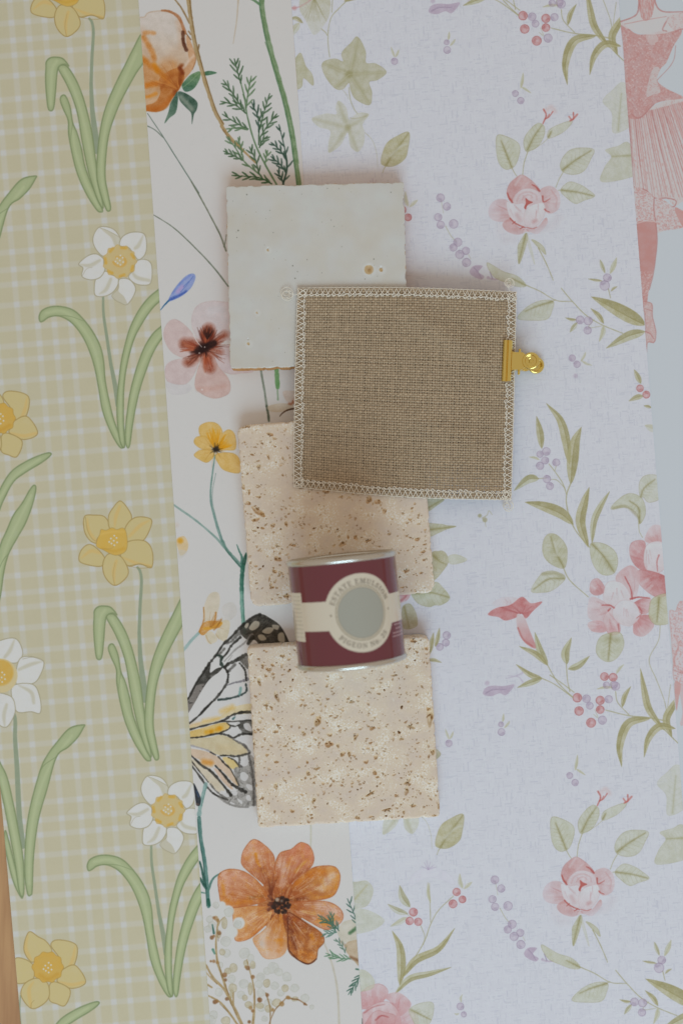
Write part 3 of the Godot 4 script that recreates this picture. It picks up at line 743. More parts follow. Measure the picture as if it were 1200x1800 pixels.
	for i in 70:
		var a := rng.randf() * TAU
		var r := sqrt(rng.randf()) * 62.0
		p.dab(600 + cos(a) * r, 550 + sin(a) * r * 0.85, rng.randf_range(1.5, 3.6), [0x2a201d, 0x33261f, 0x4a3226, 0x3c2c28][i % 4], 0.9, 1.6, 0.2)
	for i in 16:
		p.dab(525 + rng.randf_range(-18, 18), 535 + rng.randf_range(-50, 45), rng.randf_range(1.5, 3.2), [0x6d4030, 0x5b3428, 0x8b5a40][i % 3], 0.85, 1.8, 0.2)
	p.dab(572, 512, 3.4, 0xa89484, 0.9, 2.5); p.dab(600, 520, 2.2, 0x7a6a60, 0.8, 2.0)
	# blossom twigs
	p.view(5.714, 350, 1580)
	for q in [[290, 120, 60], [400, 240, 60], [330, 330, 60], [180, 160, 50], [230, 60, 40]]:
		p.dab(q[0], q[1], q[2] / 5.714, 0xbebebd, 1.0, 3.0, 0.0)
	for q in [[300, 130, 46], [390, 250, 40], [270, 420, 50], [280, 540, 40], [460, 540, 55], [520, 590, 35], [620, 780, 40], [740, 690, 55], [800, 730, 40], [880, 780, 45], [680, 720, 35], [960, 890, 42], [1060, 990, 40], [760, 870, 40], [450, 850, 45], [600, 850, 38], [620, 940, 40], [420, 960, 40], [330, 800, 40], [210, 660, 30], [130, 260, 40], [110, 200, 35], [150, 1160, 40], [200, 930, 40], [820, 940, 35], [1130, 1080, 22], [620, 1080, 45], [700, 1040, 40], [120, 1220, 50], [660, 1200, 30], [90, 300, 34], [170, 60, 30]]:
		var e := []
		for k in 9:
			var a := TAU * k / 9.0
			e.append(q[0] + cos(a) * q[2] * rng.randf_range(0.85, 1.1)); e.append(q[1] + sin(a) * q[2] * rng.randf_range(0.85, 1.1))
		p.poly(e, 0xb4b4ae, 0.7, 0.4)
		p.edge(e, 0xa6a498, 1.0, 0.6, 0.5, 1.4)
	for q in [[345, 690, 38, 48], [290, 720, 36, 30], [340, 890, 40, 45], [680, 840, 34, 42], [865, 893, 32, 36], [540, 660, 28, 38], [470, 640, 24, 30], [255, 240, 28, 60], [235, 530, 30, 32], [460, 990, 26, 28], [500, 1060, 40, 36], [515, 900, 22, 60], [780, 1040, 46, 40], [610, 1070, 40, 30], [700, 1100, 40, 36], [270, 1220, 45, 40], [960, 1000, 36, 22], [200, 350, 20, 40], [330, 950, 20, 40]]:
		var e := []
		for k in 9:
			var a := TAU * k / 9.0
			e.append(q[0] + cos(a) * q[2] * rng.randf_range(0.88, 1.08)); e.append(q[1] + sin(a) * q[3] * rng.randf_range(0.88, 1.08))
		p.poly(e, 0xaea58c, 0.8, 0.5)
		p.edge(e, 0x988e74, 1.0, 0.65, 0.5, 1.3)
	var tw := 0x9d8863
	p.line([460, 1330, 430, 1257, 330, 1040, 290, 950, 230, 760, 185, 620, 172, 430, 195, 200], 6.5, 2.6, tw, 0.97, 1.2, 0.35)
	p.line([70, 660, 140, 780, 250, 900, 310, 1000], 3.6, 5.0, tw, 0.97, 1.2, 0.35)
	p.line([60, 720, 150, 820, 230, 870], 2.2, 2.4, 0xa8936c, 0.9, 1.2, 0.3)
	p.line([60, 840, 130, 885], 3.6, 3.0, tw, 0.95, 1.3, 0.3)
	p.line([60, 955, 140, 990, 220, 1040, 320, 1160, 400, 1280], 3.0, 4.0, tw, 0.97, 1.2, 0.35)
	p.line([530, 1330, 540, 1257, 555, 1100, 555, 950, 540, 830, 510, 720, 480, 605], 5.0, 1.6, tw, 0.97, 1.2, 0.35)
	p.line([715, 1280, 714, 1100, 690, 1000, 672, 940], 1.8, 2.6, 0x8d7350, 0.95, 1.1, 0.3)
	p.line([705, 1250, 730, 1180, 770, 1100, 830, 1040, 880, 990, 940, 1000, 1000, 1010, 1080, 1060], 1.6, 2.6, 0x87694a, 0.95, 1.1, 0.5)
	p.line([345, 1060, 345, 940], 3.0, 2.4, tw, 0.9)
	p.line([195, 260, 220, 210, 262, 175], 2.6, 1.2, 0xa19070, 0.9)
	for q in [[170, 190, 4.0], [150, 185, 2.5], [188, 215, 3.0], [205, 340, 3.6], [130, 385, 3.6], [150, 370, 2.5], [150, 622, 3.0], [120, 622, 2.0], [185, 635, 3.0], [258, 760, 4.4], [265, 810, 3.0], [490, 690, 4.0], [470, 680, 2.4], [540, 780, 3.6], [518, 1090, 3.4], [540, 1120, 3.0], [610, 1010, 4.4], [600, 1000, 2.4], [685, 960, 3.2], [160, 1030, 4.0], [180, 1025, 3.0], [280, 1000, 3.2], [505, 1230, 3.0], [890, 985, 3.4], [830, 1050, 4.5], [740, 1110, 3.0], [1060, 1050, 2.4], [905, 990, 2.8]]:
		p.dab(q[0], q[1], q[2], [0x8a6440, 0x7b5738, 0x97774e][int(q[0]) % 3], 0.85, 2.0, 0.35)
	for q in [[195, 420, 188, 300], [235, 790, 200, 640], [300, 960, 260, 850], [380, 1160, 300, 1000], [560, 1060, 560, 900], [180, 850, 120, 770], [290, 1130, 210, 1050]]:
		p.line([q[0], q[1], q[2], q[3]], 1.2, 1.0, 0x6f5538, 0.7, 1.2, 0.5)
	p.line([135, 255, 150, 340], 2.0, 4.0, 0x2f5a50, 0.9, 1.4, 0.3)
	p.line([140, 505, 158, 545], 4.5, 3.0, 0x4d7a6a, 0.9, 1.6, 0.3)
	p.line([95, 5, 104, 60], 5.5, 5.5, 0x2d5a4d, 0.95, 1.2, 0.3)
	# fern and cotton bud at the edge
	p.view(3.636, 330, 1440)
	p.poly([955, 720, 965, 690, 1000, 650, 1060, 640, 1120, 660, 1130, 780, 1040, 790, 980, 770], 0xb7b2a6, 0.95, 0.25)
	p.poly([1005, 800, 1040, 775, 1130, 780, 1130, 960, 1050, 890, 1010, 840], 0xae9d86, 0.95, 0.35)
	p.wash([1040, 880, 1090, 900], 5.0, 0x7a5940, 0.85, 4.0, 0.3)
	p.wash([1000, 690, 1040, 670], 8.0, 0xbdbab2, 0.8, 6.0, 0.2)
	p.wash([1035, 725, 1080, 690], 6.0, 0x4a6b4c, 0.9, 3.0, 0.4)
	p.wash([980, 780, 1010, 810], 4.0, 0x8d7a5e, 0.7, 4.0, 0.4)
	for q in [[[1085, 690, 1068, 620, 1030, 530], 9, 15, 0x3f5f55], [[965, 710, 920, 660, 860, 640], 11, 15, 0x46665c], [[1040, 890, 970, 885, 905, 862], 10, 14, 0x5b7d63], [[1110, 985, 1075, 1040, 1038, 1098], 10, 13, 0x3d5f52], [[945, 715, 920, 670, 918, 610], 8, 12, 0x4a6a5c], [[950, 720, 920, 725, 880, 730], 6, 11, 0x55766a], [[1005, 850, 985, 810, 955, 775], 6, 9, 0x5b7567]]:
		p.frond(q[0], q[1], q[2], q[3], 2.0)
	p.line([1075, 955, 1110, 960], 3.0, 3.0, 0x4d6d60, 0.9)
	p.line([1128, 1235, 1120, 1280, 1122, 1330], 4.0, 4.0, 0x35332f, 0.9)
	for y in p.h:                      # the paper's own grain
		for x in p.w:
			var nn := noise_table[(y & 255) << 8 | (x & 255)]
			var i := (y * p.w + x) * 3
			var d := int((nn - 0.5) * 4.0)
			p.buf[i] = clampi(p.buf[i] + d, 0, 255); p.buf[i + 1] = clampi(p.buf[i + 1] + d, 0, 255); p.buf[i + 2] = clampi(p.buf[i + 2] + d, 0, 255)
	return p.texture(lut, 0xbebdbd, 1.07)

func print_butterfly(p: Painter) -> void:
	var bk := 0x302e2a
	p.jit = 0.42
	# hind wing colours first
	p.view(8.571, 320, 1240)
	p.poly([60, 320, 330, 230, 560, 170, 740, 40, 1000, -30, 1200, 0, 1200, 100, 760, 140, 600, 200, 330, 290, 60, 360], 0xc3b38c, 0.85, 0.45)
	p.wash([600, 90, 760, 20], 9.0, 0xc6a45c, 0.75, 7.0, 0.5)
	p.wash([330, 230, 540, 190], 7.0, 0xc7a868, 0.7, 6.0, 0.5)
	p.wash([140, 290, 260, 270], 6.0, 0xc4aa84, 0.7, 6.0, 0.4)
	var cell := [60, 410, 330, 330, 560, 265, 680, 258, 722, 300, 680, 362, 560, 412, 330, 462, 60, 480]
	p.poly(cell, 0xc3a86a, 0.95, 0.3)
	p.wash([370, 400, 460, 380, 600, 335], 7.0, 0xc5942c, 0.85, 5.0, 0.4)
	p.dab(440, 395, 3.0, 0xb98420, 0.8, 3.0); p.dab(565, 345, 3.5, 0xc48a22, 0.8, 4.0)
	p.poly([60, 500, 400, 480, 580, 440, 740, 490, 900, 580, 970, 650, 982, 722, 850, 747, 580, 747, 420, 692, 300, 642, 60, 570], 0xb9ad90, 0.95, 0.25)
	p.wash([560, 620, 720, 640, 900, 690], 10.0, 0xb9a988, 0.6, 8.0, 0.5)
	p.poly([60, 640, 330, 680, 520, 760, 640, 850, 760, 1000, 855, 1195, 780, 1165, 640, 1010, 520, 905, 480, 885, 300, 830, 60, 700], 0xbda893, 0.95, 0.25)
	p.poly([60, 740, 200, 830, 330, 930, 470, 1040, 640, 1260, 560, 1300, 420, 1180, 300, 1020, 60, 800], 0xbbb09c, 0.9, 0.3)
	p.poly([480, 950, 560, 980, 680, 1120, 770, 1250, 730, 1250, 620, 1150], 0xbda592, 0.9, 0.25)
	p.wash([330, 850, 430, 870], 11.0, 0xc28a42, 0.85, 7.0, 0.35)
	p.poly([610, 790, 700, 778, 800, 830, 868, 930, 770, 955, 700, 905], 0xc3ae78, 0.95, 0.25)
	p.wash([820, 1100, 850, 1180], 5.0, 0xbd9c68, 0.7, 4.0, 0.3)
	var grey := [780, 960, 900, 905, 1000, 760, 1060, 760, 1200, 1000, 1200, 1500, 1090, 1505, 900, 1542, 720, 1502, 600, 1432, 540, 1362, 700, 1300, 850, 1250]
	p.poly(grey, 0x8f8c89, 0.95, 0.5)
	p.clip_to(grey)
	for i in 120:
		var x := rng.randf_range(560, 1180)
		var y := rng.randf_range(780, 1530)
		p.line([x, y, x + rng.randf_range(-40, 40), y + rng.randf_range(10, 60)], 1.6, 1.2, [0x55524e, 0x6d6a66, 0x3f3d3a, 0xaaa7a4][i % 4], 0.6, 1.4, 0.4)
	p.unclip()
	p.poly([830, 255, 1010, 225, 1200, 240, 1200, 430, 900, 425, 860, 340], 0x52504c, 0.95, 0.55)
	var pale := 0xbdbcbd
	for q in [[720, 248, 870, 248, 842, 302, 765, 302], [675, 392, 740, 338, 830, 328, 902, 400, 830, 462, 740, 462], [780, 510, 860, 478, 1200, 465, 1200, 620, 900, 575], [865, 830, 950, 768, 1003, 800, 992, 892, 910, 912], [878, 1030, 930, 998, 1002, 1060, 962, 1132, 890, 1112], [858, 1240, 912, 1228, 965, 1292, 900, 1302], [745, 1300, 822, 1288, 832, 1342, 770, 1352], [575, 1290, 640, 1288, 715, 1362, 660, 1372], [838, 1398, 905, 1442, 902, 1485, 850, 1440], [968, 1360, 1022, 1348, 1044, 1432, 980, 1420], [728, 1448, 805, 1482, 740, 1492], [965, 1188, 1052, 1198, 1064, 1272, 1000, 1262], [930, 280, 1010, 270, 1060, 380, 960, 360]]:
		p.poly(q, pale, 0.95, 0.15)
	p.line([60, 250, 125, 258, 300, 110, 400, 0, 450, -60], 3.0, 3.4, bk, 0.92, 1.5, 0.45)
	p.line([60, 370, 130, 355, 330, 302, 600, 232, 740, 152, 850, 112, 1010, 98, 1200, 110], 2.6, 5.0, bk, 0.93, 1.4, 0.4)
	p.line([600, 238, 760, 240, 1010, 222, 1200, 230], 2.4, 2.6, bk, 0.9, 1.4, 0.4)
	p.line([770, 200, 800, 170], 4.0, 2.0, 0x3a6062, 0.8, 1.6, 0.3)
	p.line([60, 490, 140, 485, 330, 465, 540, 420, 680, 445, 780, 482, 900, 430, 1020, 428, 1200, 440], 2.2, 4.6, bk, 0.93, 1.4, 0.4)
	p.line([680, 262, 730, 310, 690, 362, 560, 414], 2.2, 2.6, bk, 0.85, 1.4, 0.4)
	p.line([740, 300, 800, 312, 860, 290], 3.0, 2.4, bk, 0.9, 1.4, 0.4)
	p.line([730, 480, 830, 540, 940, 600, 1020, 700], 2.4, 5.0, 0x55514e, 0.85, 1.8, 0.5)
	p.line([60, 580, 150, 604, 330, 650, 420, 690, 490, 740], 3.2, 2.4, 0x8d8b92, 0.85, 1.6, 0.4)
	p.line([430, 700, 510, 742], 2.6, 1.8, bk, 0.85, 1.3, 0.4)
	p.line([580, 752, 700, 750, 800, 765, 900, 750, 1020, 715], 2.4, 4.0, bk, 0.9, 1.5, 0.4)
	p.line([860, 760, 870, 820, 860, 880, 900, 920], 4.0, 3.0, 0x4a4744, 0.85, 1.6, 0.5)
	p.line([1005, 740, 1030, 850, 1060, 1000, 1080, 1250, 1085, 1500], 4.0, 4.0, 0x4f4c49, 0.8, 2.0, 0.5)
	p.line([550, 770, 640, 870, 740, 970, 860, 1205], 3.0, 2.4, bk, 0.9, 1.4, 0.4)
	p.line([700, 780, 800, 830, 870, 930], 2.2, 2.6, bk, 0.85, 1.4, 0.4)
	p.line([505, 905, 640, 1050, 740, 1170, 870, 1255, 960, 1300], 3.0, 7.0, bk, 0.93, 1.5, 0.35)
	p.line([60, 690, 160, 770, 300, 900, 440, 990, 600, 1170, 740, 1345], 2.6, 5.0, bk, 0.93, 1.4, 0.35)
	p.line([60, 760, 165, 860, 300, 1030, 400, 1152], 2.4, 1.8, bk, 0.88, 1.4, 0.35)
	p.line([60, 830, 165, 930, 330, 1150, 420, 1270, 520, 1352, 690, 1420], 3.2, 3.6, bk, 0.92, 1.4, 0.4)
	p.line([430, 1180, 520, 1290, 680, 1410], 3.0, 2.6, 0x5d5a56, 0.85, 1.5, 0.5)
	p.line([560, 1370, 700, 1470, 860, 1520, 1000, 1530], 2.0, 2.0, 0x75726f, 0.7, 1.8, 0.5)
	# fore wing
	p.view(4.736, 310, 1060)
	var apex := [540, 260, 535, 205, 600, 150, 700, 93, 780, 125, 870, 195, 940, 330, 940, 420, 740, 400, 660, 310, 600, 310]
	p.poly(apex, 0x3f3c36, 0.97, 0.3)
	p.clip_to(apex)
	for i in 90:
		var x := rng.randf_range(540, 940)
		var y := rng.randf_range(95, 400)
		p.line([x, y, x + rng.randf_range(5, 30), y - rng.randf_range(5, 25)], 1.8, 1.2, [0x2a2825, 0x5a5650, 0x77726a, 0x1f1e1c][i % 4], 0.6, 1.5, 0.3)
	p.unclip()
	for q in [[605, 205, 650, 150, 692, 160, 682, 200, 635, 228], [715, 232, 760, 203, 812, 210, 780, 252, 730, 250], [800, 180, 855, 188, 842, 222, 806, 208], [568, 192, 592, 158, 604, 180, 584, 210], [850, 255, 892, 250, 900, 325, 850, 312], [680, 270, 720, 262, 750, 300, 700, 310]]:
		p.poly(q, 0xb0aa9d, 0.92, 0.35)
	p.view(8.571, 320, 1070)
	var band := [40, 1400, 110, 1330, 200, 1150, 330, 940, 430, 825, 425, 960, 520, 900, 612, 880, 560, 950, 440, 1040, 350, 1150, 250, 1310, 200, 1400, 40, 1640]
	p.poly(band, 0x403e3a, 0.95, 0.35)
	p.poly([40, 1400, 110, 1330, 200, 1170, 340, 1140, 250, 1310, 200, 1400, 40, 1640], 0x86807c, 0.85, 0.4)
	p.clip_to(band)
	for i in 40:
		var x := rng.randf_range(80, 560)
		var y := 1430 - (x - 80) * 1.05 + rng.randf_range(-60, 90)
		p.line([x, y, x + rng.randf_range(10, 50), y + rng.randf_range(-20, 10)], 2.0, 1.4, [0x25231f, 0x6e6a66, 0x8d8986][i % 3], 0.6, 1.6, 0.3)
	p.unclip()
	p.line([40, 1420, 110, 1330, 200, 1150, 330, 950, 430, 800, 520, 690, 620, 540, 740, 430, 860, 300, 980, 190, 1100, 110, 1180, 85], 3.6, 5.0, bk, 0.95, 1.5, 0.3)
	p.line([640, 600, 560, 700, 600, 740], 4.0, 3.4, 0x57544f, 0.8, 2.0, 0.5)
	p.line([900, 350, 820, 400, 760, 480, 680, 520], 8.0, 3.0, 0x4f4c48, 0.8, 3.0, 0.5)
	p.line([880, 430, 740, 560, 690, 650, 610, 740], 5.0, 2.6, bk, 0.93, 1.4, 0.35)
	p.line([520, 705, 560, 700, 602, 730, 585, 800, 615, 865], 3.0, 5.5, 0x2f3a34, 0.93, 1.5, 0.3)
	p.line([640, 880, 700, 830, 790, 790, 880, 740, 960, 690], 4.0, 7.0, bk, 0.93, 1.5, 0.4)
	p.line([800, 840, 720, 920, 690, 950], 5.0, 4.0, 0x4a4744, 0.8, 2.0, 0.5)
	p.line([1060, 390, 920, 530, 800, 620, 640, 790], 5.0, 2.0, 0x84807e, 0.85, 1.8, 0.35)
	p.line([1060, 430, 1000, 520], 8.0, 6.0, 0x33312c, 0.9, 2.0, 0.4)
	p.line([640, 880, 692, 960, 692, 1060, 660, 1150, 560, 1290, 450, 1410, 290, 1560], 5.0, 3.6, bk, 0.93, 1.5, 0.35)
	p.line([680, 1150, 800, 1110, 880, 1095, 990, 1060], 2.0, 4.5, 0x67646a, 0.85, 1.5, 0.35)
	p.line([870, 820, 930, 890, 958, 960, 970, 1080], 3.0, 3.4, bk, 0.9, 1.4, 0.3)
	p.poly([860, 740, 1000, 680, 1000, 900, 930, 850], 0x55524d, 0.8, 0.5)
	p.line([550, 1370, 700, 1352, 850, 1312, 968, 1245, 962, 1130], 4.0, 3.4, 0x2f3a38, 0.93, 1.5, 0.3)
	p.line([865, 1290, 880, 1230, 885, 1190], 4.0, 4.0, 0x6d9490, 0.8, 1.5, 0.3)
	p.line([700, 780, 760, 700], 1.4, 1.0, 0x77736f, 0.5)
	p.jit = 0.16

# ------------------------------------------------------------------ print 3: roses and berries on linen-look paper
const OLIVE := 0xa8a485
const OLIVE_DK := 0x8c8661
const SAGE := 0xb0b19e
const LILAC := 0xa99bae
const LILAC_DK := 0x8b7d95
const RED := 0xb57b7c
const RED_DK := 0x9c5557
const PINK := 0xbb9496
const PINK_PALE := 0xc0aeb2

func wash_leaf(p: Painter, f: Array, c: int, dark: int, alpha: float, rib := []) -> void:
	p.poly(f, c, alpha, 0.45)
	p.edge(f, dark, 1.0, alpha * 0.55, 0.6, 1.4)
	if rib.size():
		p.clip_to(f)
		p.line(rib, 5.0, 2.0, dark, alpha * 0.7, 4.0, 0.5)
		p.line(rib, 1.2, 0.7, dark, alpha * 0.8, 1.0, 0.2)
		var n := rib.size() / 2
		var a := Vector2(rib[0], rib[1])
		var b := Vector2(rib[2 * n - 2], rib[2 * n - 1])
		var d := b - a
		var q := Vector2(-d.y, d.x)
		for k in 5:
			var m := a + d * (0.15 + 0.15 * k)
			for s in [-1.0, 1.0]:
				var e: Vector2 = m + d * 0.16 + q * (0.24 * s)
				p.line([m.x, m.y, e.x, e.y], 1.0, 0.6, dark, alpha * 0.35, 1.4, 0.5)
		p.unclip()

func soft_petal(p: Painter, f: Array, c: int, alpha: float, c2: int, gr: Array, rim := -1) -> void:
	p.poly(f, c, alpha, 0.35, c2, gr)
	p.clip_to(f)
	var g0 := Vector2(gr[0], gr[1])
	var d := Vector2(gr[2], gr[3]) - g0
	var q := Vector2(-d.y, d.x).normalized() * d.length()
	for i in 9:
		var s := rng.randf_range(-0.45, 0.45)
		var t := rng.randf_range(0.0, 0.5)
		var a := g0 + d * t + q * s * (0.3 + t)
		var b := g0 + d * (t + 0.35) + q * s * (0.65 + t)
		p.line([a.x, a.y, b.x, b.y], 2.0, 0.9, c if i % 3 else 0xa97073, 0.45 if i % 3 else 0.28, 1.8, 0.4)
	for i in 3:
		var s := rng.randf_range(-0.4, 0.4)
		var a := g0 + d * 0.5 + q * s * 0.8
		var b := g0 + d * 0.95 + q * s
		p.line([a.x, a.y, b.x, b.y], 4.0, 3.0, 0xc4c0c6, 0.4, 4.0, 0.5)
	p.unclip()
	if rim >= 0:
		p.edge(f, rim, 1.0, 0.5, 0.65, 1.4)

func lilac(p: Painter, a: Array) -> void:
	for i in range(0, a.size(), 3):
		p.berry(a[i], a[i + 1], a[i + 2], LILAC, LILAC_DK, 0.8)

func red_berries(p: Painter, a: Array) -> void:
	for i in range(0, a.size(), 3):
		p.berry(a[i], a[i + 1], a[i + 2], RED, RED_DK, 0.9)

func twig(p: Painter, f: Array, w0 := 1.6, w1 := 1.3, alpha := 0.8) -> void:
	p.line(f, w0, w1, 0x9d9a7c, alpha, 1.1, 0.3)

func print_roses() -> Array:
	var p := Painter.new()
	p.setup(644, 1202, Vector2(440, 0), 4.55, noise_table, 0xc0c2cb)
	p.keep = 0.7; p.grit = 34.0; p.jit = 0.15
	# linen look: short warp and weft dashes, embossed and faintly printed
	var relief := Image.create_empty(p.w, p.h, false, Image.FORMAT_L8)
	relief.fill(Color(0.5, 0.5, 0.5))
	var tint := Image.create_empty(p.w, p.h, false, Image.FORMAT_L8)
	tint.fill(Color(0.5, 0.5, 0.5))
	for i in 30000:
		var x := rng.randi() % p.w
		var y := rng.randi() % p.h
		var l := 5 + rng.randi() % 11
		var v := rng.randf_range(0.34, 0.62)
		var r := Rect2i(x, y, l, 1 + rng.randi() % 2) if i % 2 else Rect2i(x, y, 1 + rng.randi() % 2, l)
		relief.fill_rect(r, Color(v, v, v))
		var pick := rng.randf()
		if pick < 0.3:
			var t := rng.randf_range(0.28, 0.42)
			tint.fill_rect(r, Color(t, t, t))
		elif pick < 0.7:
			tint.fill_rect(r, Color(0.54, 0.54, 0.54))
	var td := tint.get_data()
	for yy in p.h:
		for xx in p.w:
			var i := yy * p.w + xx
			var nn := noise_table[((yy >> 1) & 255) << 8 | ((xx >> 1) & 255)] - 0.5
			var d := (td[i] - 127) * 0.15 + nn * 3.0
			p.buf[i * 3] = int(p.buf[i * 3] + d); p.buf[i * 3 + 1] = int(p.buf[i * 3 + 1] + d); p.buf[i * 3 + 2] = int(p.buf[i * 3 + 2] + d * 0.8)
	# ivy and leaves, upper left
	p.view(3.4286, 500, 0)
	p.poly([92, 60, 100, -20, 180, -40, 270, -10, 272, 80, 240, 150, 178, 212, 130, 130], 0xaeac96, 0.75, 0.5, 0xb9bab4, [180, 0, 180, 200])
	for k in 12:
		p.line([180, -10, 110 + k * 13, 90 + (k % 3) * 20], 1.6, 0.8, OLIVE_DK, 0.35, 1.6, 0.5)
	p.line([-20, 30, 60, 50, 130, 20, 180, -20], 3.0, 2.0, 0xb58e92, 0.7, 2.2, 0.5)
	p.dab(60, 50, 4.0, 0xb88a8d, 0.7, 3.0, 0.4)
	twig(p, [370, 10, 330, 50, 285, 100, 265, 170, 262, 260, 272, 345])
	twig(p, [222, 175, 245, 195, 258, 215])
	twig(p, [285, 75, 288, 20, 292, -40])
	p.leaf([360, 8, 400, -6, 460, -10], 7.0, OLIVE, 0.75, OLIVE_DK)
	p.leaf([110, 140, 70, 112, 30, 118], 7.0, OLIVE, 0.75, OLIVE_DK)
	p.leaf([90, 140, 60, 180, 45, 220], 12.0, SAGE, 0.6, OLIVE)
	var ivy := [440, 224, 400, 260, 345, 320, 352, 372, 300, 355, 230, 380, 240, 450, 300, 530, 350, 538, 388, 500, 400, 550, 430, 600, 511, 633, 525, 560, 508, 496, 560, 482, 612, 435, 550, 386, 490, 380, 487, 310]
	p.poly(ivy, 0xa9a790, 0.85, 0.4)
	p.clip_to(ivy)
	for q in [[440, 230], [235, 385], [510, 630], [608, 436], [300, 530]]:
		p.line([390, 450, (390 + q[0]) * 0.5 + 6, (450 + q[1]) * 0.5, q[0], q[1]], 9.0, 2.0, 0x979475, 0.6, 6.0, 0.4)
		p.line([390, 450, q[0], q[1]], 1.2, 0.8, 0xb9b8aa, 0.5)
	p.wash([270, 430, 320, 470, 350, 440], 6.0, 0xb8b9b2, 0.6, 5.0, 0.5)
	p.unclip()
	p.edge(ivy, OLIVE_DK, 0.9, 0.5, 0.6, 1.4)
	twig(p, [388, 530, 396, 600, 420, 660, 440, 688])
	twig(p, [352, 545, 375, 575, 385, 600], 1.2, 0.8, 0.5)
	var ivy2 := [325, 608, 308, 650, 312, 690, 250, 685, 165, 715, 205, 765, 275, 790, 265, 860, 268, 922, 340, 872, 380, 800, 395, 880, 440, 917, 476, 870, 482, 800, 470, 750, 508, 690, 440, 682, 390, 722, 372, 650]
	p.poly(ivy2, 0xb3b3a5, 0.7, 0.5)
	p.clip_to(ivy2)
	for q in [[325, 620], [170, 715], [270, 915], [440, 910], [500, 692]]:
		p.line([382, 770, (382 + q[0]) * 0.5, (770 + q[1]) * 0.5 + 4, q[0], q[1]], 7.0, 2.0, 0xa09e84, 0.55, 6.0, 0.5)
	p.unclip()
	p.line([395, 712, 430, 715, 495, 700], 2.0, 1.2, 0xa09c80, 0.6, 1.6, 0.4)
	wash_leaf(p, [20, 380, 60, 358, 98, 322, 128, 400, 166, 450, 172, 516, 115, 470, 104, 522, 68, 542, 20, 540], 0xa9a78c, OLIVE_DK, 0.8)
	twig(p, [485, 800, 530, 850, 555, 930, 560, 1005], 1.3, 0.8, 0.5)
	wash_leaf(p, [749, 800, 680, 820, 612, 870, 580, 970, 600, 1000, 660, 1001, 722, 960, 742, 900], OLIVE, OLIVE_DK, 0.9, [612, 995, 660, 920, 745, 805])
	p.wash([640, 940, 690, 890, 730, 870], 4.0, 0xbcbdb8, 0.7, 4.0, 0.3)
	twig(p, [615, 995, 600, 1015, 590, 1042])
	# sprays at the right
	p.view(2.3077, 680, 900)
	for q in [[[1118, 882, 1060, 800, 1040, 720, 1025, 635], 12.0], [[1152, 912, 1130, 840, 1160, 780, 1175, 750], 13.0]]:
		p.leaf(q[0], q[1], OLIVE, 0.9, OLIVE_DK)
	twig(p, [1105, 455, 1098, 520, 1060, 600, 1090, 680, 1120, 760, 1130, 805], 1.4, 1.4, 0.7)
	twig(p, [1147, 700, 1140, 750, 1135, 790], 1.2, 1.2, 0.7)
	twig(p, [1110, 870, 1140, 900, 1178, 938], 2.2, 1.6, 0.9)
	p.view(2.6087, 740, 0)
	p.leaf([800, 166, 700, 190, 660, 290, 668, 390], 15.0, OLIVE, 0.9, OLIVE_DK)
	p.leaf([912, 214, 840, 205, 790, 260, 770, 345], 13.0, OLIVE, 0.9, OLIVE_DK)
	twig(p, [340, -30, 385, 0, 450, 48], 1.8, 1.8)
	twig(p, [595, 130, 700, 155, 800, 165, 880, 182], 1.6, 2.4)
	twig(p, [640, 45, 650, 95, 700, 150], 1.4, 1.6)
	p.leaf([670, 116, 682, 65, 709, 22], 8.0, OLIVE, 0.85, OLIVE_DK)
	p.leaf([625, 26, 590, 26, 555, 34], 5.0, SAGE, 0.75, OLIVE)
	twig(p, [540, 150, 560, 165, 545, 130], 1.2, 1.0, 0.6)
	red_berries(p, [465, 73, 21, 473, 134, 21, 570, 85, 20, 570, 128, 19, 528, 188, 22])
	lilac(p, [507, 78, 19, 522, 110, 17, 609, 80, 18, 580, 176, 20, 640, 20, 20])
	lilac(p, [430, 430, 15, 455, 462, 16])
	p.leaf([455, 405, 462, 370, 466, 335], 5.0, SAGE, 0.7, OLIVE)
	p.leaf([460, 400, 480, 412, 502, 428], 4.0, SAGE, 0.6, OLIVE)
	wash_leaf(p, [830, 465, 880, 410, 920, 380, 970, 420, 970, 560, 880, 612, 872, 520], 0xb5b7ac, 0xa3a38c, 0.65, [900, 600, 915, 430])
	wash_leaf(p, [842, 690, 900, 672, 945, 655, 990, 720, 990, 800, 828, 836, 838, 770, 870, 720], 0xb0b19f, 0x9a9878, 0.7, [960, 715, 850, 720])
	# rose spray
	p.view(2.6087, 700, 160)
	wash_leaf(p, [580, 272, 574, 225, 600, 180, 640, 148, 667, 165, 666, 205, 640, 252, 600, 276], 0xb0b2a0, OLIVE_DK, 0.85, [590, 270, 620, 210, 655, 160])
	twig(p, [592, 278, 575, 330, 568, 385], 1.6, 1.4)
	p.wash([675, 90, 700, 75, 715, 95], 8.0, 0xc0b2b6, 0.7, 5.0, 0.4)
	p.line([664, 85, 676, 112, 661, 150], 3.0, 2.2, 0xad6a68, 0.9, 1.4, 0.3)
	p.line([706, 95, 690, 118, 670, 130], 2.0, 2.2, 0xad6a68, 0.9, 1.4, 0.3)
	p.line([690, 108, 682, 122], 2.6, 2.0, 0xb07472, 0.8, 1.4, 0.3)
	wash_leaf(p, [683, 217, 688, 182, 730, 156, 795, 138, 765, 180, 722, 206], 0xb4b6a6, OLIVE_DK, 0.75, [686, 212, 700, 185])
	p.line([780, 118, 795, 132, 818, 108], 2.6, 3.4, 0xb37876, 0.9, 1.5, 0.3)
	p.line([800, 100, 800, 128, 785, 138], 2.2, 2.6, 0xb06e6c, 0.9, 1.5, 0.3)
	twig(p, [686, 215, 660, 240, 615, 270], 1.2, 1.0, 0.55)
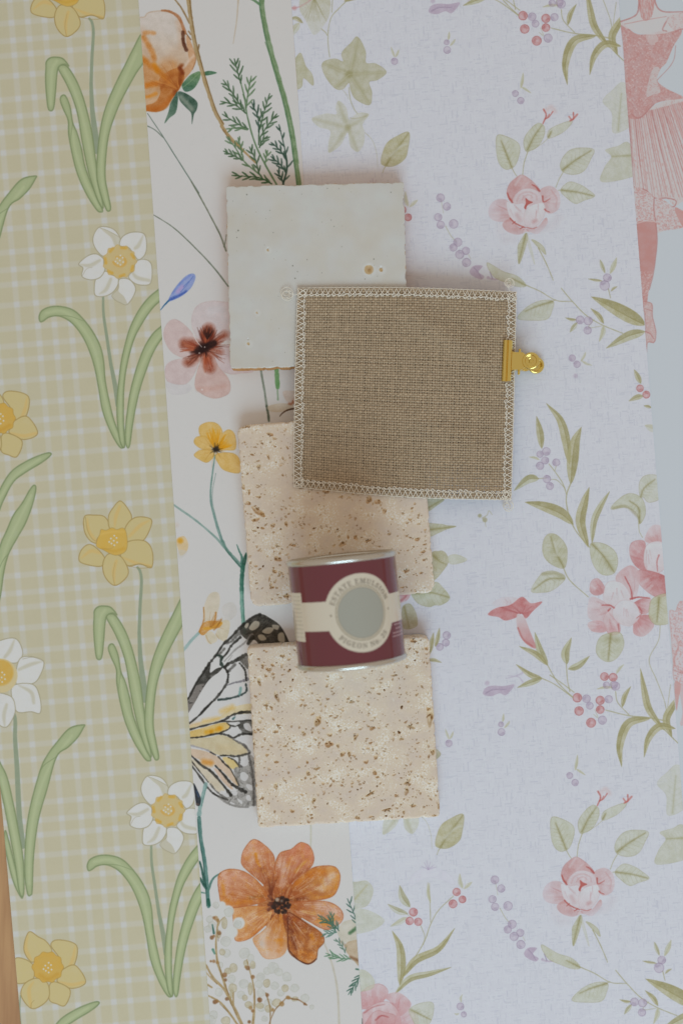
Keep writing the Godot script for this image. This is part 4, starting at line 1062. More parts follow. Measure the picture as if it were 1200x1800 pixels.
	wash_leaf(p, [452, 205, 500, 212, 550, 243, 553, 290, 530, 346, 490, 359, 460, 330, 448, 270], 0xb2b4a3, OLIVE_DK, 0.85, [518, 350, 490, 280, 470, 230])
	twig(p, [520, 355, 530, 375, 542, 392])
	wash_leaf(p, [747, 366, 745, 320, 780, 275, 830, 262, 893, 270, 880, 312, 850, 366, 800, 384], 0xb2b4a5, OLIVE_DK, 0.8, [752, 362, 810, 318, 880, 275])
	twig(p, [755, 370, 735, 405, 720, 442])
	wash_leaf(p, [742, 456, 780, 418, 830, 430, 862, 450, 898, 483, 850, 502, 810, 517, 770, 490], 0xb4b6a8, OLIVE_DK, 0.8, [745, 455, 820, 465, 890, 482])
	twig(p, [732, 456, 752, 452])
	p.view(5.4545, 840, 280)
	soft_petal(p, [95, 500, 130, 420, 200, 382, 280, 398, 305, 480, 315, 585, 220, 602, 125, 575], 0xb79698, 0.75, 0xbeb0b8, [310, 520, 100, 480])
	soft_petal(p, [590, 302, 640, 265, 700, 258, 765, 310, 785, 400, 765, 480, 700, 522, 648, 505, 618, 400], 0xbaa0a3, 0.85, 0xbfb0b6, [620, 400, 780, 380])
	p.wash([690, 420, 710, 470], 7.0, 0xc0b6bc, 0.7, 6.0, 0.3)
	p.line([700, 300, 750, 380, 740, 460], 2.4, 1.8, 0xb58d8f, 0.5, 2.4, 0.5)
	soft_petal(p, [300, 575, 380, 645, 450, 668, 560, 655, 645, 560, 660, 620, 570, 715, 470, 695, 380, 725, 270, 690, 230, 620], 0xb68f90, 0.75, 0xbfb2b9, [440, 640, 470, 730])
	p.wash([210, 640, 250, 760, 330, 760], 12.0, 0xbdb8c0, 0.5, 12.0, 0.5)
	p.wash([600, 660, 700, 640, 760, 560], 12.0, 0xbcb6be, 0.5, 12.0, 0.5)
	soft_petal(p, [273, 312, 298, 240, 358, 180, 420, 152, 500, 198, 562, 258, 585, 304, 500, 282, 420, 292, 360, 342, 332, 412, 288, 372], 0xb48c8d, 0.95, 0xbb9d9f, [320, 380, 480, 190], 0xa9797a)
	p.line([278, 325, 298, 378, 328, 412], 2.0, 4.5, 0xa65c58, 0.9, 1.6, 0.3)
	p.line([515, 245, 550, 265, 585, 306], 2.0, 4.0, 0xa86260, 0.85, 1.8, 0.3)
	soft_petal(p, [330, 412, 350, 345, 420, 287, 500, 280, 570, 310, 612, 360, 622, 422, 560, 425, 480, 445, 400, 445], 0xbfb0b5, 0.95, 0xc0b7bd, [470, 440, 470, 290], 0xb49496)
	p.line([370, 400, 400, 340, 480, 315, 550, 345, 560, 390], 2.6, 1.8, 0xb89c9f, 0.7, 2.2, 0.4)
	p.line([420, 390, 440, 355, 490, 345, 520, 370], 2.2, 1.6, 0xb79699, 0.7, 2.0, 0.4)
	soft_petal(p, [272, 408, 340, 430, 440, 428, 452, 520, 442, 645, 380, 625, 308, 562, 278, 490], 0xc3c3ca, 1.0, 0xc0b9bf, [300, 430, 420, 630], 0xb89ea1)
	p.wash([370, 530, 400, 580], 7.0, 0xb99ea2, 0.6, 7.0, 0.4)
	soft_petal(p, [440, 520, 480, 460, 560, 425, 622, 420, 641, 500, 602, 590, 530, 652, 460, 642, 438, 580], 0xc4c5cb, 1.0, 0xbfb4ba, [560, 430, 520, 650], 0xb89ea1)
	p.wash([530, 600, 550, 590], 6.0, 0xb58f92, 0.6, 5.0, 0.4)
	p.poly([452, 372, 482, 395, 522, 414, 472, 440, 455, 482, 438, 462, 455, 420], 0xa9605c, 0.95, 0.15)
	p.line([615, 355, 625, 410, 685, 380], 3.0, 1.2, 0xa8625f, 0.9, 1.5, 0.3)
	p.line([635, 480, 650, 495, 682, 508], 2.6, 1.6, 0xa8625f, 0.9, 1.5, 0.3)
	p.line([305, 568, 350, 612, 400, 638, 445, 655], 2.6, 2.2, 0xa8625f, 0.9, 1.5, 0.3)
	p.line([350, 600, 325, 622], 2.0, 1.2, 0xa8625f, 0.85); p.line([430, 650, 398, 668], 2.4, 1.4, 0xa8625f, 0.85)
	p.line([460, 655, 520, 665, 560, 650], 1.8, 1.4, 0xad6f6d, 0.8)
	wash_leaf(p, [455, 708, 400, 790, 378, 850, 388, 1005, 440, 880, 472, 760], 0xadad96, OLIVE_DK, 0.8, [455, 715, 385, 1000])
	wash_leaf(p, [470, 738, 492, 800, 520, 900, 540, 1010, 500, 900, 475, 810], 0xb8bab2, OLIVE, 0.6)
	wash_leaf(p, [508, 770, 560, 788, 625, 842, 645, 915, 580, 852, 540, 810], 0xaaa98f, OLIVE_DK, 0.75)
	# rose stem, lilac berry string and lower leaves
	p.view(2.6087, 700, 160)
	twig(p, [640, 720, 680, 800, 708, 868], 2.0, 1.4)
	twig(p, [745, 905, 800, 970, 860, 1030, 935, 1075, 1025, 1112], 1.8, 1.6)
	twig(p, [582, 890, 650, 920, 720, 960, 795, 966], 1.8, 1.4)
	twig(p, [690, 968, 720, 958], 1.4, 1.2)
	twig(p, [895, 1048, 870, 1085, 930, 1078], 1.2, 1.2, 0.6)
	twig(p, [205, 560, 200, 530, 195, 500], 1.0, 1.0, 0.5)
	twig(p, [215, 620, 240, 665, 265, 690], 1.4, 1.2, 0.6)
	twig(p, [330, 770, 320, 750], 1.0, 1.0, 0.5)
	lilac(p, [192, 490, 19, 221, 530, 18, 181, 579, 18, 193, 614, 18, 252, 610, 21, 271, 694, 20, 251, 718, 18, 308, 733, 18, 280, 750, 20, 311, 787, 20])
	p.poly([325, 828, 345, 802, 385, 803, 366, 830, 392, 850, 378, 864, 342, 850], LILAC, 0.85, 0.3)
	p.line([345, 810, 365, 832, 380, 860], 1.4, 1.0, LILAC_DK, 0.6)
	p.poly([410, 848, 425, 858, 460, 862, 440, 868, 405, 860], LILAC, 0.7, 0.3)
	p.line([418, 830, 430, 860], 1.6, 2.0, LILAC_DK, 0.6)
	wash_leaf(p, [584, 892, 545, 850, 480, 828, 405, 788, 435, 850, 500, 882, 550, 898], 0xb0b19c, OLIVE_DK, 0.75, [580, 890, 520, 860])
	wash_leaf(p, [708, 964, 650, 962, 590, 990, 545, 1042, 620, 1052, 680, 1046, 702, 1010], 0xb2b4a3, OLIVE_DK, 0.75, [706, 965, 640, 985, 580, 1010])
	p.leaf([1128, 1074, 1060, 1040, 970, 990, 882, 944], 24.0, OLIVE, 0.92, OLIVE_DK, 0.15)
	p.leaf([1128, 1104, 1050, 1125, 950, 1180], 16.0, 0xadac94, 0.9, OLIVE_DK)
	p.leaf([938, 1066, 915, 1030, 880, 998], 8.0, OLIVE, 0.85, OLIVE_DK)
	p.leaf([938, 1078, 935, 1110, 918, 1150], 8.0, SAGE, 0.7, OLIVE)
	p.leaf([944, 835, 930, 800, 922, 775], 6.0, SAGE, 0.75, OLIVE_DK)
	p.leaf([968, 838, 985, 800, 998, 765], 8.0, SAGE, 0.7, OLIVE)
	p.leaf([930, 872, 900, 868, 868, 862], 4.0, OLIVE, 0.7, OLIVE_DK)
	p.leaf([972, 918, 985, 905, 1000, 898], 4.0, OLIVE, 0.7, OLIVE_DK)
	twig(p, [960, 908, 970, 950], 1.6, 1.4)
	p.leaf([815, 1050, 790, 1048, 764, 1040], 4.5, OLIVE, 0.75, OLIVE_DK)
	p.leaf([818, 1062, 800, 1085, 785, 1106], 7.0, SAGE, 0.7, OLIVE_DK)
	lilac(p, [955, 857, 19, 943, 893, 23, 831, 1050, 19, 868, 1054, 20, 865, 1098, 18, 795, 1225, 16, 817, 1253, 16])
	p.leaf([835, 1240, 850, 1215, 856, 1198], 4.0, SAGE, 0.6, OLIVE)
	p.leaf([840, 1238, 860, 1250, 885, 1258], 4.0, SAGE, 0.5, OLIVE)
	# berry spray below the clip
	p.view(3.1579, 820, 640)
	red_berries(p, [958, 135, 20, 993, 170, 21])
	p.leaf([962, 108, 945, 70, 926, 32], 9.0, OLIVE, 0.75, OLIVE_DK)
	p.leaf([975, 178, 940, 185, 896, 206], 9.0, OLIVE, 0.7, OLIVE_DK)
	p.leaf([1020, 242, 1000, 236, 980, 232], 5.0, OLIVE, 0.75, OLIVE_DK)
	p.leaf([1060, 370, 1020, 355, 985, 340], 12.0, SAGE, 0.55, OLIVE)
	p.dab(602, 66, 4.0, LILAC, 0.55, 3.0, 0.4)
	p.leaf([568, 556, 555, 430, 520, 310, 440, 218], 15.0, OLIVE, 0.92, OLIVE_DK, -0.2)
	p.leaf([576, 665, 585, 540, 600, 430, 634, 350], 20.0, OLIVE, 0.9, OLIVE_DK)
	p.leaf([415, 468, 405, 380, 386, 290], 12.0, OLIVE, 0.85, OLIVE_DK)
	twig(p, [455, 555, 490, 600, 530, 660, 552, 722], 1.6, 1.8)
	twig(p, [465, 640, 500, 645, 540, 685], 1.2, 1.4)
	twig(p, [495, 565, 488, 590], 1.2, 1.2)
	twig(p, [390, 636, 440, 632], 1.4, 1.2)
	twig(p, [580, 650, 552, 730, 560, 820, 600, 920, 682, 1018], 2.2, 2.0)
	lilac(p, [405, 500, 19, 440, 485, 23, 433, 535, 21, 405, 565, 22, 495, 546, 21, 443, 638, 22, 460, 677, 21])
	p.leaf([400, 530, 375, 520, 345, 516], 4.0, SAGE, 0.7, OLIVE)
	p.leaf([398, 636, 340, 640, 262, 702], 14.0, 0xadae95, 0.85, OLIVE_DK)
	p.leaf([590, 890, 520, 830, 420, 790, 322, 766], 19.0, OLIVE, 0.9, OLIVE_DK, 0.1)
	p.leaf([672, 1016, 630, 880, 650, 770, 678, 684], 17.0, OLIVE, 0.92, OLIVE_DK)
	p.leaf([693, 992, 705, 870, 745, 780, 790, 708], 11.0, 0xadad95, 0.85, OLIVE_DK)
	wash_leaf(p, [540, 1132, 470, 1112, 425, 1062, 422, 990, 450, 944, 500, 950, 545, 1000, 556, 1052], 0xabab94, OLIVE_DK, 0.88, [535, 1125, 490, 1040, 465, 960])
	p.wash([485, 990, 500, 1060], 4.0, 0xbcbeb9, 0.7, 4.0, 0.3)
	twig(p, [530, 1120, 570, 1200, 672, 1292], 2.0, 1.8)
	wash_leaf(p, [356, 1258, 410, 1168, 470, 1148, 530, 1168, 542, 1196, 480, 1252, 420, 1267], 0xb3b5a6, OLIVE_DK, 0.8, [538, 1190, 450, 1195, 370, 1250])
	p.wash([420, 1165, 480, 1160, 530, 1175], 5.0, OLIVE_DK, 0.5, 5.0, 0.4)
	wash_leaf(p, [690, 994, 760, 998, 820, 1040, 835, 1100, 812, 1162, 750, 1168, 705, 1122, 684, 1050], 0xb1b3a0, OLIVE_DK, 0.85, [695, 1000, 760, 1070, 815, 1155])
	p.wash([760, 1080, 800, 1140], 9.0, OLIVE_DK, 0.35, 9.0, 0.5)
	wash_leaf(p, [796, 804, 850, 742, 910, 718, 972, 750, 988, 830, 955, 888, 938, 830, 880, 796], 0xb1b3a2, OLIVE_DK, 0.85, [955, 880, 950, 800, 900, 760])
	p.wash([810, 800, 880, 790, 950, 850], 4.0, OLIVE_DK, 0.55, 4.0, 0.4)
	wash_leaf(p, [958, 735, 955, 660, 990, 618, 1060, 622, 1090, 680, 1080, 740, 1010, 768, 978, 740], 0xb4b6a8, OLIVE_DK, 0.75, [962, 740, 980, 690, 1040, 640])
	twig(p, [950, 885, 955, 930, 972, 962], 1.4, 1.2)
	# peony group
	p.view(2.3077, 680, 900)
	soft_petal(p, [1042, 112, 1068, 58, 1110, 58, 1160, 120, 1112, 128, 1070, 128], 0xbb9698, 0.85, 0xc1b4ba, [1090, 125, 1060, 60])
	soft_petal(p, [982, 172, 990, 124, 1040, 118, 1046, 170, 1050, 236, 1008, 222], 0xb48083, 0.92, 0xbc9b9f, [1045, 190, 985, 140], 0xa87476)
	soft_petal(p, [1038, 182, 1055, 130, 1112, 122, 1160, 180, 1092, 252, 1048, 232], 0xc3c3c9, 0.98, 0xc0b7bd, [1060, 140, 1090, 240], 0xb79598)
	p.line([1100, 175, 1092, 200, 1094, 240], 3.0, 1.6, 0xae7274, 0.8, 1.8, 0.3)
	soft_petal(p, [1006, 262, 1030, 234, 1122, 258, 1160, 310, 1102, 347, 1040, 312], 0xae7072, 0.92, 0xbd9fa3, [1100, 260, 1030, 310], 0xa66d6f)
	soft_petal(p, [925, 262, 982, 216, 1022, 250, 1012, 332, 990, 352, 950, 320], 0xc0b5bb, 0.95, 0xbb9ea2, [990, 340, 950, 230])
	soft_petal(p, [822, 322, 828, 280, 858, 272, 884, 318, 850, 338], 0xb48689, 0.9, 0xbda2a6, [870, 325, 830, 280], 0xab7b7d)
	soft_petal(p, [812, 382, 826, 344, 870, 358, 905, 392, 872, 444, 818, 432], 0xbba2a6, 0.85, 0xc0b4ba, [895, 395, 815, 390])
	soft_petal(p, [812, 452, 850, 440, 884, 452, 884, 486, 830, 484], 0xb99195, 0.85, 0xbfa9ad, [870, 460, 815, 470])
	soft_petal(p, [878, 362, 890, 288, 950, 288, 986, 350, 932, 384], 0xc3c4ca, 1.0, 0xc0b8be, [930, 300, 930, 380], 0xb99ca0)
	soft_petal(p, [876, 442, 890, 408, 922, 398, 944, 482, 900, 498], 0xc0b4b9, 0.95, 0xb99296, [890, 410, 920, 490], 0xb79396)
	soft_petal(p, [995, 472, 1006, 428, 1062, 418, 1080, 462, 1040, 503, 1002, 497], 0xb58083, 0.9, 0xbea8ac, [1010, 430, 1060, 490])
	soft_petal(p, [995, 372, 1062, 344, 1060, 402, 1030, 414], 0xb07578, 0.92, 0xbda1a5, [1000, 370, 1055, 380])
	soft_petal(p, [912, 402, 950, 358, 1002, 370, 1022, 422, 982, 462, 930, 444], 0xc3c3ca, 1.0, 0xc0b9bf, [960, 370, 960, 450], 0xb99ca0)
	p.line([962, 262, 985, 310, 992, 352], 2.0, 3.0, 0xa85d5e, 0.85, 1.6, 0.3)
	p.line([985, 352, 1020, 345, 1062, 350], 3.4, 1.6, 0xa85d5e, 0.85, 1.6, 0.3)
	p.line([870, 378, 900, 378, 918, 388], 2.0, 3.4, 0xa85d5e, 0.85, 1.6, 0.3)
	p.line([895, 400, 905, 390], 3.0, 2.0, 0xa85d5e, 0.8, 1.6, 0.3)
	p.line([1020, 385, 1030, 410, 1010, 430], 2.6, 1.6, 0xa9686a, 0.8, 1.6, 0.3)
	p.line([935, 455, 938, 485], 2.6, 1.4, 0xab6c6d, 0.8, 1.6, 0.3)
	wash_leaf(p, [1060, 392, 1075, 350, 1134, 332, 1170, 380, 1150, 445, 1090, 457, 1062, 430], 0xb0b09a, OLIVE_DK, 0.85, [1100, 350, 1092, 445])
	wash_leaf(p, [848, 542, 870, 502, 940, 488, 958, 540, 930, 592, 890, 607, 853, 582], 0xb0b29f, OLIVE_DK, 0.85, [905, 495, 895, 600])
	p.wash([890, 510, 930, 520], 8.0, OLIVE_DK, 0.4, 8.0, 0.5)
	# trumpet flower spray
	soft_petal(p, [425, 372, 470, 345, 540, 352, 545, 382, 470, 390], 0xc0b4ba, 0.6, 0xbfb9c0, [500, 380, 470, 345])
	var tr := [408, 416, 440, 390, 500, 376, 546, 344, 582, 370, 628, 364, 590, 402, 562, 432, 545, 412, 525, 427, 480, 440, 450, 426]
	p.poly(tr, 0xb4797b, 0.92, 0.35)
	p.clip_to(tr)
	for k in 9:
		p.line([545, 415, 430 + k * 22, 372 + (k % 3) * 12], 2.0, 1.0, 0xa35f62, 0.5, 1.8, 0.4)
	p.wash([560, 370, 590, 372], 5.0, 0xc0a3a6, 0.6, 5.0, 0.4)
	p.unclip()
	p.poly([523, 442, 530, 412, 556, 428, 578, 482, 603, 552, 560, 532, 534, 490], 0xc0b7bc, 0.95, 0.2, 0xb58688, [535, 420, 580, 540])
	p.line([530, 470, 550, 515, 590, 545], 3.0, 2.4, 0xad6e6f, 0.8, 2.2, 0.4)
	p.leaf([650, 622, 620, 565, 598, 488], 12.0, 0xacac92, 0.9, OLIVE_DK)
	p.leaf([648, 620, 600, 575, 535, 545], 10.0, OLIVE, 0.85, OLIVE_DK)
	twig(p, [648, 618, 690, 690, 752, 752], 1.8, 1.8)
	p.leaf([728, 616, 722, 570, 746, 510], 14.0, 0xacac92, 0.88, OLIVE_DK)
	p.leaf([733, 637, 775, 622, 820, 584], 11.0, 0xacac92, 0.85, OLIVE_DK)
	twig(p, [725, 610, 730, 680, 740, 728], 1.6, 1.6)
	p.leaf([626, 674, 580, 660, 522, 618], 9.0, OLIVE, 0.88, OLIVE_DK)
	p.leaf([626, 676, 580, 692, 528, 712], 10.0, 0xadad95, 0.88, OLIVE_DK)
	twig(p, [622, 672, 680, 700, 752, 752], 1.6, 1.8)
	p.line([482, 676, 520, 665, 548, 652], 1.4, 3.0, 0xaba2b5, 0.7, 1.8, 0.4)
	p.line([490, 664, 530, 668, 550, 690], 1.2, 2.6, 0xaba2b5, 0.6, 1.8, 0.4)
	p.poly([388, 738, 400, 712, 432, 704, 470, 706, 516, 700, 482, 742, 455, 735, 420, 747], LILAC, 0.85, 0.35)
	p.dab(405, 694, 4.0, LILAC, 0.7, 3.0, 0.4)
	p.line([400, 735, 430, 720, 480, 720], 2.0, 1.4, LILAC_DK, 0.6, 1.6, 0.4)
	red_berries(p, [880, 667, 17, 915, 670, 17])
	lilac(p, [888, 702, 14, 918, 700, 15])
	p.leaf([928, 655, 940, 635, 958, 618], 5.0, SAGE, 0.6, OLIVE)
	twig(p, [905, 690, 910, 720], 1.0, 1.0, 0.5)
	lilac(p, [250, 938, 14, 463, 892, 15, 461, 861, 11])
	p.leaf([250, 920, 242, 900, 236, 880], 4.0, SAGE, 0.6, OLIVE)
	p.leaf([254, 920, 262, 905, 268, 890], 4.0, SAGE, 0.6, OLIVE)
	p.leaf([468, 850, 470, 835, 472, 818], 4.0, SAGE, 0.7, OLIVE)
	p.leaf([475, 875, 488, 860, 496, 848], 4.0, SAGE, 0.55, OLIVE)
	lilac(p, [241, 500, 16, 238, 530, 15, 213, 547, 15])
	p.leaf([195, 545, 205, 510, 212, 470], 7.0, OLIVE, 0.75, OLIVE_DK)
	p.leaf([170, 580, 180, 530, 188, 490], 8.0, OLIVE, 0.8, OLIVE_DK)
	p.leaf([165, 600, 190, 600, 220, 610], 6.0, OLIVE, 0.7, OLIVE_DK)
	p.dab(375, 15, 3.4, 0x9b987c, 0.8, 2.0, 0.3); p.dab(396, 32, 4.2, 0x9b987c, 0.8, 2.0, 0.3)
	twig(p, [385, 25, 405, 12, 412, -5, 425, 10], 1.2, 1.0)
	twig(p, [396, 36, 400, 60], 1.2, 0.8, 0.6)
	p.view(6.0, 700, 860)
	wash_leaf(p, [230, 90, 340, 90, 480, 104, 390, 180, 315, 232, 240, 250], 0xa9a98f, OLIVE_DK, 0.85, [240, 240, 470, 105])
	wash_leaf(p, [260, 370, 440, 368, 510, 382, 606, 392, 510, 420, 420, 460, 330, 500, 260, 500], 0xabaa92, OLIVE_DK, 0.85, [300, 430, 600, 393])
	wash_leaf(p, [340, 690, 430, 652, 480, 660, 516, 712, 520, 780, 450, 880, 378, 958, 340, 960], 0xa6a389, OLIVE_DK, 0.9, [370, 700, 430, 760, 500, 790])
	wash_leaf(p, [515, 720, 600, 688, 720, 740, 640, 780, 545, 785], 0xb4b6a8, OLIVE, 0.8)
	wash_leaf(p, [140, 1090, 250, 1010, 390, 980, 450, 1020, 540, 1142, 460, 1215, 380, 1222, 320, 1240, 220, 1210, 160, 1150], 0xabac97, OLIVE_DK, 0.9, [160, 1100, 340, 1090, 530, 1140])
	p.wash([250, 1190, 330, 1140, 420, 1160], 8.0, 0xbbbdb6, 0.5, 8.0, 0.5)
	soft_petal(p, [-40, 1100, 40, 1090, 122, 1096, 100, 1160, 30, 1200, -40, 1220], 0xb98f94, 0.9, 0xbfa9ae, [60, 1090, 20, 1190])
	p.line([10, 1180, 60, 1150, 90, 1105], 5.0, 2.5, 0xa96a70, 0.75, 2.5, 0.4)
	wash_leaf(p, [40, 1250, 120, 1210, 180, 1300, 200, 1420, 160, 1460, 90, 1475, 40, 1440], 0xa6a58c, OLIVE_DK, 0.8, [60, 1240, 110, 1450])
	# bottom spray and rose
	p.view(2.0, 600, 1340)
	p.poly([240, 435, 250, 395, 290, 372, 340, 372, 385, 400, 395, 430, 350, 412, 300, 405], 0xc2c2cd, 0.7, 0.25)
	p.edge([240, 435, 250, 395, 290, 372, 340, 372, 385, 400, 395, 430, 350, 412, 300, 405], 0xb3b1c0, 0.9, 0.35, 0.6, 1.6)
	for q in [[290, 352], [300, 345], [312, 350], [325, 360], [280, 364], [330, 368]]:
		p.line([304, 376, q[0], q[1]], 1.8, 1.0, 0xa79db3, 0.7, 1.4, 0.3)
	twig(p, [392, 470, 340, 520, 312, 570, 285, 640, 212, 755], 1.4, 2.0)
	twig(p, [275, 568, 292, 610, 286, 640], 1.2, 1.2)
	twig(p, [308, 425, 310, 490, 313, 562], 1.2, 1.4)
	twig(p, [225, 530, 245, 545], 1.0, 1.0, 0.6)
	p.leaf([312, 492, 304, 460, 303, 422], 5.0, SAGE, 0.75, OLIVE)
	p.leaf([240, 508, 215, 475, 204, 432], 13.0, 0xb0b1a0, 0.8, OLIVE_DK)
	p.leaf([232, 532, 195, 520, 162, 498], 10.0, 0xb2b4a6, 0.75, OLIVE_DK)
	p.leaf([228, 545, 205, 560, 172, 576], 9.0, 0xb3b5a8, 0.7, OLIVE)
	p.leaf([425, 442, 416, 420, 415, 390], 7.0, SAGE, 0.65, OLIVE)
	p.leaf([430, 444, 445, 430, 458, 420], 6.0, SAGE, 0.6, OLIVE)
	red_berries(p, [404, 455, 14, 391, 497, 15, 424, 481, 13, 252, 526, 15, 239, 557, 14, 269, 560, 14])
	p.leaf([212, 756, 260, 695, 340, 655, 397, 583], 13.0, OLIVE, 0.92, OLIVE_DK)
	p.leaf([204, 782, 210, 720, 205, 650, 178, 592], 15.0, OLIVE, 0.88, OLIVE_DK)
	p.leaf([188, 812, 240, 760, 310, 742, 384, 720], 11.0, 0xabaa90, 0.88, OLIVE_DK)
	soft_petal(p, [40, 862, 76, 800, 130, 778, 162, 800, 152, 832, 110, 862], 0xb98e91, 0.9, 0xbfa9ad, [110, 850, 110, 785], 0xab7476)
	soft_petal(p, [148, 822, 200, 808, 245, 850, 202, 892, 170, 842], 0xb8898c, 0.85, 0xbea6aa, [190, 870, 200, 815])
	soft_petal(p, [40, 925, 98, 860, 160, 840, 202, 882, 200, 960, 90, 970], 0xbc9497, 0.92, 0xc0aeb2, [140, 940, 140, 850], 0xab7476)
	soft_petal(p, [60, 980, 110, 880, 160, 880, 190, 900, 150, 980], 0xb0787b, 0.85, 0xbb9b9e, [120, 970, 140, 880], 0xa66a6c)
	p.line([80, 880, 110, 860, 150, 850], 2.6, 1.8, 0xa86a6c, 0.7, 2.0, 0.4)
	p.line([120, 905, 140, 890, 165, 895], 3.0, 2.0, 0xa35c5e, 0.8, 2.0, 0.4)
	soft_petal(p, [190, 890, 230, 860, 270, 900, 260, 960, 200, 960], 0xb99599, 0.8, 0xbfaeb3, [200, 920, 260, 890])
	wash_leaf(p, [238, 868, 280, 845, 322, 848, 312, 912, 270, 930, 250, 905], 0xb3b5a7, OLIVE_DK, 0.75, [245, 870, 315, 905])
	wash_leaf(p, [40, 740, 80, 730, 112, 760, 112, 790, 80, 803, 40, 800], 0xb3b5a5, OLIVE, 0.75)
	wash_leaf(p, [20, 430, 55, 420, 90, 418, 111, 450, 92, 500, 55, 512, 20, 510], 0xaeb0a0, OLIVE, 0.75, [30, 500, 90, 430])
	p.poly([20, 525, 80, 515, 150, 552, 120, 585, 60, 602, 20, 600], 0xb3b5a8, 0.75, 0.4)
	lilac(p, [417, 857, 13, 429, 885, 10])
	p.leaf([420, 842, 418, 828, 424, 815], 4.0, SAGE, 0.5, OLIVE)
	p.leaf([412, 882, 404, 885, 396, 882], 3.0, SAGE, 0.5, OLIVE)
	return [p.texture(lut, 0xc0c2cb, 1.12), ImageTexture.create_from_image(relief)]

# ------------------------------------------------------------------ print 4: dancers in pink line work
func stipple(p: Painter, f: Array, c: int, n: int, alpha: float, wd := 1.3, dir := Vector2.ZERO) -> void:
	p.clip_to(f)
	var lo := Vector2(1e9, 1e9)
	var hi := -lo
	for i in range(0, f.size(), 2):
		lo = lo.min(Vector2(f[i], f[i + 1])); hi = hi.max(Vector2(f[i], f[i + 1]))
	for i in n:
		var x := rng.randf_range(lo.x, hi.x)
		var y := rng.randf_range(lo.y, hi.y)
		var d := dir if dir != Vector2.ZERO else Vector2.from_angle(rng.randf() * TAU) * rng.randf_range(2.0, 9.0)
		p.line([x, y, x + d.x, y + d.y], wd, wd * 0.8, c, alpha * rng.randf_range(0.6, 1.0), 1.0, 0.2)
	p.unclip()

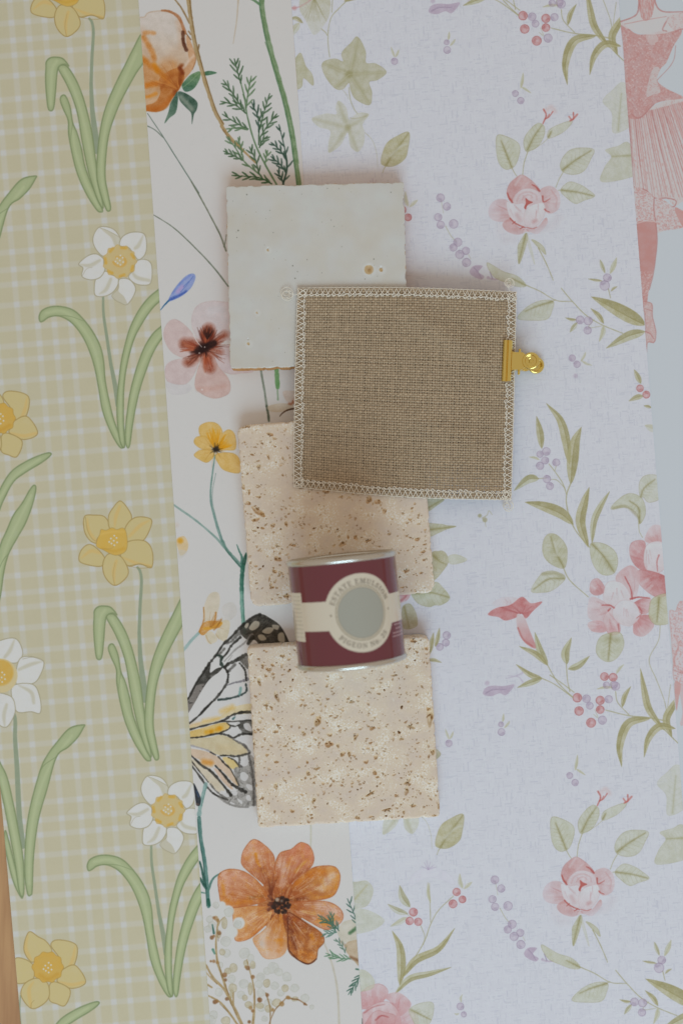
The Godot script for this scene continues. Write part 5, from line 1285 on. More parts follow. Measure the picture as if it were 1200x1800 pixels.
func print_dancers() -> ImageTexture:
	var p := Painter.new()
	p.setup(430, 2040, Vector2(1040, 0), 4.0, noise_table, 0xb6bcc3)
	p.keep = 0.8; p.jit = 0.2
	var pk := 0xb58583
	var dk := 0xa8706f
	for rep in 2:
		p.view(2.727, 1060 + [0.0, 150.0, 160.0][rep], [0.0, 370.0, 1080.0][rep])
		if rep == 1:                     # the next figure's skirt and legs at the picture's edge
			p.view(2.3077, 680, 900)
			var sk := [1143, 415, 1150, 398, 1168, 402, 1180, 372, 1200, 362, 1300, 380, 1320, 620, 1240, 700, 1165, 684, 1158, 600, 1150, 500]
			p.poly(sk, 0xbfb0b4, 0.7, 0.4)
			stipple(p, sk, pk, 900, 0.7, 1.3)
			p.edge(sk, pk, 1.6, 0.6, 0.6, 1.6)
			p.line([1162, 500, 1180, 540, 1162, 600, 1180, 640, 1230, 650], 3.0, 3.0, pk, 0.6, 2.0, 0.4)
			p.line([1160, 640, 1200, 652, 1300, 640], 2.0, 2.0, dk, 0.6, 1.4, 0.4)
			p.poly([1164, 690, 1190, 700, 1180, 760, 1172, 806, 1166, 760], 0xb98c89, 0.85, 0.3)
			p.poly([1186, 710, 1240, 700, 1230, 800, 1200, 862, 1186, 858, 1196, 810], 0xbba0a2, 0.75, 0.4)
			continue
		var skirt := [112, 545, 170, 565, 245, 505, 382, 470, 620, 500, 640, 930, 520, 980, 400, 960, 340, 988, 300, 950, 245, 950, 200, 912, 140, 896]
		p.poly(skirt, 0xbcb4b5, 0.9, 0.3)
		stipple(p, skirt, pk, 900, 0.55, 1.2, Vector2(2, 9))
		p.clip_to(skirt)
		for k in 34:
			var a := k / 33.0
			var x0 := 120 + a * 300
			var y0 := 560 - a * 80 if a > 0.2 else 552.0
			var x1 := 145 + a * 500 + rng.randf_range(-6, 6)
			p.line([x0, y0, lerpf(x0, x1, 0.4) + rng.randf_range(-3, 3), lerpf(y0, 940, 0.42), x1, 945], rng.randf_range(1.6, 3.6), 1.2, pk if k % 3 else dk, rng.randf_range(0.5, 0.85), 1.2, 0.4)
		p.unclip()
		p.line([140, 895, 200, 912, 245, 950, 300, 950, 345, 962, 340, 988, 322, 992], 2.0, 2.0, dk, 0.85, 1.2, 0.2)
		var bod := [78, 108, 98, 118, 150, 160, 205, 166, 270, 150, 330, 150, 362, 130, 372, 160, 335, 220, 300, 300, 272, 330, 256, 385, 300, 425, 382, 468, 300, 482, 240, 502, 172, 566, 112, 552, 104, 420, 92, 215]
		p.poly(bod, 0xb58886, 0.95, 0.35)
		stipple(p, bod, 0xc2b4b5, 1200, 0.75, 1.2)
		stipple(p, bod, dk, 500, 0.6, 1.1)
		p.poly([205, 462, 216, 385, 240, 325, 268, 330, 255, 385, 272, 440, 240, 452], 0xbab4b6, 0.9, 0.2)
		stipple(p, [205, 462, 216, 385, 240, 325, 268, 330, 255, 385, 272, 440, 240, 452], pk, 60, 0.6, 1.1)
		p.poly([200, 172, 240, 160, 262, 190, 225, 215], 0xbfb6b7, 0.7, 0.4)
		p.line([256, 385, 330, 300, 345, 220], 1.4, 1.2, dk, 0.6)
		p.line([240, 500, 172, 566, 130, 545], 2.2, 1.8, dk, 0.75, 1.3, 0.3)
		# chest, neck and shoulder
		p.poly([80, 106, 168, 60, 165, -40, 245, -40, 250, 20, 285, 55, 382, 58, 420, 80, 330, 150, 205, 166, 120, 140], 0xbdb9bc, 0.9, 0.2)
		p.poly([168, -40, 240, -40, 236, 60, 214, 96, 190, 96, 172, 55], 0xb99c9c, 0.8, 0.45)
		stipple(p, [168, -40, 240, -40, 236, 60, 214, 96, 190, 96, 172, 55], pk, 160, 0.8, 1.4, Vector2(2, 12))
		p.line([78, 106, 150, 76, 168, 32, 165, -40], 2.6, 2.2, dk, 0.8, 1.4, 0.3)
		p.line([242, -30, 250, 22, 285, 56, 382, 58, 440, 70], 2.6, 2.0, dk, 0.8, 1.4, 0.3)
		p.line([100, 116, 200, 97, 300, 80], 1.4, 1.2, pk, 0.75)
		p.line([310, 85, 282, 140, 300, 150], 2.6, 2.0, dk, 0.75, 1.4, 0.3)
		p.poly([300, 90, 382, 62, 460, 80, 460, 150, 380, 140, 340, 148], 0xbcb2b4, 0.8, 0.35)
		stipple(p, [300, 90, 382, 62, 460, 80, 460, 150, 380, 140, 340, 148], pk, 130, 0.6, 1.2)
		p.line([345, 150, 382, 140, 450, 150], 2.0, 2.0, dk, 0.7)
		# legs
		for lg in [[145, 900, 198, 914, 242, 952, 248, 1062, 200, 1056, 158, 1070], [250, 952, 330, 992, 372, 1070, 380, 1092, 300, 1104, 250, 1104]]:
			p.poly(lg, 0xbcb3b5, 0.9, 0.3)
			stipple(p, lg, pk, 420, 0.75, 1.1)
		p.line([242, 950, 240, 1000, 248, 1062], 2.0, 2.0, dk, 0.7)
		p.poly([340, 998, 382, 1012, 470, 1060, 520, 1160, 470, 1150, 382, 1092], 0xb78b88, 0.95, 0.25)
		p.poly([158, 1072, 200, 1060, 246, 1064, 254, 1120, 252, 1200, 238, 1300, 216, 1390, 206, 1455, 188, 1455, 180, 1380, 172, 1300, 164, 1180], 0xb3827f, 0.97, 0.2)
		stipple(p, [172, 1300, 238, 1300, 216, 1390, 206, 1455, 188, 1455, 180, 1380], 0xc0b2b3, 200, 0.7, 1.2)
		p.line([250, 1070, 256, 1160, 240, 1300, 218, 1390], 1.8, 1.6, dk, 0.7)
		p.line([158, 1072, 200, 1060, 246, 1064], 1.6, 1.4, 0xc2b6b6, 0.8)
		var ft := [188, 1452, 210, 1448, 232, 1462, 234, 1520, 250, 1590, 242, 1640, 210, 1642, 204, 1690, 194, 1702, 188, 1680, 182, 1640, 200, 1590, 198, 1520]
		p.poly(ft, 0xb79694, 0.92, 0.45)
		stipple(p, ft, 0xc0b4b6, 160, 0.8, 1.4)
		p.edge(ft, dk, 1.6, 0.7, 0.5, 1.3)
		p.line([200, 1590, 222, 1600, 240, 1625], 1.8, 1.4, dk, 0.75)
		p.line([198, 1480, 230, 1490], 1.4, 1.4, dk, 0.6)
	return p.texture(lut)

# ------------------------------------------------------------------ mesh helpers
func obj(called: String, m: Mesh, mat: Material, parent: Node) -> MeshInstance3D:
	var o := MeshInstance3D.new()
	o.name = called
	o.mesh = m
	if mat:
		o.material_override = mat
	parent.add_child(o, true)
	return o

func thing(called: String, label: String, category: String, group := "") -> Node3D:
	var o := Node3D.new()
	o.name = called
	add_child(o, true)
	o.set_meta("label", label); o.set_meta("category", category)
	if group:
		o.set_meta("group", group)
	return o

func matte(c: Color, rough := 0.8, spec := 0.35) -> StandardMaterial3D:
	var m := StandardMaterial3D.new()
	m.albedo_color = c; m.roughness = rough; m.metallic_specular = spec
	return m

func metal(c: Color, rough: float) -> StandardMaterial3D:
	var m := StandardMaterial3D.new()
	m.albedo_color = c; m.roughness = rough; m.metallic = 1.0
	return m

func add_grid(am: ArrayMesh, pos: PackedVector3Array, uv: PackedVector2Array, nx: int, nz: int, mat: Material, flip := false) -> void:
	var nrm := PackedVector3Array()
	nrm.resize(pos.size())
	for j in nz:
		for i in nx:
			var k := j * nx + i
			var dx := pos[k + 1 if i < nx - 1 else k] - pos[k - 1 if i > 0 else k]
			var dz := pos[k + nx if j < nz - 1 else k] - pos[k - nx if j > 0 else k]
			var n := dz.cross(dx).normalized()
			nrm[k] = -n if flip else n
	var idx := PackedInt32Array()
	idx.resize((nx - 1) * (nz - 1) * 6)
	var q := 0
	for j in nz - 1:
		for i in nx - 1:
			var a := j * nx + i
			var b := a + 1
			var c := a + nx
			var d := c + 1
			var t := [a, b, c, b, d, c] if not flip else [a, c, b, b, c, d]
			for e in 6:
				idx[q + e] = t[e]
			q += 6
	var arr := []
	arr.resize(Mesh.ARRAY_MAX)
	arr[Mesh.ARRAY_VERTEX] = pos; arr[Mesh.ARRAY_NORMAL] = nrm; arr[Mesh.ARRAY_TEX_UV] = uv; arr[Mesh.ARRAY_INDEX] = idx
	am.add_surface_from_arrays(Mesh.PRIMITIVE_TRIANGLES, arr)
	am.surface_set_material(am.get_surface_count() - 1, mat)

func lathe(prof: Array, n := 96, uv_len := 1.0) -> ArrayMesh:      # profile of Vector2(radius, y), turned round y; smooth
	var pos := PackedVector3Array()
	var uv := PackedVector2Array()
	for j in prof.size():
		for i in n + 1:
			var a := TAU * i / n
			pos.append(Vector3(prof[j].x * sin(a), prof[j].y, prof[j].x * cos(a)))
			uv.append(Vector2(float(i) / n, prof[j].y / uv_len))
	var am := ArrayMesh.new()
	add_lathe_surface(am, pos, uv, n + 1, prof.size())
	return am

func add_lathe_surface(am: ArrayMesh, pos: PackedVector3Array, uv: PackedVector2Array, nx: int, nz: int) -> void:
	var nrm := PackedVector3Array()
	nrm.resize(pos.size())
	for j in nz:
		for i in nx:
			var k := j * nx + i
			var ia := (i - 1 + nx - 1) % (nx - 1)
			var ib := (i + 1) % (nx - 1)
			var dx := pos[j * nx + ib] - pos[j * nx + ia]
			var dz := pos[k + nx if j < nz - 1 else k] - pos[k - nx if j > 0 else k]
			if dx.length() < 1e-9:
				continue
			nrm[k] = dx.cross(dz).normalized()
	for j in [0, nz - 1]:               # points on the axis take the direction of the ring beside them
		for i in nx:
			var k: int = j * nx + i
			if nrm[k] == Vector3.ZERO:
				nrm[k] = Vector3(0, signf(nrm[k + nx if j == 0 else k - nx].y), 0)
	var st := SurfaceTool.new()
	st.begin(Mesh.PRIMITIVE_TRIANGLES)
	for k in pos.size():
		st.set_normal(nrm[k]); st.set_uv(uv[k]); st.add_vertex(pos[k])
	for j in nz - 1:
		for i in nx - 1:
			var a := j * nx + i
			for e in [a, a + nx, a + 1, a + 1, a + nx, a + nx + 1]:
				st.add_index(e)
	st.commit(am)

class Tubes:                            # many thin tubes in one mesh, with a colour per vertex
	var pos := PackedVector3Array()
	var nrm := PackedVector3Array()
	var col := PackedColorArray()
	var idx := PackedInt32Array()
	func add(path: PackedVector3Array, up: PackedVector3Array, rw: PackedFloat32Array, rh: float, sides: int, c: PackedColorArray) -> void:
		var n := path.size()
		var base := pos.size()
		for i in n:
			var t := (path[mini(i + 1, n - 1)] - path[maxi(i - 1, 0)]).normalized()
			var u := up[i]
			var s := t.cross(u).normalized()
			u = s.cross(t).normalized()
			for k in sides:
				var a := TAU * k / sides
				pos.append(path[i] + s * (cos(a) * rw[i]) + u * (sin(a) * rh))
				nrm.append((s * (cos(a) / rw[i]) + u * (sin(a) / rh)).normalized())
				col.append(c[i])
		for i in n - 1:
			for k in sides:
				var a := base + i * sides + k
				var b := base + i * sides + (k + 1) % sides
				idx.append_array(PackedInt32Array([a, b, a + sides, b, b + sides, a + sides]))
	func simple(path: PackedVector3Array, r: float, c: Color, sides := 5) -> void:
		var n := path.size()
		var up := PackedVector3Array(); up.resize(n); up.fill(Vector3(0.03, 1, 0.02).normalized())
		var rw := PackedFloat32Array(); rw.resize(n); rw.fill(r)
		var cc := PackedColorArray(); cc.resize(n); cc.fill(c)
		add(path, up, rw, r, sides, cc)
	func mesh() -> ArrayMesh:
		var arr := []
		arr.resize(Mesh.ARRAY_MAX)
		arr[Mesh.ARRAY_VERTEX] = pos; arr[Mesh.ARRAY_NORMAL] = nrm; arr[Mesh.ARRAY_COLOR] = col; arr[Mesh.ARRAY_INDEX] = idx
		var am := ArrayMesh.new()
		am.add_surface_from_arrays(Mesh.PRIMITIVE_TRIANGLES, arr)
		return am

# ------------------------------------------------------------------ setting
func grain_texture(w: int, h: int, a: int, b: int, fx: float, fy: float, sd: int) -> ImageTexture:
	var n := FastNoiseLite.new()
	n.seed = sd; n.frequency = 1.0; n.fractal_octaves = 4
	var im := Image.create_empty(w, h, false, Image.FORMAT_RGB8)
	var ca := albedo(a)
	var cb := albedo(b)
	for y in h:
		for x in w:
			var v := n.get_noise_2d(x * fx, y * fy) * 0.9 + n.get_noise_2d(x * fx * 5.0 + 50.0, y * fy * 2.0) * 0.45
			im.set_pixel(x, y, ca.lerp(cb, clampf(0.5 + v, 0.0, 1.0)))
	return ImageTexture.create_from_image(im)

func build_table() -> void:
	var m := matte(Color.WHITE, 0.55, 0.4)
	m.albedo_texture = grain_texture(512, 512, 0xa8845f, 0x967151, 0.06, 0.006, 3)
	var am := ArrayMesh.new()
	var b := BoxMesh.new()
	b.size = Vector3(1.5, 0.03, 1.5)
	var st := SurfaceTool.new()
	st.append_from(b, 0, Transform3D(Basis(), Vector3(0, -0.0156, 0)))
	st.commit(am)
	m.uv1_triplanar = true; m.uv1_world_triplanar = true; m.uv1_scale = Vector3(3.3, 3.3, 3.3)
	var o := obj("table_top", am, m, self)
	o.set_meta("kind", "structure"); o.set_meta("label", "light orange wooden table top under the wallpaper sheets")

# a sheet of wallpaper: origin and turn in photograph pixels, lift(x) the height of its underside across the width
func build_sheet(label: String, tex: ImageTexture, w: int, rep: int, o: Vector2, deg: float, lift: Callable, rough: float, relief: ImageTexture = null, relief_depth := 0.01) -> void:
	var t := deg_to_rad(deg)
	var root := thing("wallpaper_sheet", label, "wallpaper", "wallpaper samples")
	root.position = table_point(o.x, o.y)
	root.rotation.y = t
	var face := StandardMaterial3D.new()
	face.albedo_texture = tex; face.roughness = rough; face.metallic_specular = 0.35
	if relief:
		face.heightmap_enabled = true; face.heightmap_texture = relief; face.heightmap_scale = relief_depth
	var paper := matte(albedo(0xb8b8b6), 0.9, 0.2)
	var y0 := -520.0
	var y1 := 2420.0
	var nx := 40
	var nz := 60
	var top := PackedVector3Array(); var bot := PackedVector3Array(); var uv := PackedVector2Array()
	for j in nz:
		for i in nx:
			var x := w * float(i) / (nx - 1)
			var z := lerpf(y0, y1, float(j) / (nz - 1))
			var y: float = lift.call(x) + 0.00012 * sin(z * 0.004 + x * 0.003 + o.x) * sin(x / w * PI)
			top.append(Vector3(x / S, y + 0.00028, z / S)); bot.append(Vector3(x / S, y, z / S))
			uv.append(Vector2(x / w, z / rep))
	var am := ArrayMesh.new()
	add_grid(am, top, uv, nx, nz, face)
	obj("printed_face", am, null, root)
	var back := ArrayMesh.new()
	add_grid(back, bot, uv, nx, nz, paper, true)
	for e in 4:                        # cut edges
		var p := PackedVector3Array(); var u := PackedVector2Array()
		var n := nx if e < 2 else nz
		for s in 2:
			for k in n:
				var i := [k, (nz - 1) * nx + k, k * nx, k * nx + nx - 1][e] as int
				p.append(bot[i] if s == 0 else top[i] - Vector3(0, 0.00001, 0)); u.append(Vector2(k, s))
		add_grid(back, p, u, n, 2, paper, e == 1 or e == 2)
	obj("paper_back", back, null, root)

# ------------------------------------------------------------------ tiles
# a slab with a worked top: edge_r rounds the arris, corner_r the plan corners, dip(x, z) lowers the top, rag(angle-ish) pulls the outline in
func slab(sx: float, sz: float, th: float, n: int, corner_r: float, edge_r: float, dip: Callable, rag: Callable, top_mat: Material, side_mat: Material) -> ArrayMesh:
	var ax := sx * 0.5
	var az := sz * 0.5
	var pos := PackedVector3Array(); var uv := PackedVector2Array()
	for j in n:
		for i in n:
			var u := float(i) / (n - 1) * 2.0 - 1.0
			var v := float(j) / (n - 1) * 2.0 - 1.0
			u = sign(u) * (1.0 - pow(1.0 - absf(u), 1.12)); v = sign(v) * (1.0 - pow(1.0 - absf(v), 1.12))   # finer towards the edges
			var x := u * ax
			var z := v * az
			var cx := ax - corner_r
			var cz := az - corner_r
			if absf(x) > cx and absf(z) > cz:
				var lx := (absf(x) - cx) / corner_r
				var lz := (absf(z) - cz) / corner_r
				var k := maxf(lx, lz) / maxf(sqrt(lx * lx + lz * lz), 1e-6)
				x = sign(x) * (cx + lx * k * corner_r); z = sign(z) * (cz + lz * k * corner_r)
			var d := minf((1.0 - absf(u)) * ax, (1.0 - absf(v)) * az)
			var pull: float = rag.call(x, z)
			var f := clampf(1.0 - d / 0.004, 0.0, 1.0)
			x -= sign(x) * pull * f * smoothstep(0.0, 0.3, absf(u)) * (1.0 if absf(u) * ax > absf(v) * az - 0.003 else 0.0)
			z -= sign(z) * pull * f * smoothstep(0.0, 0.3, absf(v)) * (1.0 if absf(v) * az > absf(u) * ax - 0.003 else 0.0)
			var er := edge_r + pull * 0.5
			var g := clampf(er - d, 0.0, er)
			var y := th - er + sqrt(maxf(er * er - g * g, 0.0))
			y -= dip.call(x, z) * smoothstep(0.0, 0.0006, d + 0.0003)
			pos.append(Vector3(x, y, z)); uv.append(Vector2(x / sx + 0.5, z / sz + 0.5))
	var am := ArrayMesh.new()
	add_grid(am, pos, uv, n, n, top_mat)
	for e in 4:
		var p := PackedVector3Array(); var w := PackedVector2Array()
		for s in 4:
			for k in n:
				var i := [k, (n - 1) * n + k, k * n, k * n + n - 1][e] as int
				var q := pos[i]
				var out := Vector3(q.x, 0, q.z).normalized()
				var y := q.y * s / 3.0
				p.append(Vector3(q.x, y, q.z) + out * (0.0002 * sin(q.x * 900.0 + q.z * 1300.0 + s * 2.0) if s == 1 or s == 2 else 0.0))
				w.append(Vector2(pos[i].x / sx + 0.5, pos[i].z / sz + 0.5))
		add_grid(am, p, w, n, 4, side_mat, e == 1 or e == 2)
	return am

class Pitted:                           # hollows of a stone face: depth map and stain, in the tile's own frame (3 texture pixels per photograph pixel / 1.5)
	var n := 640
	var depth := PackedFloat32Array()
	var fine := PackedByteArray()
	var p: Painter
	var rg := RandomNumberGenerator.new()
	func pit(c: Vector2, rx: float, ry: float, rot: float, dp: float, stain: int, alpha: float) -> void:
		var r := maxf(rx, ry) * 1.5 + 2.0
		var ph := rg.randf() * 10.0
		var q := PackedVector2Array()
		for k in 14:
			var a := TAU * k / 14.0
			var w := 1.0 + 0.2 * sin(2.0 * a + ph) + 0.14 * sin(3.0 * a + ph * 2.3) + rg.randf_range(-0.1, 0.1)
			q.append(c + Vector2(cos(a) * rx * w, sin(a) * ry * w).rotated(rot))
		if dp > 0.0:
			for y in range(maxi(int(c.y - r), 0), mini(int(c.y + r), n)):
				for x in range(maxi(int(c.x - r), 0), mini(int(c.x + r), n)):
					var l := (Vector2(x, y) - c).rotated(-rot)
					var a := atan2(l.y / ry, l.x / rx)
					var w := 1.0 + 0.2 * sin(2.0 * a + ph) + 0.14 * sin(3.0 * a + ph * 2.3)
					var m := 1.0 - sqrt(l.x * l.x / (rx * rx) + l.y * l.y / (ry * ry)) / w
					if m > 0.0:
						var k := y * n + x
						depth[k] = maxf(depth[k], dp * smoothstep(0.0, 0.55, m))
		if alpha > 0.0:
			var s := p.smooth(q, true, 4)
			p.cover(s)
			p.ink(stain, alpha, 0.6)
	func at_depth(u: float, v: float) -> float:
		var x := clampi(int(u * n), 0, n - 1)
		var y := clampi(int(v * n), 0, n - 1)
		return depth[y * n + x]

func travertine(called_label: String, tl: Vector2, deg: float, size: Vector2, pits: Array, view: Array, sd: int, n_small: int, corner: float, th: float) -> void:
	# tl: picture position of the top face's upper left corner; size in metres
	var k := (EYE - th) / EYE
	var o := Vector2(600, 900) + (tl - Vector2(600, 900)) * k       # on the table plane
	var t := deg_to_rad(deg)
	var ex := Vector2(cos(t), -sin(t)); var ey := Vector2(sin(t), cos(t))
	var ctr := o + ex * size.x * S * 0.5 + ey * size.y * S * 0.5
	var pt := Pitted.new()
	pt.rg.seed = sd
	pt.depth.resize(pt.n * pt.n); pt.fine.resize(pt.n * pt.n); pt.fine.fill(128)
	var p := Painter.new()
	p.setup(pt.n, pt.n, tl, deg, noise_table, 0xbeb2a3)
	p.grit = 40.0
	p.res = pt.n / (size.x * S / k)
	p.rg.seed = sd
	pt.p = p
	var cloud := FastNoiseLite.new()
	cloud.seed = sd; cloud.frequency = 0.008; cloud.fractal_octaves = 4
	var dot := FastNoiseLite.new()
	dot.seed = sd + 5; dot.frequency = 0.11; dot.fractal_octaves = 2
	for y in pt.n:
		for x in pt.n:
			var c := cloud.get_noise_2d(x, y * 1.3)
			var d := dot.get_noise_2d(x, y)
			var i := (y * pt.n + x) * 3
			var v := c * 8.0 + d * 2.5 + (noise_table[(y & 255) << 8 | (x & 255)] - 0.5) * 6.0
			var pale := clampf((d * 0.9 + c * 1.1 - 0.34) * 3.0, 0.0, 1.0)      # chalky flecks
			p.buf[i] = int(clampf(192 + v + 7 * pale, 0, 255)); p.buf[i + 1] = int(clampf(179 + v + 15 * pale, 0, 255)); p.buf[i + 2] = int(clampf(163 + v - c * 8.0 + 27 * pale, 0, 255))
	for i in pt.n * pt.n:               # fine tooth of the honed stone
		pt.fine[i] = clampi(128 + int((noise_table[(i * 7 + (i / pt.n) * 131) & 65535] - 0.5) * 40.0), 0, 255)
	p.view(view[0], view[1], view[2])
	for q in pits:
		var c := p.at(q[0], q[1])
		var f: float = p.res / p.vs
		var st: int = [0xab875a, 0xa07a49, 0xb2976e, 0x9a7448, 0xb6a280][q[5] if q.size() > 5 else 0]
		var wide: float = maxf(q[2], q[3]) / p.vs
		var dp := clampf(wide * 0.00014, 0.0003, 0.0013) * (6.0 if q.size() > 5 and q[5] == 3 else 1.0)
		pt.pit(c, q[2] * f * 0.97, q[3] * f * 0.97, deg_to_rad(q[4] if q.size() > 4 else 0), dp, st, 0.66)
		if wide > 3.5:                  # uneven floor
			for e in 3:
				var a := pt.rg.randf() * TAU
				pt.pit(c + Vector2(cos(a), sin(a)) * q[2] * f * 0.45, q[2] * f * 0.3, q[3] * f * 0.3, a, dp * 1.8, 0x9f7a4a, 0.3)
	for i in n_small:
		var c := Vector2(pt.rg.randf_range(6, pt.n - 6), pt.rg.randf_range(6, pt.n - 6))
		var dens := cloud.get_noise_2d(c.x * 1.4 + 300, c.y * 1.4)
		if dens < pt.rg.randf_range(-0.35, 0.12):
			continue
		var big := pow(pt.rg.randf(), 3.0)
		var r := lerpf(1.1, 4.2, big)
		var el := pt.rg.randf_range(1.0, 2.2)
		var st: int = [0xae8f66, 0xa58055, 0xb59a74, 0xa27d50, 0xaa885c][pt.rg.randi() % 5]
		var turn := pt.rg.randf() * PI
		pt.pit(c, r * el, r, turn, lerpf(0.0003, 0.0006, big) * pt.rg.randf_range(0.5, 1.7), st, pt.rg.randf_range(0.25, 0.65))
		for e in 1:
			for yy in range(int(c.y - r), int(c.y + r) + 1):
				for xx in range(int(c.x - r), int(c.x + r) + 1):
					if xx >= 0 and yy >= 0 and xx < pt.n and yy < pt.n and Vector2(xx, yy).distance_to(c) < r:
						pt.fine[yy * pt.n + xx] = 40
	for i in 420:                        # chalky flecks
		var c := Vector2(pt.rg.randf_range(4, pt.n - 4), pt.rg.randf_range(4, pt.n - 4))
		pt.pit(c, pt.rg.randf_range(2, 9), pt.rg.randf_range(1, 2.5), pt.rg.randf() * PI, 0.0, 0xc8c3bc, pt.rg.randf_range(0.25, 0.7))
	var mat := StandardMaterial3D.new()
	mat.albedo_texture = p.texture(lut)
	mat.roughness = 0.85; mat.metallic_specular = 0.3
	mat.heightmap_enabled = true
	mat.heightmap_texture = ImageTexture.create_from_image(Image.create_from_data(pt.n, pt.n, false, Image.FORMAT_L8, pt.fine))
	mat.heightmap_scale = 0.03
	var low := FastNoiseLite.new()
	low.seed = sd + 9; low.frequency = 60.0
	var ragn := FastNoiseLite.new()
	ragn.seed = sd + 2; ragn.frequency = 160.0; ragn.fractal_octaves = 3
	var m := slab(size.x, size.y, th, 330, corner, 0.0016,
		func(x: float, z: float) -> float: return pt.at_depth(x / size.x + 0.5, z / size.y + 0.5) + 0.00010 * low.get_noise_2d(x, z),
		func(x: float, z: float) -> float: return maxf(0.0, ragn.get_noise_2d(x, z)) * 0.0010, mat, mat)
	var root := thing("travertine_tile", called_label, "tile", "travertine tiles")
	root.position = table_point(ctr.x, ctr.y, 0.0009)
	root.rotation.y = t
	obj("stone_slab", m, null, root)

func build_zellige() -> void:
	var th := 0.0108
	var k := (EYE - th) / EYE
	var tl := Vector2(397, 327)
	var deg := 1.3
	# sides of the real tile are not square: a slight lean of the top edge
	var size := Vector2(313.0 * k / S, 322.0 * k / S)
	var p := Painter.new()
	p.setup(640, 640, tl, deg, noise_table, 0xb0b1ac)
	p.res = 640.0 / 313.0
	var cloud := FastNoiseLite.new()
	cloud.seed = 21; cloud.frequency = 0.006; cloud.fractal_octaves = 3
	for y in 640:
		for x in 640:
			var c := cloud.get_noise_2d(x, y)
			var i := (y * 640 + x) * 3
			var v := c * 4.0 + (noise_table[((y >> 1) & 255) << 8 | ((x >> 1) & 255)] - 0.5) * 3.0
			p.buf[i] = int(179 + v - c * 3.0); p.buf[i + 1] = int(178 + v); p.buf[i + 2] = int(174 + v + c * 4.0)
	p.view(3.3333, 380, 300)
	for q in [[893, 567, 27, 22], [964, 568, 11, 9], [302, 456, 6, 8], [188, 988, 8, 8], [238, 812, 5, 4]]:
		p.dab(q[0] + 4, q[1] + 2, (q[2] + 14) / 3.33 * p.res, 0xb8b9b7, 0.8, 8.0)
		p.dab(q[0], q[1], q[2] / 3.33 * p.res, 0xa78a5f, 0.9, 3.0, 0.3)
		p.dab(q[0] + 4, q[1] + 6, q[2] * 0.4 / 3.33 * p.res, 0x8f6f45, 0.8, 3.0, 0.3)
	for i in 90:
		p.dab(rng.randf_range(60, 1100), rng.randf_range(90, 1150), rng.randf_range(0.8, 2.4), [0x8f9088, 0x9a968a, 0x7f8078, 0xa5a297][i % 4], rng.randf_range(0.3, 0.8), 1.6)
	for q in [[180, 140, 2.6], [448, 545, 2.6], [462, 617, 2.6], [922, 507, 2.4], [1022, 127, 2.0], [532, 510, 1.8], [130, 345, 3.0], [122, 385, 2.0], [870, 620, 1.8], [618, 585, 1.5]]:
		p.dab(q[0], q[1], q[2], 0x74756c, 0.85, 1.6)
	for i in 70:                         # chips along the arrises show the clay
		var s := rng.randf()
		var e := i % 4
		var q: Vector2 = [Vector2(s, 0.0), Vector2(s, 1.0), Vector2(0.0, s), Vector2(1.0, s)][e]
		var c := Vector2(q.x * 640.0, q.y * 640.0)
		p.brush(PackedVector2Array([c, c + Vector2(rng.randf_range(-14, 14) if e < 2 else 0.0, rng.randf_range(-14, 14) if e >= 2 else 0.0)]), rng.randf_range(1.0, 3.4), rng.randf_range(1.0, 3.0), 1.6)
		p.ink([0xa67d4f, 0x8f6a45, 0xae8d66][i % 3], 0.85, 0.3)
	var glaze := StandardMaterial3D.new()
	glaze.albedo_texture = p.texture(lut); glaze.roughness = 0.34; glaze.metallic_specular = 0.5
	var clay := matte(albedo(0xa98055), 0.9, 0.2)
	clay.albedo_texture = grain_texture(128, 128, 0xd6d2cc, 0xb5aa9c, 0.08, 0.08, 12)
	clay.albedo_color = Color(0.86, 0.66, 0.46)
	var wave := FastNoiseLite.new()
	wave.seed = 4; wave.frequency = 22.0; wave.fractal_octaves = 3
	var ragn := FastNoiseLite.new()
	ragn.seed = 31; ragn.frequency = 130.0; ragn.fractal_octaves = 4
	var hollows := [Vector3(893, 567, 0.0016), Vector3(964, 568, 0.0008), Vector3(302, 456, 0.0005), Vector3(188, 988, 0.0005)]
	var centres := []
	for h in hollows:
		var a := p.at(h.x, h.y) / 640.0
		centres.append(Vector3((a.x - 0.5) * size.x, h.z, (a.y - 0.5 * size.y / size.x) * size.x))
	var m := slab(size.x, size.y, th, 260, 0.0012, 0.0005,
		func(x: float, z: float) -> float:
			var d := 0.00035 + 0.0005 * wave.get_noise_2d(x, z)
			for c in centres:
				var r: float = Vector2(x - c.x, z - c.z).length() / c.y
				if r < 1.6:
					d += 0.0005 * smoothstep(1.2, 0.2, r)
			return d,
		func(x: float, z: float) -> float: return 0.0001 + maxf(0.0, ragn.get_noise_2d(x, z)) * 0.0012, glaze, clay)
	var t := deg_to_rad(deg)
	var o := Vector2(600, 900) + (tl - Vector2(600, 900)) * k
	var ctr := o + (Vector2(cos(t), -sin(t)) * size.x + Vector2(sin(t), cos(t)) * size.y) * S * 0.5
	var root := thing("glazed_tile", "pale grey glazed handmade tile with chipped clay edges, above the travertine tiles", "tile")
	root.position = table_point(ctr.x, ctr.y, 0.0009)
	root.rotation.y = t
	obj("tile_body", m, null, root)

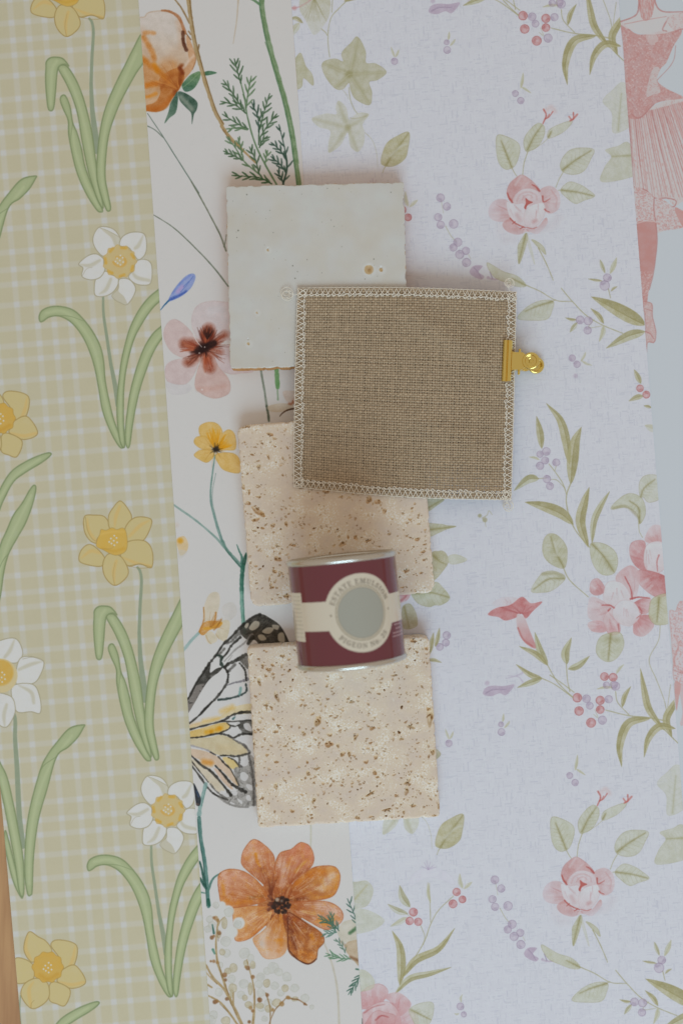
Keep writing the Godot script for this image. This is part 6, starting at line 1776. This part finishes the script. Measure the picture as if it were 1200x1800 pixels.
# ------------------------------------------------------------------ linen swatch
func cloth(u: float, v: float) -> Vector3:
	var top := Vector2(524, 507).lerp(Vector2(906, 514), u) + Vector2(0, -4.0 * sin(PI * u))
	var bot := Vector2(517, 855).lerp(Vector2(897, 878), u) + Vector2(0, 6.0 * sin(PI * u))
	var c := top.lerp(bot, v) + Vector2(-1.5 * sin(PI * v) + 2.0 * sin(PI * v) * u, 0)
	var h := 0.0129 - 0.0045 * smoothstep(0.5, 1.0, u) + 0.0005 * sin(u * 9.0 - v * 6.0) * smoothstep(0.3, 0.8, u) - 0.0006 * v
	var fold := (v - 0.06) - (u - 0.42) * 0.62         # soft diagonal creases
	h += 0.0013 * exp(-fold * fold * 260.0) * smoothstep(0.38, 0.55, u) * smoothstep(1.0, 0.85, u)
	var fold2 := (v - 0.62) - (u - 0.5) * 0.35
	h += 0.0008 * exp(-fold2 * fold2 * 300.0) * smoothstep(0.3, 0.6, u) * smoothstep(1.0, 0.8, u)
	return raised(c.x, c.y, h)

func cloth_up(u: float, v: float) -> Vector3:
	var e := 0.004
	return (cloth(u, v + e) - cloth(u, v - e)).cross(cloth(u + e, v) - cloth(u - e, v)).normalized()

func build_swatch() -> void:
	var root := thing("fabric_swatch", "brown woven linen swatch with white overlocked edges, laid across two tiles", "fabric")
	var nu := 88
	var nv := 82
	var r := RandomNumberGenerator.new()
	r.seed = 77
	var slub := FastNoiseLite.new()
	slub.seed = 5; slub.frequency = 0.07; slub.fractal_octaves = 2
	var base := albedo_lin(0x9c8c78)
	var mat := matte(Color.WHITE, 0.95, 0.15)
	mat.vertex_color_use_as_albedo = true
	mat.rim_enabled = true; mat.rim = 0.15; mat.rim_tint = 0.6
	for dirn in 2:
		var tb := Tubes.new()
		var na := nu if dirn == 0 else nv      # threads
		var nb := nv if dirn == 0 else nu      # crossings
		for i in na:
			var shade := r.randf_range(0.96, 1.04) * (0.94 if dirn == 0 else 1.05)
			var wid := r.randf_range(0.86, 1.1)
			var off := r.randf_range(-0.12, 0.12)
			var path := PackedVector3Array(); var up := PackedVector3Array(); var rw := PackedFloat32Array(); var cc := PackedColorArray()
			var n := nb * 2 + 1
			var nub := 1.0
			for k in n:
				var b := float(k) / (n - 1)
				var a := (i + 0.5 + off + 0.10 * slub.get_noise_2d(k * 0.9, i * 9.0 + dirn * 400.0)) / na
				var u := a if dirn == 0 else b
				var v := b if dirn == 0 else a
				var nrm := cloth_up(u, v)
				var over := sin(PI * (b * nb + 0.0)) * (1.0 if (i + dirn) % 2 == 0 else -1.0)
				path.append(cloth(u, v) + nrm * (0.00050 * over))
				up.append(nrm)
				var s := slub.get_noise_2d(k * 0.55, i * 13.0 + dirn * 77.0)
				nub = r.randf_range(0.84, 1.16)      # undyed flax varies from fibre to fibre
				rw.append(0.00056 * wid * (1.0 + 0.2 * s) * (1.0 + 0.12 * over))
				var g := shade * nub
				cc.append(Color(base.r * g, base.g * g * 0.99, base.b * g * 0.96))
			tb.add(path, up, rw, 0.00044, 6, cc)
		var o := obj("warp_threads" if dirn == 0 else "weft_threads", tb.mesh(), mat, root)
		o.set_meta("kind", "stuff")
	# overlock stitching
	var thread := albedo_lin(0xcfc8bd)
	for e in 4:
		var tb := Tubes.new()
		var n := [40, 40, 37, 37][e] as int
		var at := func(s: float, d: float, lift: float) -> Vector3:      # s along the edge 0..1, d inwards in millimetres
			var w: float = d / 118.0
			var h: float = d / 112.0
			var u: float = [s, s, w, 1.0 - w][e]
			var v: float = [h, 1.0 - h, s, s][e]
			return cloth(u, v) + cloth_up(u, v) * lift
		var inner := PackedVector3Array()
		for i in n:
			var s0 := (i + r.randf_range(-0.12, 0.12)) / n
			var w := 1.0 / n
			var d1 := r.randf_range(2.5, 3.2)
			var d2 := d1 + r.randf_range(1.5, 2.1)
			var mid := s0 + w * 0.5
			tb.simple(PackedVector3Array([at.call(s0 + w * 0.06, -0.35, -0.0004), at.call(s0 + w * 0.08, 0.3, 0.0008), at.call(lerpf(s0, mid, 0.6), d1 * 0.6, 0.0010), at.call(mid, d1, 0.0011)]), 0.00020, thread)
			tb.simple(PackedVector3Array([at.call(s0 + w * 0.94, -0.35, -0.0004), at.call(s0 + w * 0.92, 0.3, 0.0008), at.call(lerpf(s0 + w, mid, 0.6), d1 * 0.6, 0.0010), at.call(mid, d1, 0.0011)]), 0.00020, thread)
			tb.simple(PackedVector3Array([at.call(mid, d1, 0.0011), at.call(mid - w * 0.34, (d1 + d2) * 0.5, 0.0010), at.call(mid - w * 0.1, d2, 0.0009), at.call(mid + w * 0.16, d2 - 0.2, 0.0009), at.call(mid + w * 0.36, (d1 + d2) * 0.5, 0.0010), at.call(mid, d1, 0.0011)]), 0.00022, thread)
			inner.append(at.call(mid + w * 0.3, d2 - 0.5 + r.randf_range(-0.2, 0.2), 0.0009))
			inner.append(at.call(mid + w * 0.6, d1 + 0.8 + r.randf_range(-0.3, 0.3), 0.0010))
		var rim := PackedVector3Array()
		for i in n * 2 + 1:
			rim.append(at.call(clampf(float(i) / (n * 2), 0.0, 1.0), -0.3 + 0.3 * (i % 2), 0.0004))
		tb.simple(rim, 0.00020, thread)
		tb.simple(inner, 0.00020, thread)
		var m := matte(Color.WHITE, 0.9, 0.2)
		m.vertex_color_use_as_albedo = true
		obj("overlock_stitching", tb.mesh(), m, root)
	for tl in [[503, 518, 0.0121, 13.0], [891, 890, 0.0022, 11.0], [893, 498, 0.0100, 9.0]]:      # curled thread ends
		var tb := Tubes.new()
		var path := PackedVector3Array()
		var ends := [Vector2(530, 512), Vector2(890, 876), Vector2(900, 514)]
		var k := 0 if tl[0] == 503 else (1 if tl[1] == 890 else 2)
		var ph := r.randf() * 6.0
		var y1: float = tl[2]
		for i in 110:
			var t := i / 109.0
			var w := minf(t * 5.0, 1.0)
			var a := ph + t * 34.0
			var rad: float = tl[3] * (0.55 + 0.35 * sin(t * 17.0 + ph)) * w
			var q: Vector2 = ends[k].lerp(Vector2(tl[0], tl[1]), w) + (Vector2.from_angle(a) * rad + Vector2.from_angle(a * 0.37 + 1.0) * 4.5 * w)
			path.append(raised(q.x, q.y, lerpf(cloth([0.02, 0.98, 0.98][k], [0.02, 0.98, 0.02][k]).y, y1, w) + 0.0006 * sin(a * 1.7) + 0.0007))
		tb.simple(path, 0.00014, thread)
		var m := matte(Color.WHITE, 0.9, 0.2)
		m.vertex_color_use_as_albedo = true
		obj("loose_thread", tb.mesh(), m, root)

# ------------------------------------------------------------------ brass clip
func strip(prof: Array, half: Array, th: float) -> ArrayMesh:      # bent plate: profile of Vector2(x, y) and its half width at each point
	var st := SurfaceTool.new()
	st.begin(Mesh.PRIMITIVE_TRIANGLES)
	st.set_smooth_group(-1)
	var a := []; var b := []
	for i in prof.size():
		var d: Vector2 = (prof[mini(i + 1, prof.size() - 1)] - prof[maxi(i - 1, 0)]).normalized()
		var q := Vector2(-d.y, d.x) * th * 0.5
		a.append(prof[i] + q); b.append(prof[i] - q)
	var quad := func(p: Vector3, q: Vector3, r: Vector3, s: Vector3) -> void:
		for v in [p, q, r, p, r, s]:
			st.add_vertex(v)
	var v3 := func(p: Vector2, z: float) -> Vector3: return Vector3(p.x, p.y, z) * 0.001
	for i in prof.size() - 1:
		var h0: float = half[i]
		var h1: float = half[i + 1]
		quad.call(v3.call(a[i], -h0), v3.call(a[i + 1], -h1), v3.call(a[i + 1], h1), v3.call(a[i], h0))
		quad.call(v3.call(b[i], h0), v3.call(b[i + 1], h1), v3.call(b[i + 1], -h1), v3.call(b[i], -h0))
		quad.call(v3.call(a[i], h0), v3.call(a[i + 1], h1), v3.call(b[i + 1], h1), v3.call(b[i], h0))
		quad.call(v3.call(b[i], -h0), v3.call(b[i + 1], -h1), v3.call(a[i + 1], -h1), v3.call(a[i], -h0))
	var l := prof.size() - 1
	quad.call(v3.call(b[0], -half[0]), v3.call(a[0], -half[0]), v3.call(a[0], half[0]), v3.call(b[0], half[0]))
	quad.call(v3.call(a[l], -half[l]), v3.call(b[l], -half[l]), v3.call(b[l], half[l]), v3.call(a[l], half[l]))
	st.generate_normals()
	return st.commit()

func grommet() -> ArrayMesh:
	var prof := []
	for i in 21:                        # rolled rim, then a dished plate down to the hole
		var a := -PI * 0.5 + TAU * 0.75 * i / 20.0
		prof.append(Vector2(0.0038 + 0.0009 * cos(a), 0.0009 * sin(a)))
	for r in [0.0029, 0.0024, 0.0019, 0.0014]:
		prof.append(Vector2(r, -0.0001 - 0.00035 * sin((0.0029 - r) / 0.0015 * PI * 0.5)))
	prof.append(Vector2(0.0013, -0.0008))
	prof.append(Vector2(0.0026, -0.0007))
	prof.append(Vector2(0.0038, -0.0009))
	return lathe(prof, 40)

func build_clip() -> void:
	var brass := metal(Color(0.95, 0.86, 0.52), 0.18)
	var root := thing("bulldog_clip", "small shiny brass clip gripping the right edge of the linen swatch", "clip")
	var mid := raised(890, 635, 0.0088)
	root.position = mid
	root.rotation.y = deg_to_rad(-2.5)
	# jaws
	obj("upper_jaw", strip([Vector2(-2.35, 0.5), Vector2(-2.2, 1.5), Vector2(-1.8, 2.2), Vector2(-0.7, 2.4), Vector2(-0.35, 1.7), Vector2(0.1, 1.75), Vector2(0.45, 2.6), Vector2(1.0, 2.9), Vector2(1.8, 2.7), Vector2(2.3, 2.0), Vector2(2.4, 1.0)], [11.0, 11.1, 11.2, 11.3, 11.3, 11.3, 11.2, 11.1, 11.0, 10.7, 10.5], 0.4), brass, root)
	obj("lower_jaw", strip([Vector2(-2.3, -0.75), Vector2(-1.6, -1.7), Vector2(0.2, -2.3), Vector2(2.0, -2.2), Vector2(2.6, -1.6)], [11.2, 11.2, 11.2, 11.1, 10.8], 0.5), brass, root)
	# necks from the jaws to the finger rings
	obj("upper_lever", strip([Vector2(2.3, 2.3), Vector2(3.2, 2.2), Vector2(4.6, 2.4), Vector2(6.5, 2.9), Vector2(8.4, 3.8), Vector2(9.4, 4.6)], [5.2, 4.9, 4.5, 4.5, 4.3, 3.4], 0.5), brass, root)
	obj("lower_lever", strip([Vector2(2.3, -2.3), Vector2(4.5, -2.6), Vector2(8.0, -3.8), Vector2(11.5, -5.0), Vector2(13.5, -5.4)], [5.2, 4.6, 4.5, 4.4, 3.6], 0.5), brass, root)
	for s in [-1, 1]:                   # turned-down cheeks of the levers
		obj("cheek", strip([Vector2(2.9, 0.9), Vector2(4.6, 1.0), Vector2(7.0, 1.4), Vector2(8.8, 2.2)], [0.3, 0.35, 0.35, 0.3], 4.2), brass, root).position = Vector3(0, 0, s * 0.0044)
	var up := obj("finger_ring", grommet(), brass, root)
	up.position = Vector3(0.0122, 0.0056, 0)
	up.rotation.z = deg_to_rad(16)
	var dn := obj("finger_ring", grommet(), brass, root)
	dn.position = Vector3(0.0168, -0.0056, 0.0007)
	dn.rotation.z = deg_to_rad(-6)
	var pin := lathe([Vector2(0.0, -0.0071), Vector2(0.0005, -0.0071), Vector2(0.0007, -0.0068), Vector2(0.0007, 0.0068), Vector2(0.0005, 0.0071), Vector2(0.0, 0.0071)], 20)
	var pn := obj("spring_pin", pin, brass, root)
	pn.rotation.x = PI / 2
	pn.position = Vector3(0.0068, 0.0002, 0)

# ------------------------------------------------------------------ sample tin
const TIN_R := 0.0279
const TIN_L := 0.0516

func on_tin(u: float, v: float, lift := 0.00013) -> Vector3:        # millimetres on the label (u to the right of the top line, v towards the lid) -> the tin's surface
	var r := TIN_R + lift
	var a := u * 0.001 / TIN_R
	return Vector3(r * sin(a), v * 0.001, r * cos(a))

func lettering(lines: Array, m: Material, root: Node3D, called: String) -> void:
	# each entry: text, centre (mm), radius of the arc in mm (0: straight), start angle, letter height mm, turn (1 over the top, -1 along the bottom)
	var st := SurfaceTool.new()
	st.begin(Mesh.PRIMITIVE_TRIANGLES)
	var font := SystemFont.new()
	font.font_names = PackedStringArray(["Droid Serif"])
	font.font_weight = 700
	for q in lines:
		var text: String = q[0]
		var c: Vector2 = q[1]
		var rad: float = q[2]
		var hgt: float = q[3]
		var turn: int = q[4]
		var gap: float = q[5]
		var wid := []
		var total := 0.0
		for ch in text:
			var s := font.get_string_size(ch, HORIZONTAL_ALIGNMENT_LEFT, -1, 64).x / 64.0 * hgt * 1.36 + gap
			wid.append(s); total += s
		var run := -total * 0.5
		for i in text.length():
			var cx: float = run + wid[i] * 0.5
			run += wid[i]
			if text[i] == " ":
				continue
			var tm := TextMesh.new()
			tm.font = font; tm.text = text[i]; tm.font_size = 64; tm.pixel_size = hgt * 1.36 / 64.0; tm.depth = 0.0; tm.curve_step = 2.0
			var arr := tm.get_mesh_arrays()
			var vs: PackedVector3Array = arr[Mesh.ARRAY_VERTEX]
			var ix: PackedInt32Array = arr[Mesh.ARRAY_INDEX] if arr[Mesh.ARRAY_INDEX] != null else PackedInt32Array(range(vs.size()))
			for k in ix:
				var p := Vector2(vs[k].x, vs[k].y)
				var w: Vector2
				if rad <= 0.0:
					w = c + Vector2(cx, 0) + p
				elif turn > 0:
					var a := cx / rad
					w = c + Vector2(0, rad).rotated(-a) + p.rotated(-a)
				else:
					var a := cx / rad
					w = c + Vector2(0, -rad).rotated(a) + p.rotated(a)
				var n := on_tin(w.x, w.y)
				st.set_normal(Vector3(n.x, 0, n.z).normalized())
				st.add_vertex(n)
	obj(called, st.commit(), m, root)

func build_tin() -> void:
	var root := thing("paint_tin", "small maroon sample paint tin with round cream label, lying on two travertine tiles", "paint tin")
	var cy := 0.0009 + 0.0100 + 0.0287
	root.position = raised(609, 1071, cy)
	root.basis = Basis(Vector3.UP, deg_to_rad(6.0)) * Basis(Vector3(1, 0, 0), Vector3(0, 0, -1), Vector3(0, 1, 0))
	# label print, ten pixels to the millimetre; u 0 is the line that faces up
	var wpx := 1753
	var hpx := 500
	var p := Painter.new()
	p.setup(wpx, hpx, Vector2.ZERO, 0.0, noise_table, 0x5e2b33)
	var cx := 876.0 + 78.0
	var cyp := 252.0
	var cream := 0xb9b3a4
	p.poly([470, cyp - 70, 1400, cyp - 70, 1400, cyp + 72, 470, cyp + 72], cream, 1.0, 0.0, -1, [], true)
	p.poly([330, cyp - 118, 622, cyp - 118, 622, cyp + 122, 330, cyp + 122], cream, 1.0, 0.0, -1, [], true)
	p.dab(cx, cyp, 190.0, cream, 1.0, 1.5)
	p.dab(cx, cyp, 135.0, 0x8f8777, 0.95, 1.5)
	p.dab(cx, cyp, 129.0, 0xb4ad9c, 1.0, 1.5)
	p.dab(cx, cyp, 124.0, 0x857f73, 0.95, 1.5)
	p.dab(cx, cyp, 120.0, 0x8f9088, 1.0, 1.5)
	p.dab(cx - 158, cyp, 6.0, 0x8d8577, 1.0); p.dab(cx + 158, cyp, 6.0, 0x8d8577, 1.0)
	for i in 11:                        # small print in the side panel
		var y := cyp - 100 + i * 20
		var x := 520.0
		while x < 610:
			var l := rng.randf_range(8, 26)
			p.line([x, y, minf(x + l, 612), y], 5.0, 5.0, 0x9d9688, 0.75, 2.0)
			x += l + 8
	for q in [[84, 40], [104, 26], [124, 56], [140, 60]]:      # small pale print at the right, too fine to read
		var x: float = 1190.0 - q[1]
		while x < 1190.0 + q[1]:
			var l := rng.randf_range(8, 20)
			p.line([x, cyp + q[0], x + l, cyp + q[0]], 6.0, 6.0, 0xa58f90, 0.8, 3.0)
			x += l + 7
	var body := StandardMaterial3D.new()
	body.albedo_texture = p.texture(lut)
	body.roughness = 0.12; body.metallic_specular = 0.55
	var pos := PackedVector3Array(); var uv := PackedVector2Array()
	var n := 160
	for j in 13:
		for i in n + 1:
			var a := -PI + TAU * i / n
			var y := lerpf(TIN_L * 0.5, -TIN_L * 0.5, j / 12.0)
			var rr := TIN_R + (0.00005 * sin(a * 9.0 + y * 60.0) * sin(a * 5.0))
			pos.append(Vector3(rr * sin(a), y, rr * cos(a)))
			uv.append(Vector2(float(i) / n, j / 12.0))
	var am := ArrayMesh.new()
	add_grid(am, pos, uv, n + 1, 13, body)
	obj("labelled_body", am, null, root)
	var tin := metal(Color(0.83, 0.82, 0.79), 0.27)
	var y0 := TIN_L * 0.5
	obj("lid_rim", lathe([Vector2(TIN_R - 0.0004, y0 - 0.0008), Vector2(0.0283, y0 - 0.0004), Vector2(0.0287, y0 + 0.0004), Vector2(0.0287, y0 + 0.0014), Vector2(0.0283, y0 + 0.0022), Vector2(0.0276, y0 + 0.0026), Vector2(0.0266, y0 + 0.0024), Vector2(0.0258, y0 + 0.0016), Vector2(0.0254, y0 + 0.0002)], 120), tin, root)
	obj("lid", lathe([Vector2(0.0256, y0 + 0.0004), Vector2(0.0250, y0 + 0.0012), Vector2(0.0240, y0 + 0.0014), Vector2(0.0228, y0 + 0.0010), Vector2(0.0218, y0 - 0.0002), Vector2(0.0200, y0 - 0.0004), Vector2(0.008, y0 - 0.0003), Vector2(0.0, y0 - 0.0003)], 96), tin, root)
	obj("base_rim", lathe([Vector2(0.0262, -y0 + 0.0002), Vector2(0.0266, -y0 - 0.0012), Vector2(0.0272, -y0 - 0.0020), Vector2(0.0280, -y0 - 0.0020), Vector2(0.0286, -y0 - 0.0014), Vector2(0.0287, -y0 - 0.0006), Vector2(0.0284, -y0 + 0.0003), Vector2(TIN_R - 0.0004, -y0 + 0.0008)], 120), tin, root)
	obj("base", lathe([Vector2(0.0, -y0 + 0.0004), Vector2(0.0264, -y0 + 0.0001)], 96), tin, root)
	var c := Vector2(7.8, -0.2)
	lettering([["ESTATE EMULSION", c, 15.6, 2.6, 1, 0.3], ["PIGEON No. 25", c, 16.4, 2.5, -1, 0.25]], matte(albedo(0x857d70), 0.6, 0.3), root, "label_lettering")

# ------------------------------------------------------------------ scene
func _ready() -> void:
	var cam := Camera3D.new()
	cam.name = "camera"
	add_child(cam)
	cam.position = Vector3(0, EYE, 0)
	cam.rotation = Vector3(-PI / 2, 0, 0)
	cam.keep_aspect = Camera3D.KEEP_HEIGHT
	cam.near = 0.05; cam.far = 20.0
	var att := CameraAttributesPhysical.new()
	att.frustum_focal_length = 40.0
	att.frustum_focus_distance = EYE - 0.008
	att.exposure_aperture = 2.8
	att.exposure_shutter_speed = 100.0; att.exposure_sensitivity = 100.0
	cam.attributes = att
	cam.fov = rad_to_deg(2.0 * atan(900.0 / S / EYE))
	cam.current = true
	var env := Environment.new()
	env.background_mode = Environment.BG_COLOR
	env.background_color = Color(0.465, 0.395, 0.325).linear_to_srgb()      # the room's warm, even light
	env.background_energy_multiplier = 1.0
	env.tonemap_mode = Environment.TONE_MAPPER_LINEAR
	env.tonemap_exposure = 1.0
	env.sdfgi_enabled = true; env.ssao_enabled = true; env.ssil_enabled = true
	var we := WorldEnvironment.new()
	we.name = "room_light"
	we.environment = env
	add_child(we)
	var win := AreaLight3D.new()                 # a tall window beyond the lower edge of the picture
	win.name = "window_light"
	win.area_size = Vector2(3.0, 2.4)
	win.light_color = Color(0.775, 0.915, 1.0)
	win.light_energy = 10.2
	win.shadow_enabled = true
	win.area_range = 12.0
	add_child(win)
	win.look_at_from_position(Vector3(0.45, 2.65, 3.3), Vector3.ZERO, Vector3.UP)

	rng.seed = 2024
	make_tables()
	build_table()
	build_sheet("wallpaper sheet with pink stippled dancer figures at the right edge", print_dancers(), 430, 2040, Vector2(1040, 0), 4.0, func(_x: float) -> float: return 0.0, 0.7)
	var roses := print_roses()
	build_sheet("linen-textured pale blue wallpaper sheet with pink roses, berries and sage leaves", roses[0], 644, 1202, Vector2(440, 0), 4.55, func(x: float) -> float: return 0.0004 * smoothstep(520.0, 590.0, x), 0.8, roses[1], 0.012)
	build_sheet("yellow gingham wallpaper sheet with daffodils at the left", print_daffodils(), 424, 968, Vector2(-120, 0), 5.0, func(_x: float) -> float: return 0.0, 0.72)
	build_sheet("narrow white wallpaper strip with watercolour flowers and a butterfly", print_meadow(), 267, 2040, Vector2(244, 0), 4.0, func(_x: float) -> float: return 0.0004, 0.75)
	build_zellige()
	travertine("pitted beige travertine tile partly under the linen swatch", Vector2(416, 748), 4.6, Vector2(0.1002, 0.0992),
		[[225, 130, 18, 9, 20], [245, 150, 10, 5, 0], [215, 250, 8, 15, -25], [160, 540, 34, 18, 35], [185, 560, 16, 10, 20, 1], [150, 585, 20, 11, -10], [110, 497, 16, 9, 0], [240, 615, 15, 11, 0], [310, 608, 8, 18, 0], [280, 635, 5, 5, 0, 3], [160, 627, 6, 5, 0, 3], [348, 722, 14, 8, 0], [745, 480, 15, 22, 0, 1], [790, 490, 18, 14, 30], [825, 540, 13, 12, -30], [605, 718, 20, 12, 0], [265, 795, 24, 12, 10], [235, 945, 13, 7, 0], [940, 858, 20, 8, 0], [1030, 755, 13, 9, -20], [675, 682, 13, 13, 0], [600, 465, 14, 8, 0, 2], [520, 437, 17, 9, 0], [385, 412, 14, 7, 0], [80, 410, 12, 18, 0, 2], [115, 440, 6, 14, 20], [165, 462, 14, 8, 0, 2], [185, 630, 13, 6, 0], [1018, 868, 11, 6, 0], [1000, 690, 16, 9, -35], [1005, 560, 6, 14, 10, 2], [635, 680, 6, 12, 10], [455, 632, 6, 5, 0, 3], [580, 637, 5, 5, 0, 3], [430, 610, 6, 5, 0], [395, 630, 9, 5, 30], [440, 668, 10, 6, 20], [865, 580, 8, 6, 0, 2], [280, 295, 8, 6, 0], [250, 860, 11, 12, 0], [310, 990, 22, 8, 0, 2], [150, 832, 10, 6, 0], [188, 832, 5, 6, 0, 3], [222, 900, 5, 14, 10], [850, 660, 12, 6, -30, 2], [960, 585, 10, 7, 0], [1040, 640, 8, 6, 0], [905, 890, 4, 4, 0, 3], [920, 945, 10, 6, 0], [985, 500, 6, 8, 0], [970, 540, 7, 7, 0, 2], [740, 700, 20, 5, -20], [560, 725, 10, 9, 0, 2], [265, 725, 16, 4, 15, 2], [165, 300, 18, 7, -10, 2], [100, 90, 12, 5, -15]], [3.0, 400, 720], 41, 1700, 0.0050, 0.0100)
	travertine("pitted beige travertine tile below the tin, over the butterfly wing", Vector2(434, 1136), 3.5, Vector2(0.0992, 0.0992),
		[[190, 235, 17, 9, 10], [212, 210, 11, 9, 0], [178, 270, 9, 8, 0], [215, 258, 11, 8, 0], [160, 215, 7, 15, 15, 2], [180, 430, 7, 24, 0, 2], [375, 397, 10, 9, 0], [230, 570, 15, 9, 0], [120, 573, 9, 8, 0], [455, 515, 17, 30, 0, 2], [465, 495, 10, 12, 0], [515, 638, 26, 17, 25], [520, 588, 14, 10, 0, 2], [380, 580, 13, 16, 0, 4], [750, 553, 20, 7, -10], [785, 550, 7, 6, 0], [685, 556, 10, 6, 0], [625, 690, 8, 23, 0, 2], [715, 735, 13, 10, 0], [768, 710, 12, 11, 0], [725, 660, 8, 8, 0], [753, 665, 5, 14, 0, 2], [762, 792, 12, 17, 15, 1], [778, 815, 11, 8, 0], [880, 915, 13, 7, 0], [318, 1000, 12, 11, 0], [230, 865, 14, 17, 0, 4], [405, 795, 9, 20, -15, 2], [908, 438, 7, 10, 0, 3], [895, 574, 9, 9, 0, 3], [907, 610, 13, 9, 0, 4], [1062, 490, 20, 55, 0, 4], [1055, 450, 12, 14, 0], [178, 137, 8, 7, 0], [320, 290, 5, 7, 0, 3], [255, 300, 4, 6, 0, 3], [880, 712, 8, 8, 0], [935, 890, 12, 26, 0, 4], [830, 990, 26, 7, -10, 2], [940, 840, 22, 10, -40, 4], [740, 905, 28, 8, -30, 2], [970, 970, 16, 9, 0, 2], [740, 1030, 10, 8, 0], [825, 1025, 6, 6, 0, 3], [1085, 1025, 12, 7, 0], [372, 912, 8, 7, 0], [155, 930, 16, 5, -30], [435, 940, 10, 18, 15, 4], [485, 552, 9, 7, 0], [590, 690, 18, 12, -20, 2], [565, 645, 8, 16, 0, 2], [640, 410, 18, 6, -10, 4], [735, 355, 14, 4, 50, 2], [590, 455, 8, 8, 0], [472, 420, 7, 10, 0, 4], [235, 380, 14, 30, -15, 4], [140, 300, 10, 24, -20, 4], [265, 160, 16, 8, 20, 2], [245, 535, 16, 4, 0], [400, 735, 6, 12, -20], [232, 735, 14, 7, 0], [180, 697, 9, 8, 0], [255, 643, 5, 5, 0], [280, 648, 12, 6, 0, 2], [355, 762, 8, 6, 0], [485, 852, 10, 6, 30], [455, 770, 16, 6, -20, 2], [508, 960, 4, 4, 0, 3], [670, 883, 4, 4, 0, 3], [775, 865, 4, 4, 0, 3], [815, 345, 5, 5, 0, 3], [945, 408, 7, 6, 0], [990, 370, 14, 5, -60, 2], [870, 265, 18, 6, 0, 4], [970, 80, 22, 8, 20], [1043, 122, 10, 12, 0], [980, 185, 6, 5, 0, 3], [1075, 680, 12, 22, 0, 4], [300, 180, 10, 6, 0], [305, 235, 6, 5, 0, 3], [1110, 970, 10, 18, 0, 2], [670, 1035, 18, 8, 0, 2], [120, 860, 8, 12, 0, 4], [110, 640, 8, 26, 5, 4], [660, 600, 20, 10, -45, 2], [145, 515, 10, 10, 0, 4], [960, 545, 22, 10, 20, 4], [995, 632, 12, 4, 0], [1008, 705, 6, 7, 0], [920, 1005, 6, 16, 0, 4]], [3.077, 410, 1100], 52, 1700, 0.0026, 0.0100)
	build_swatch()
	build_clip()
	build_tin()
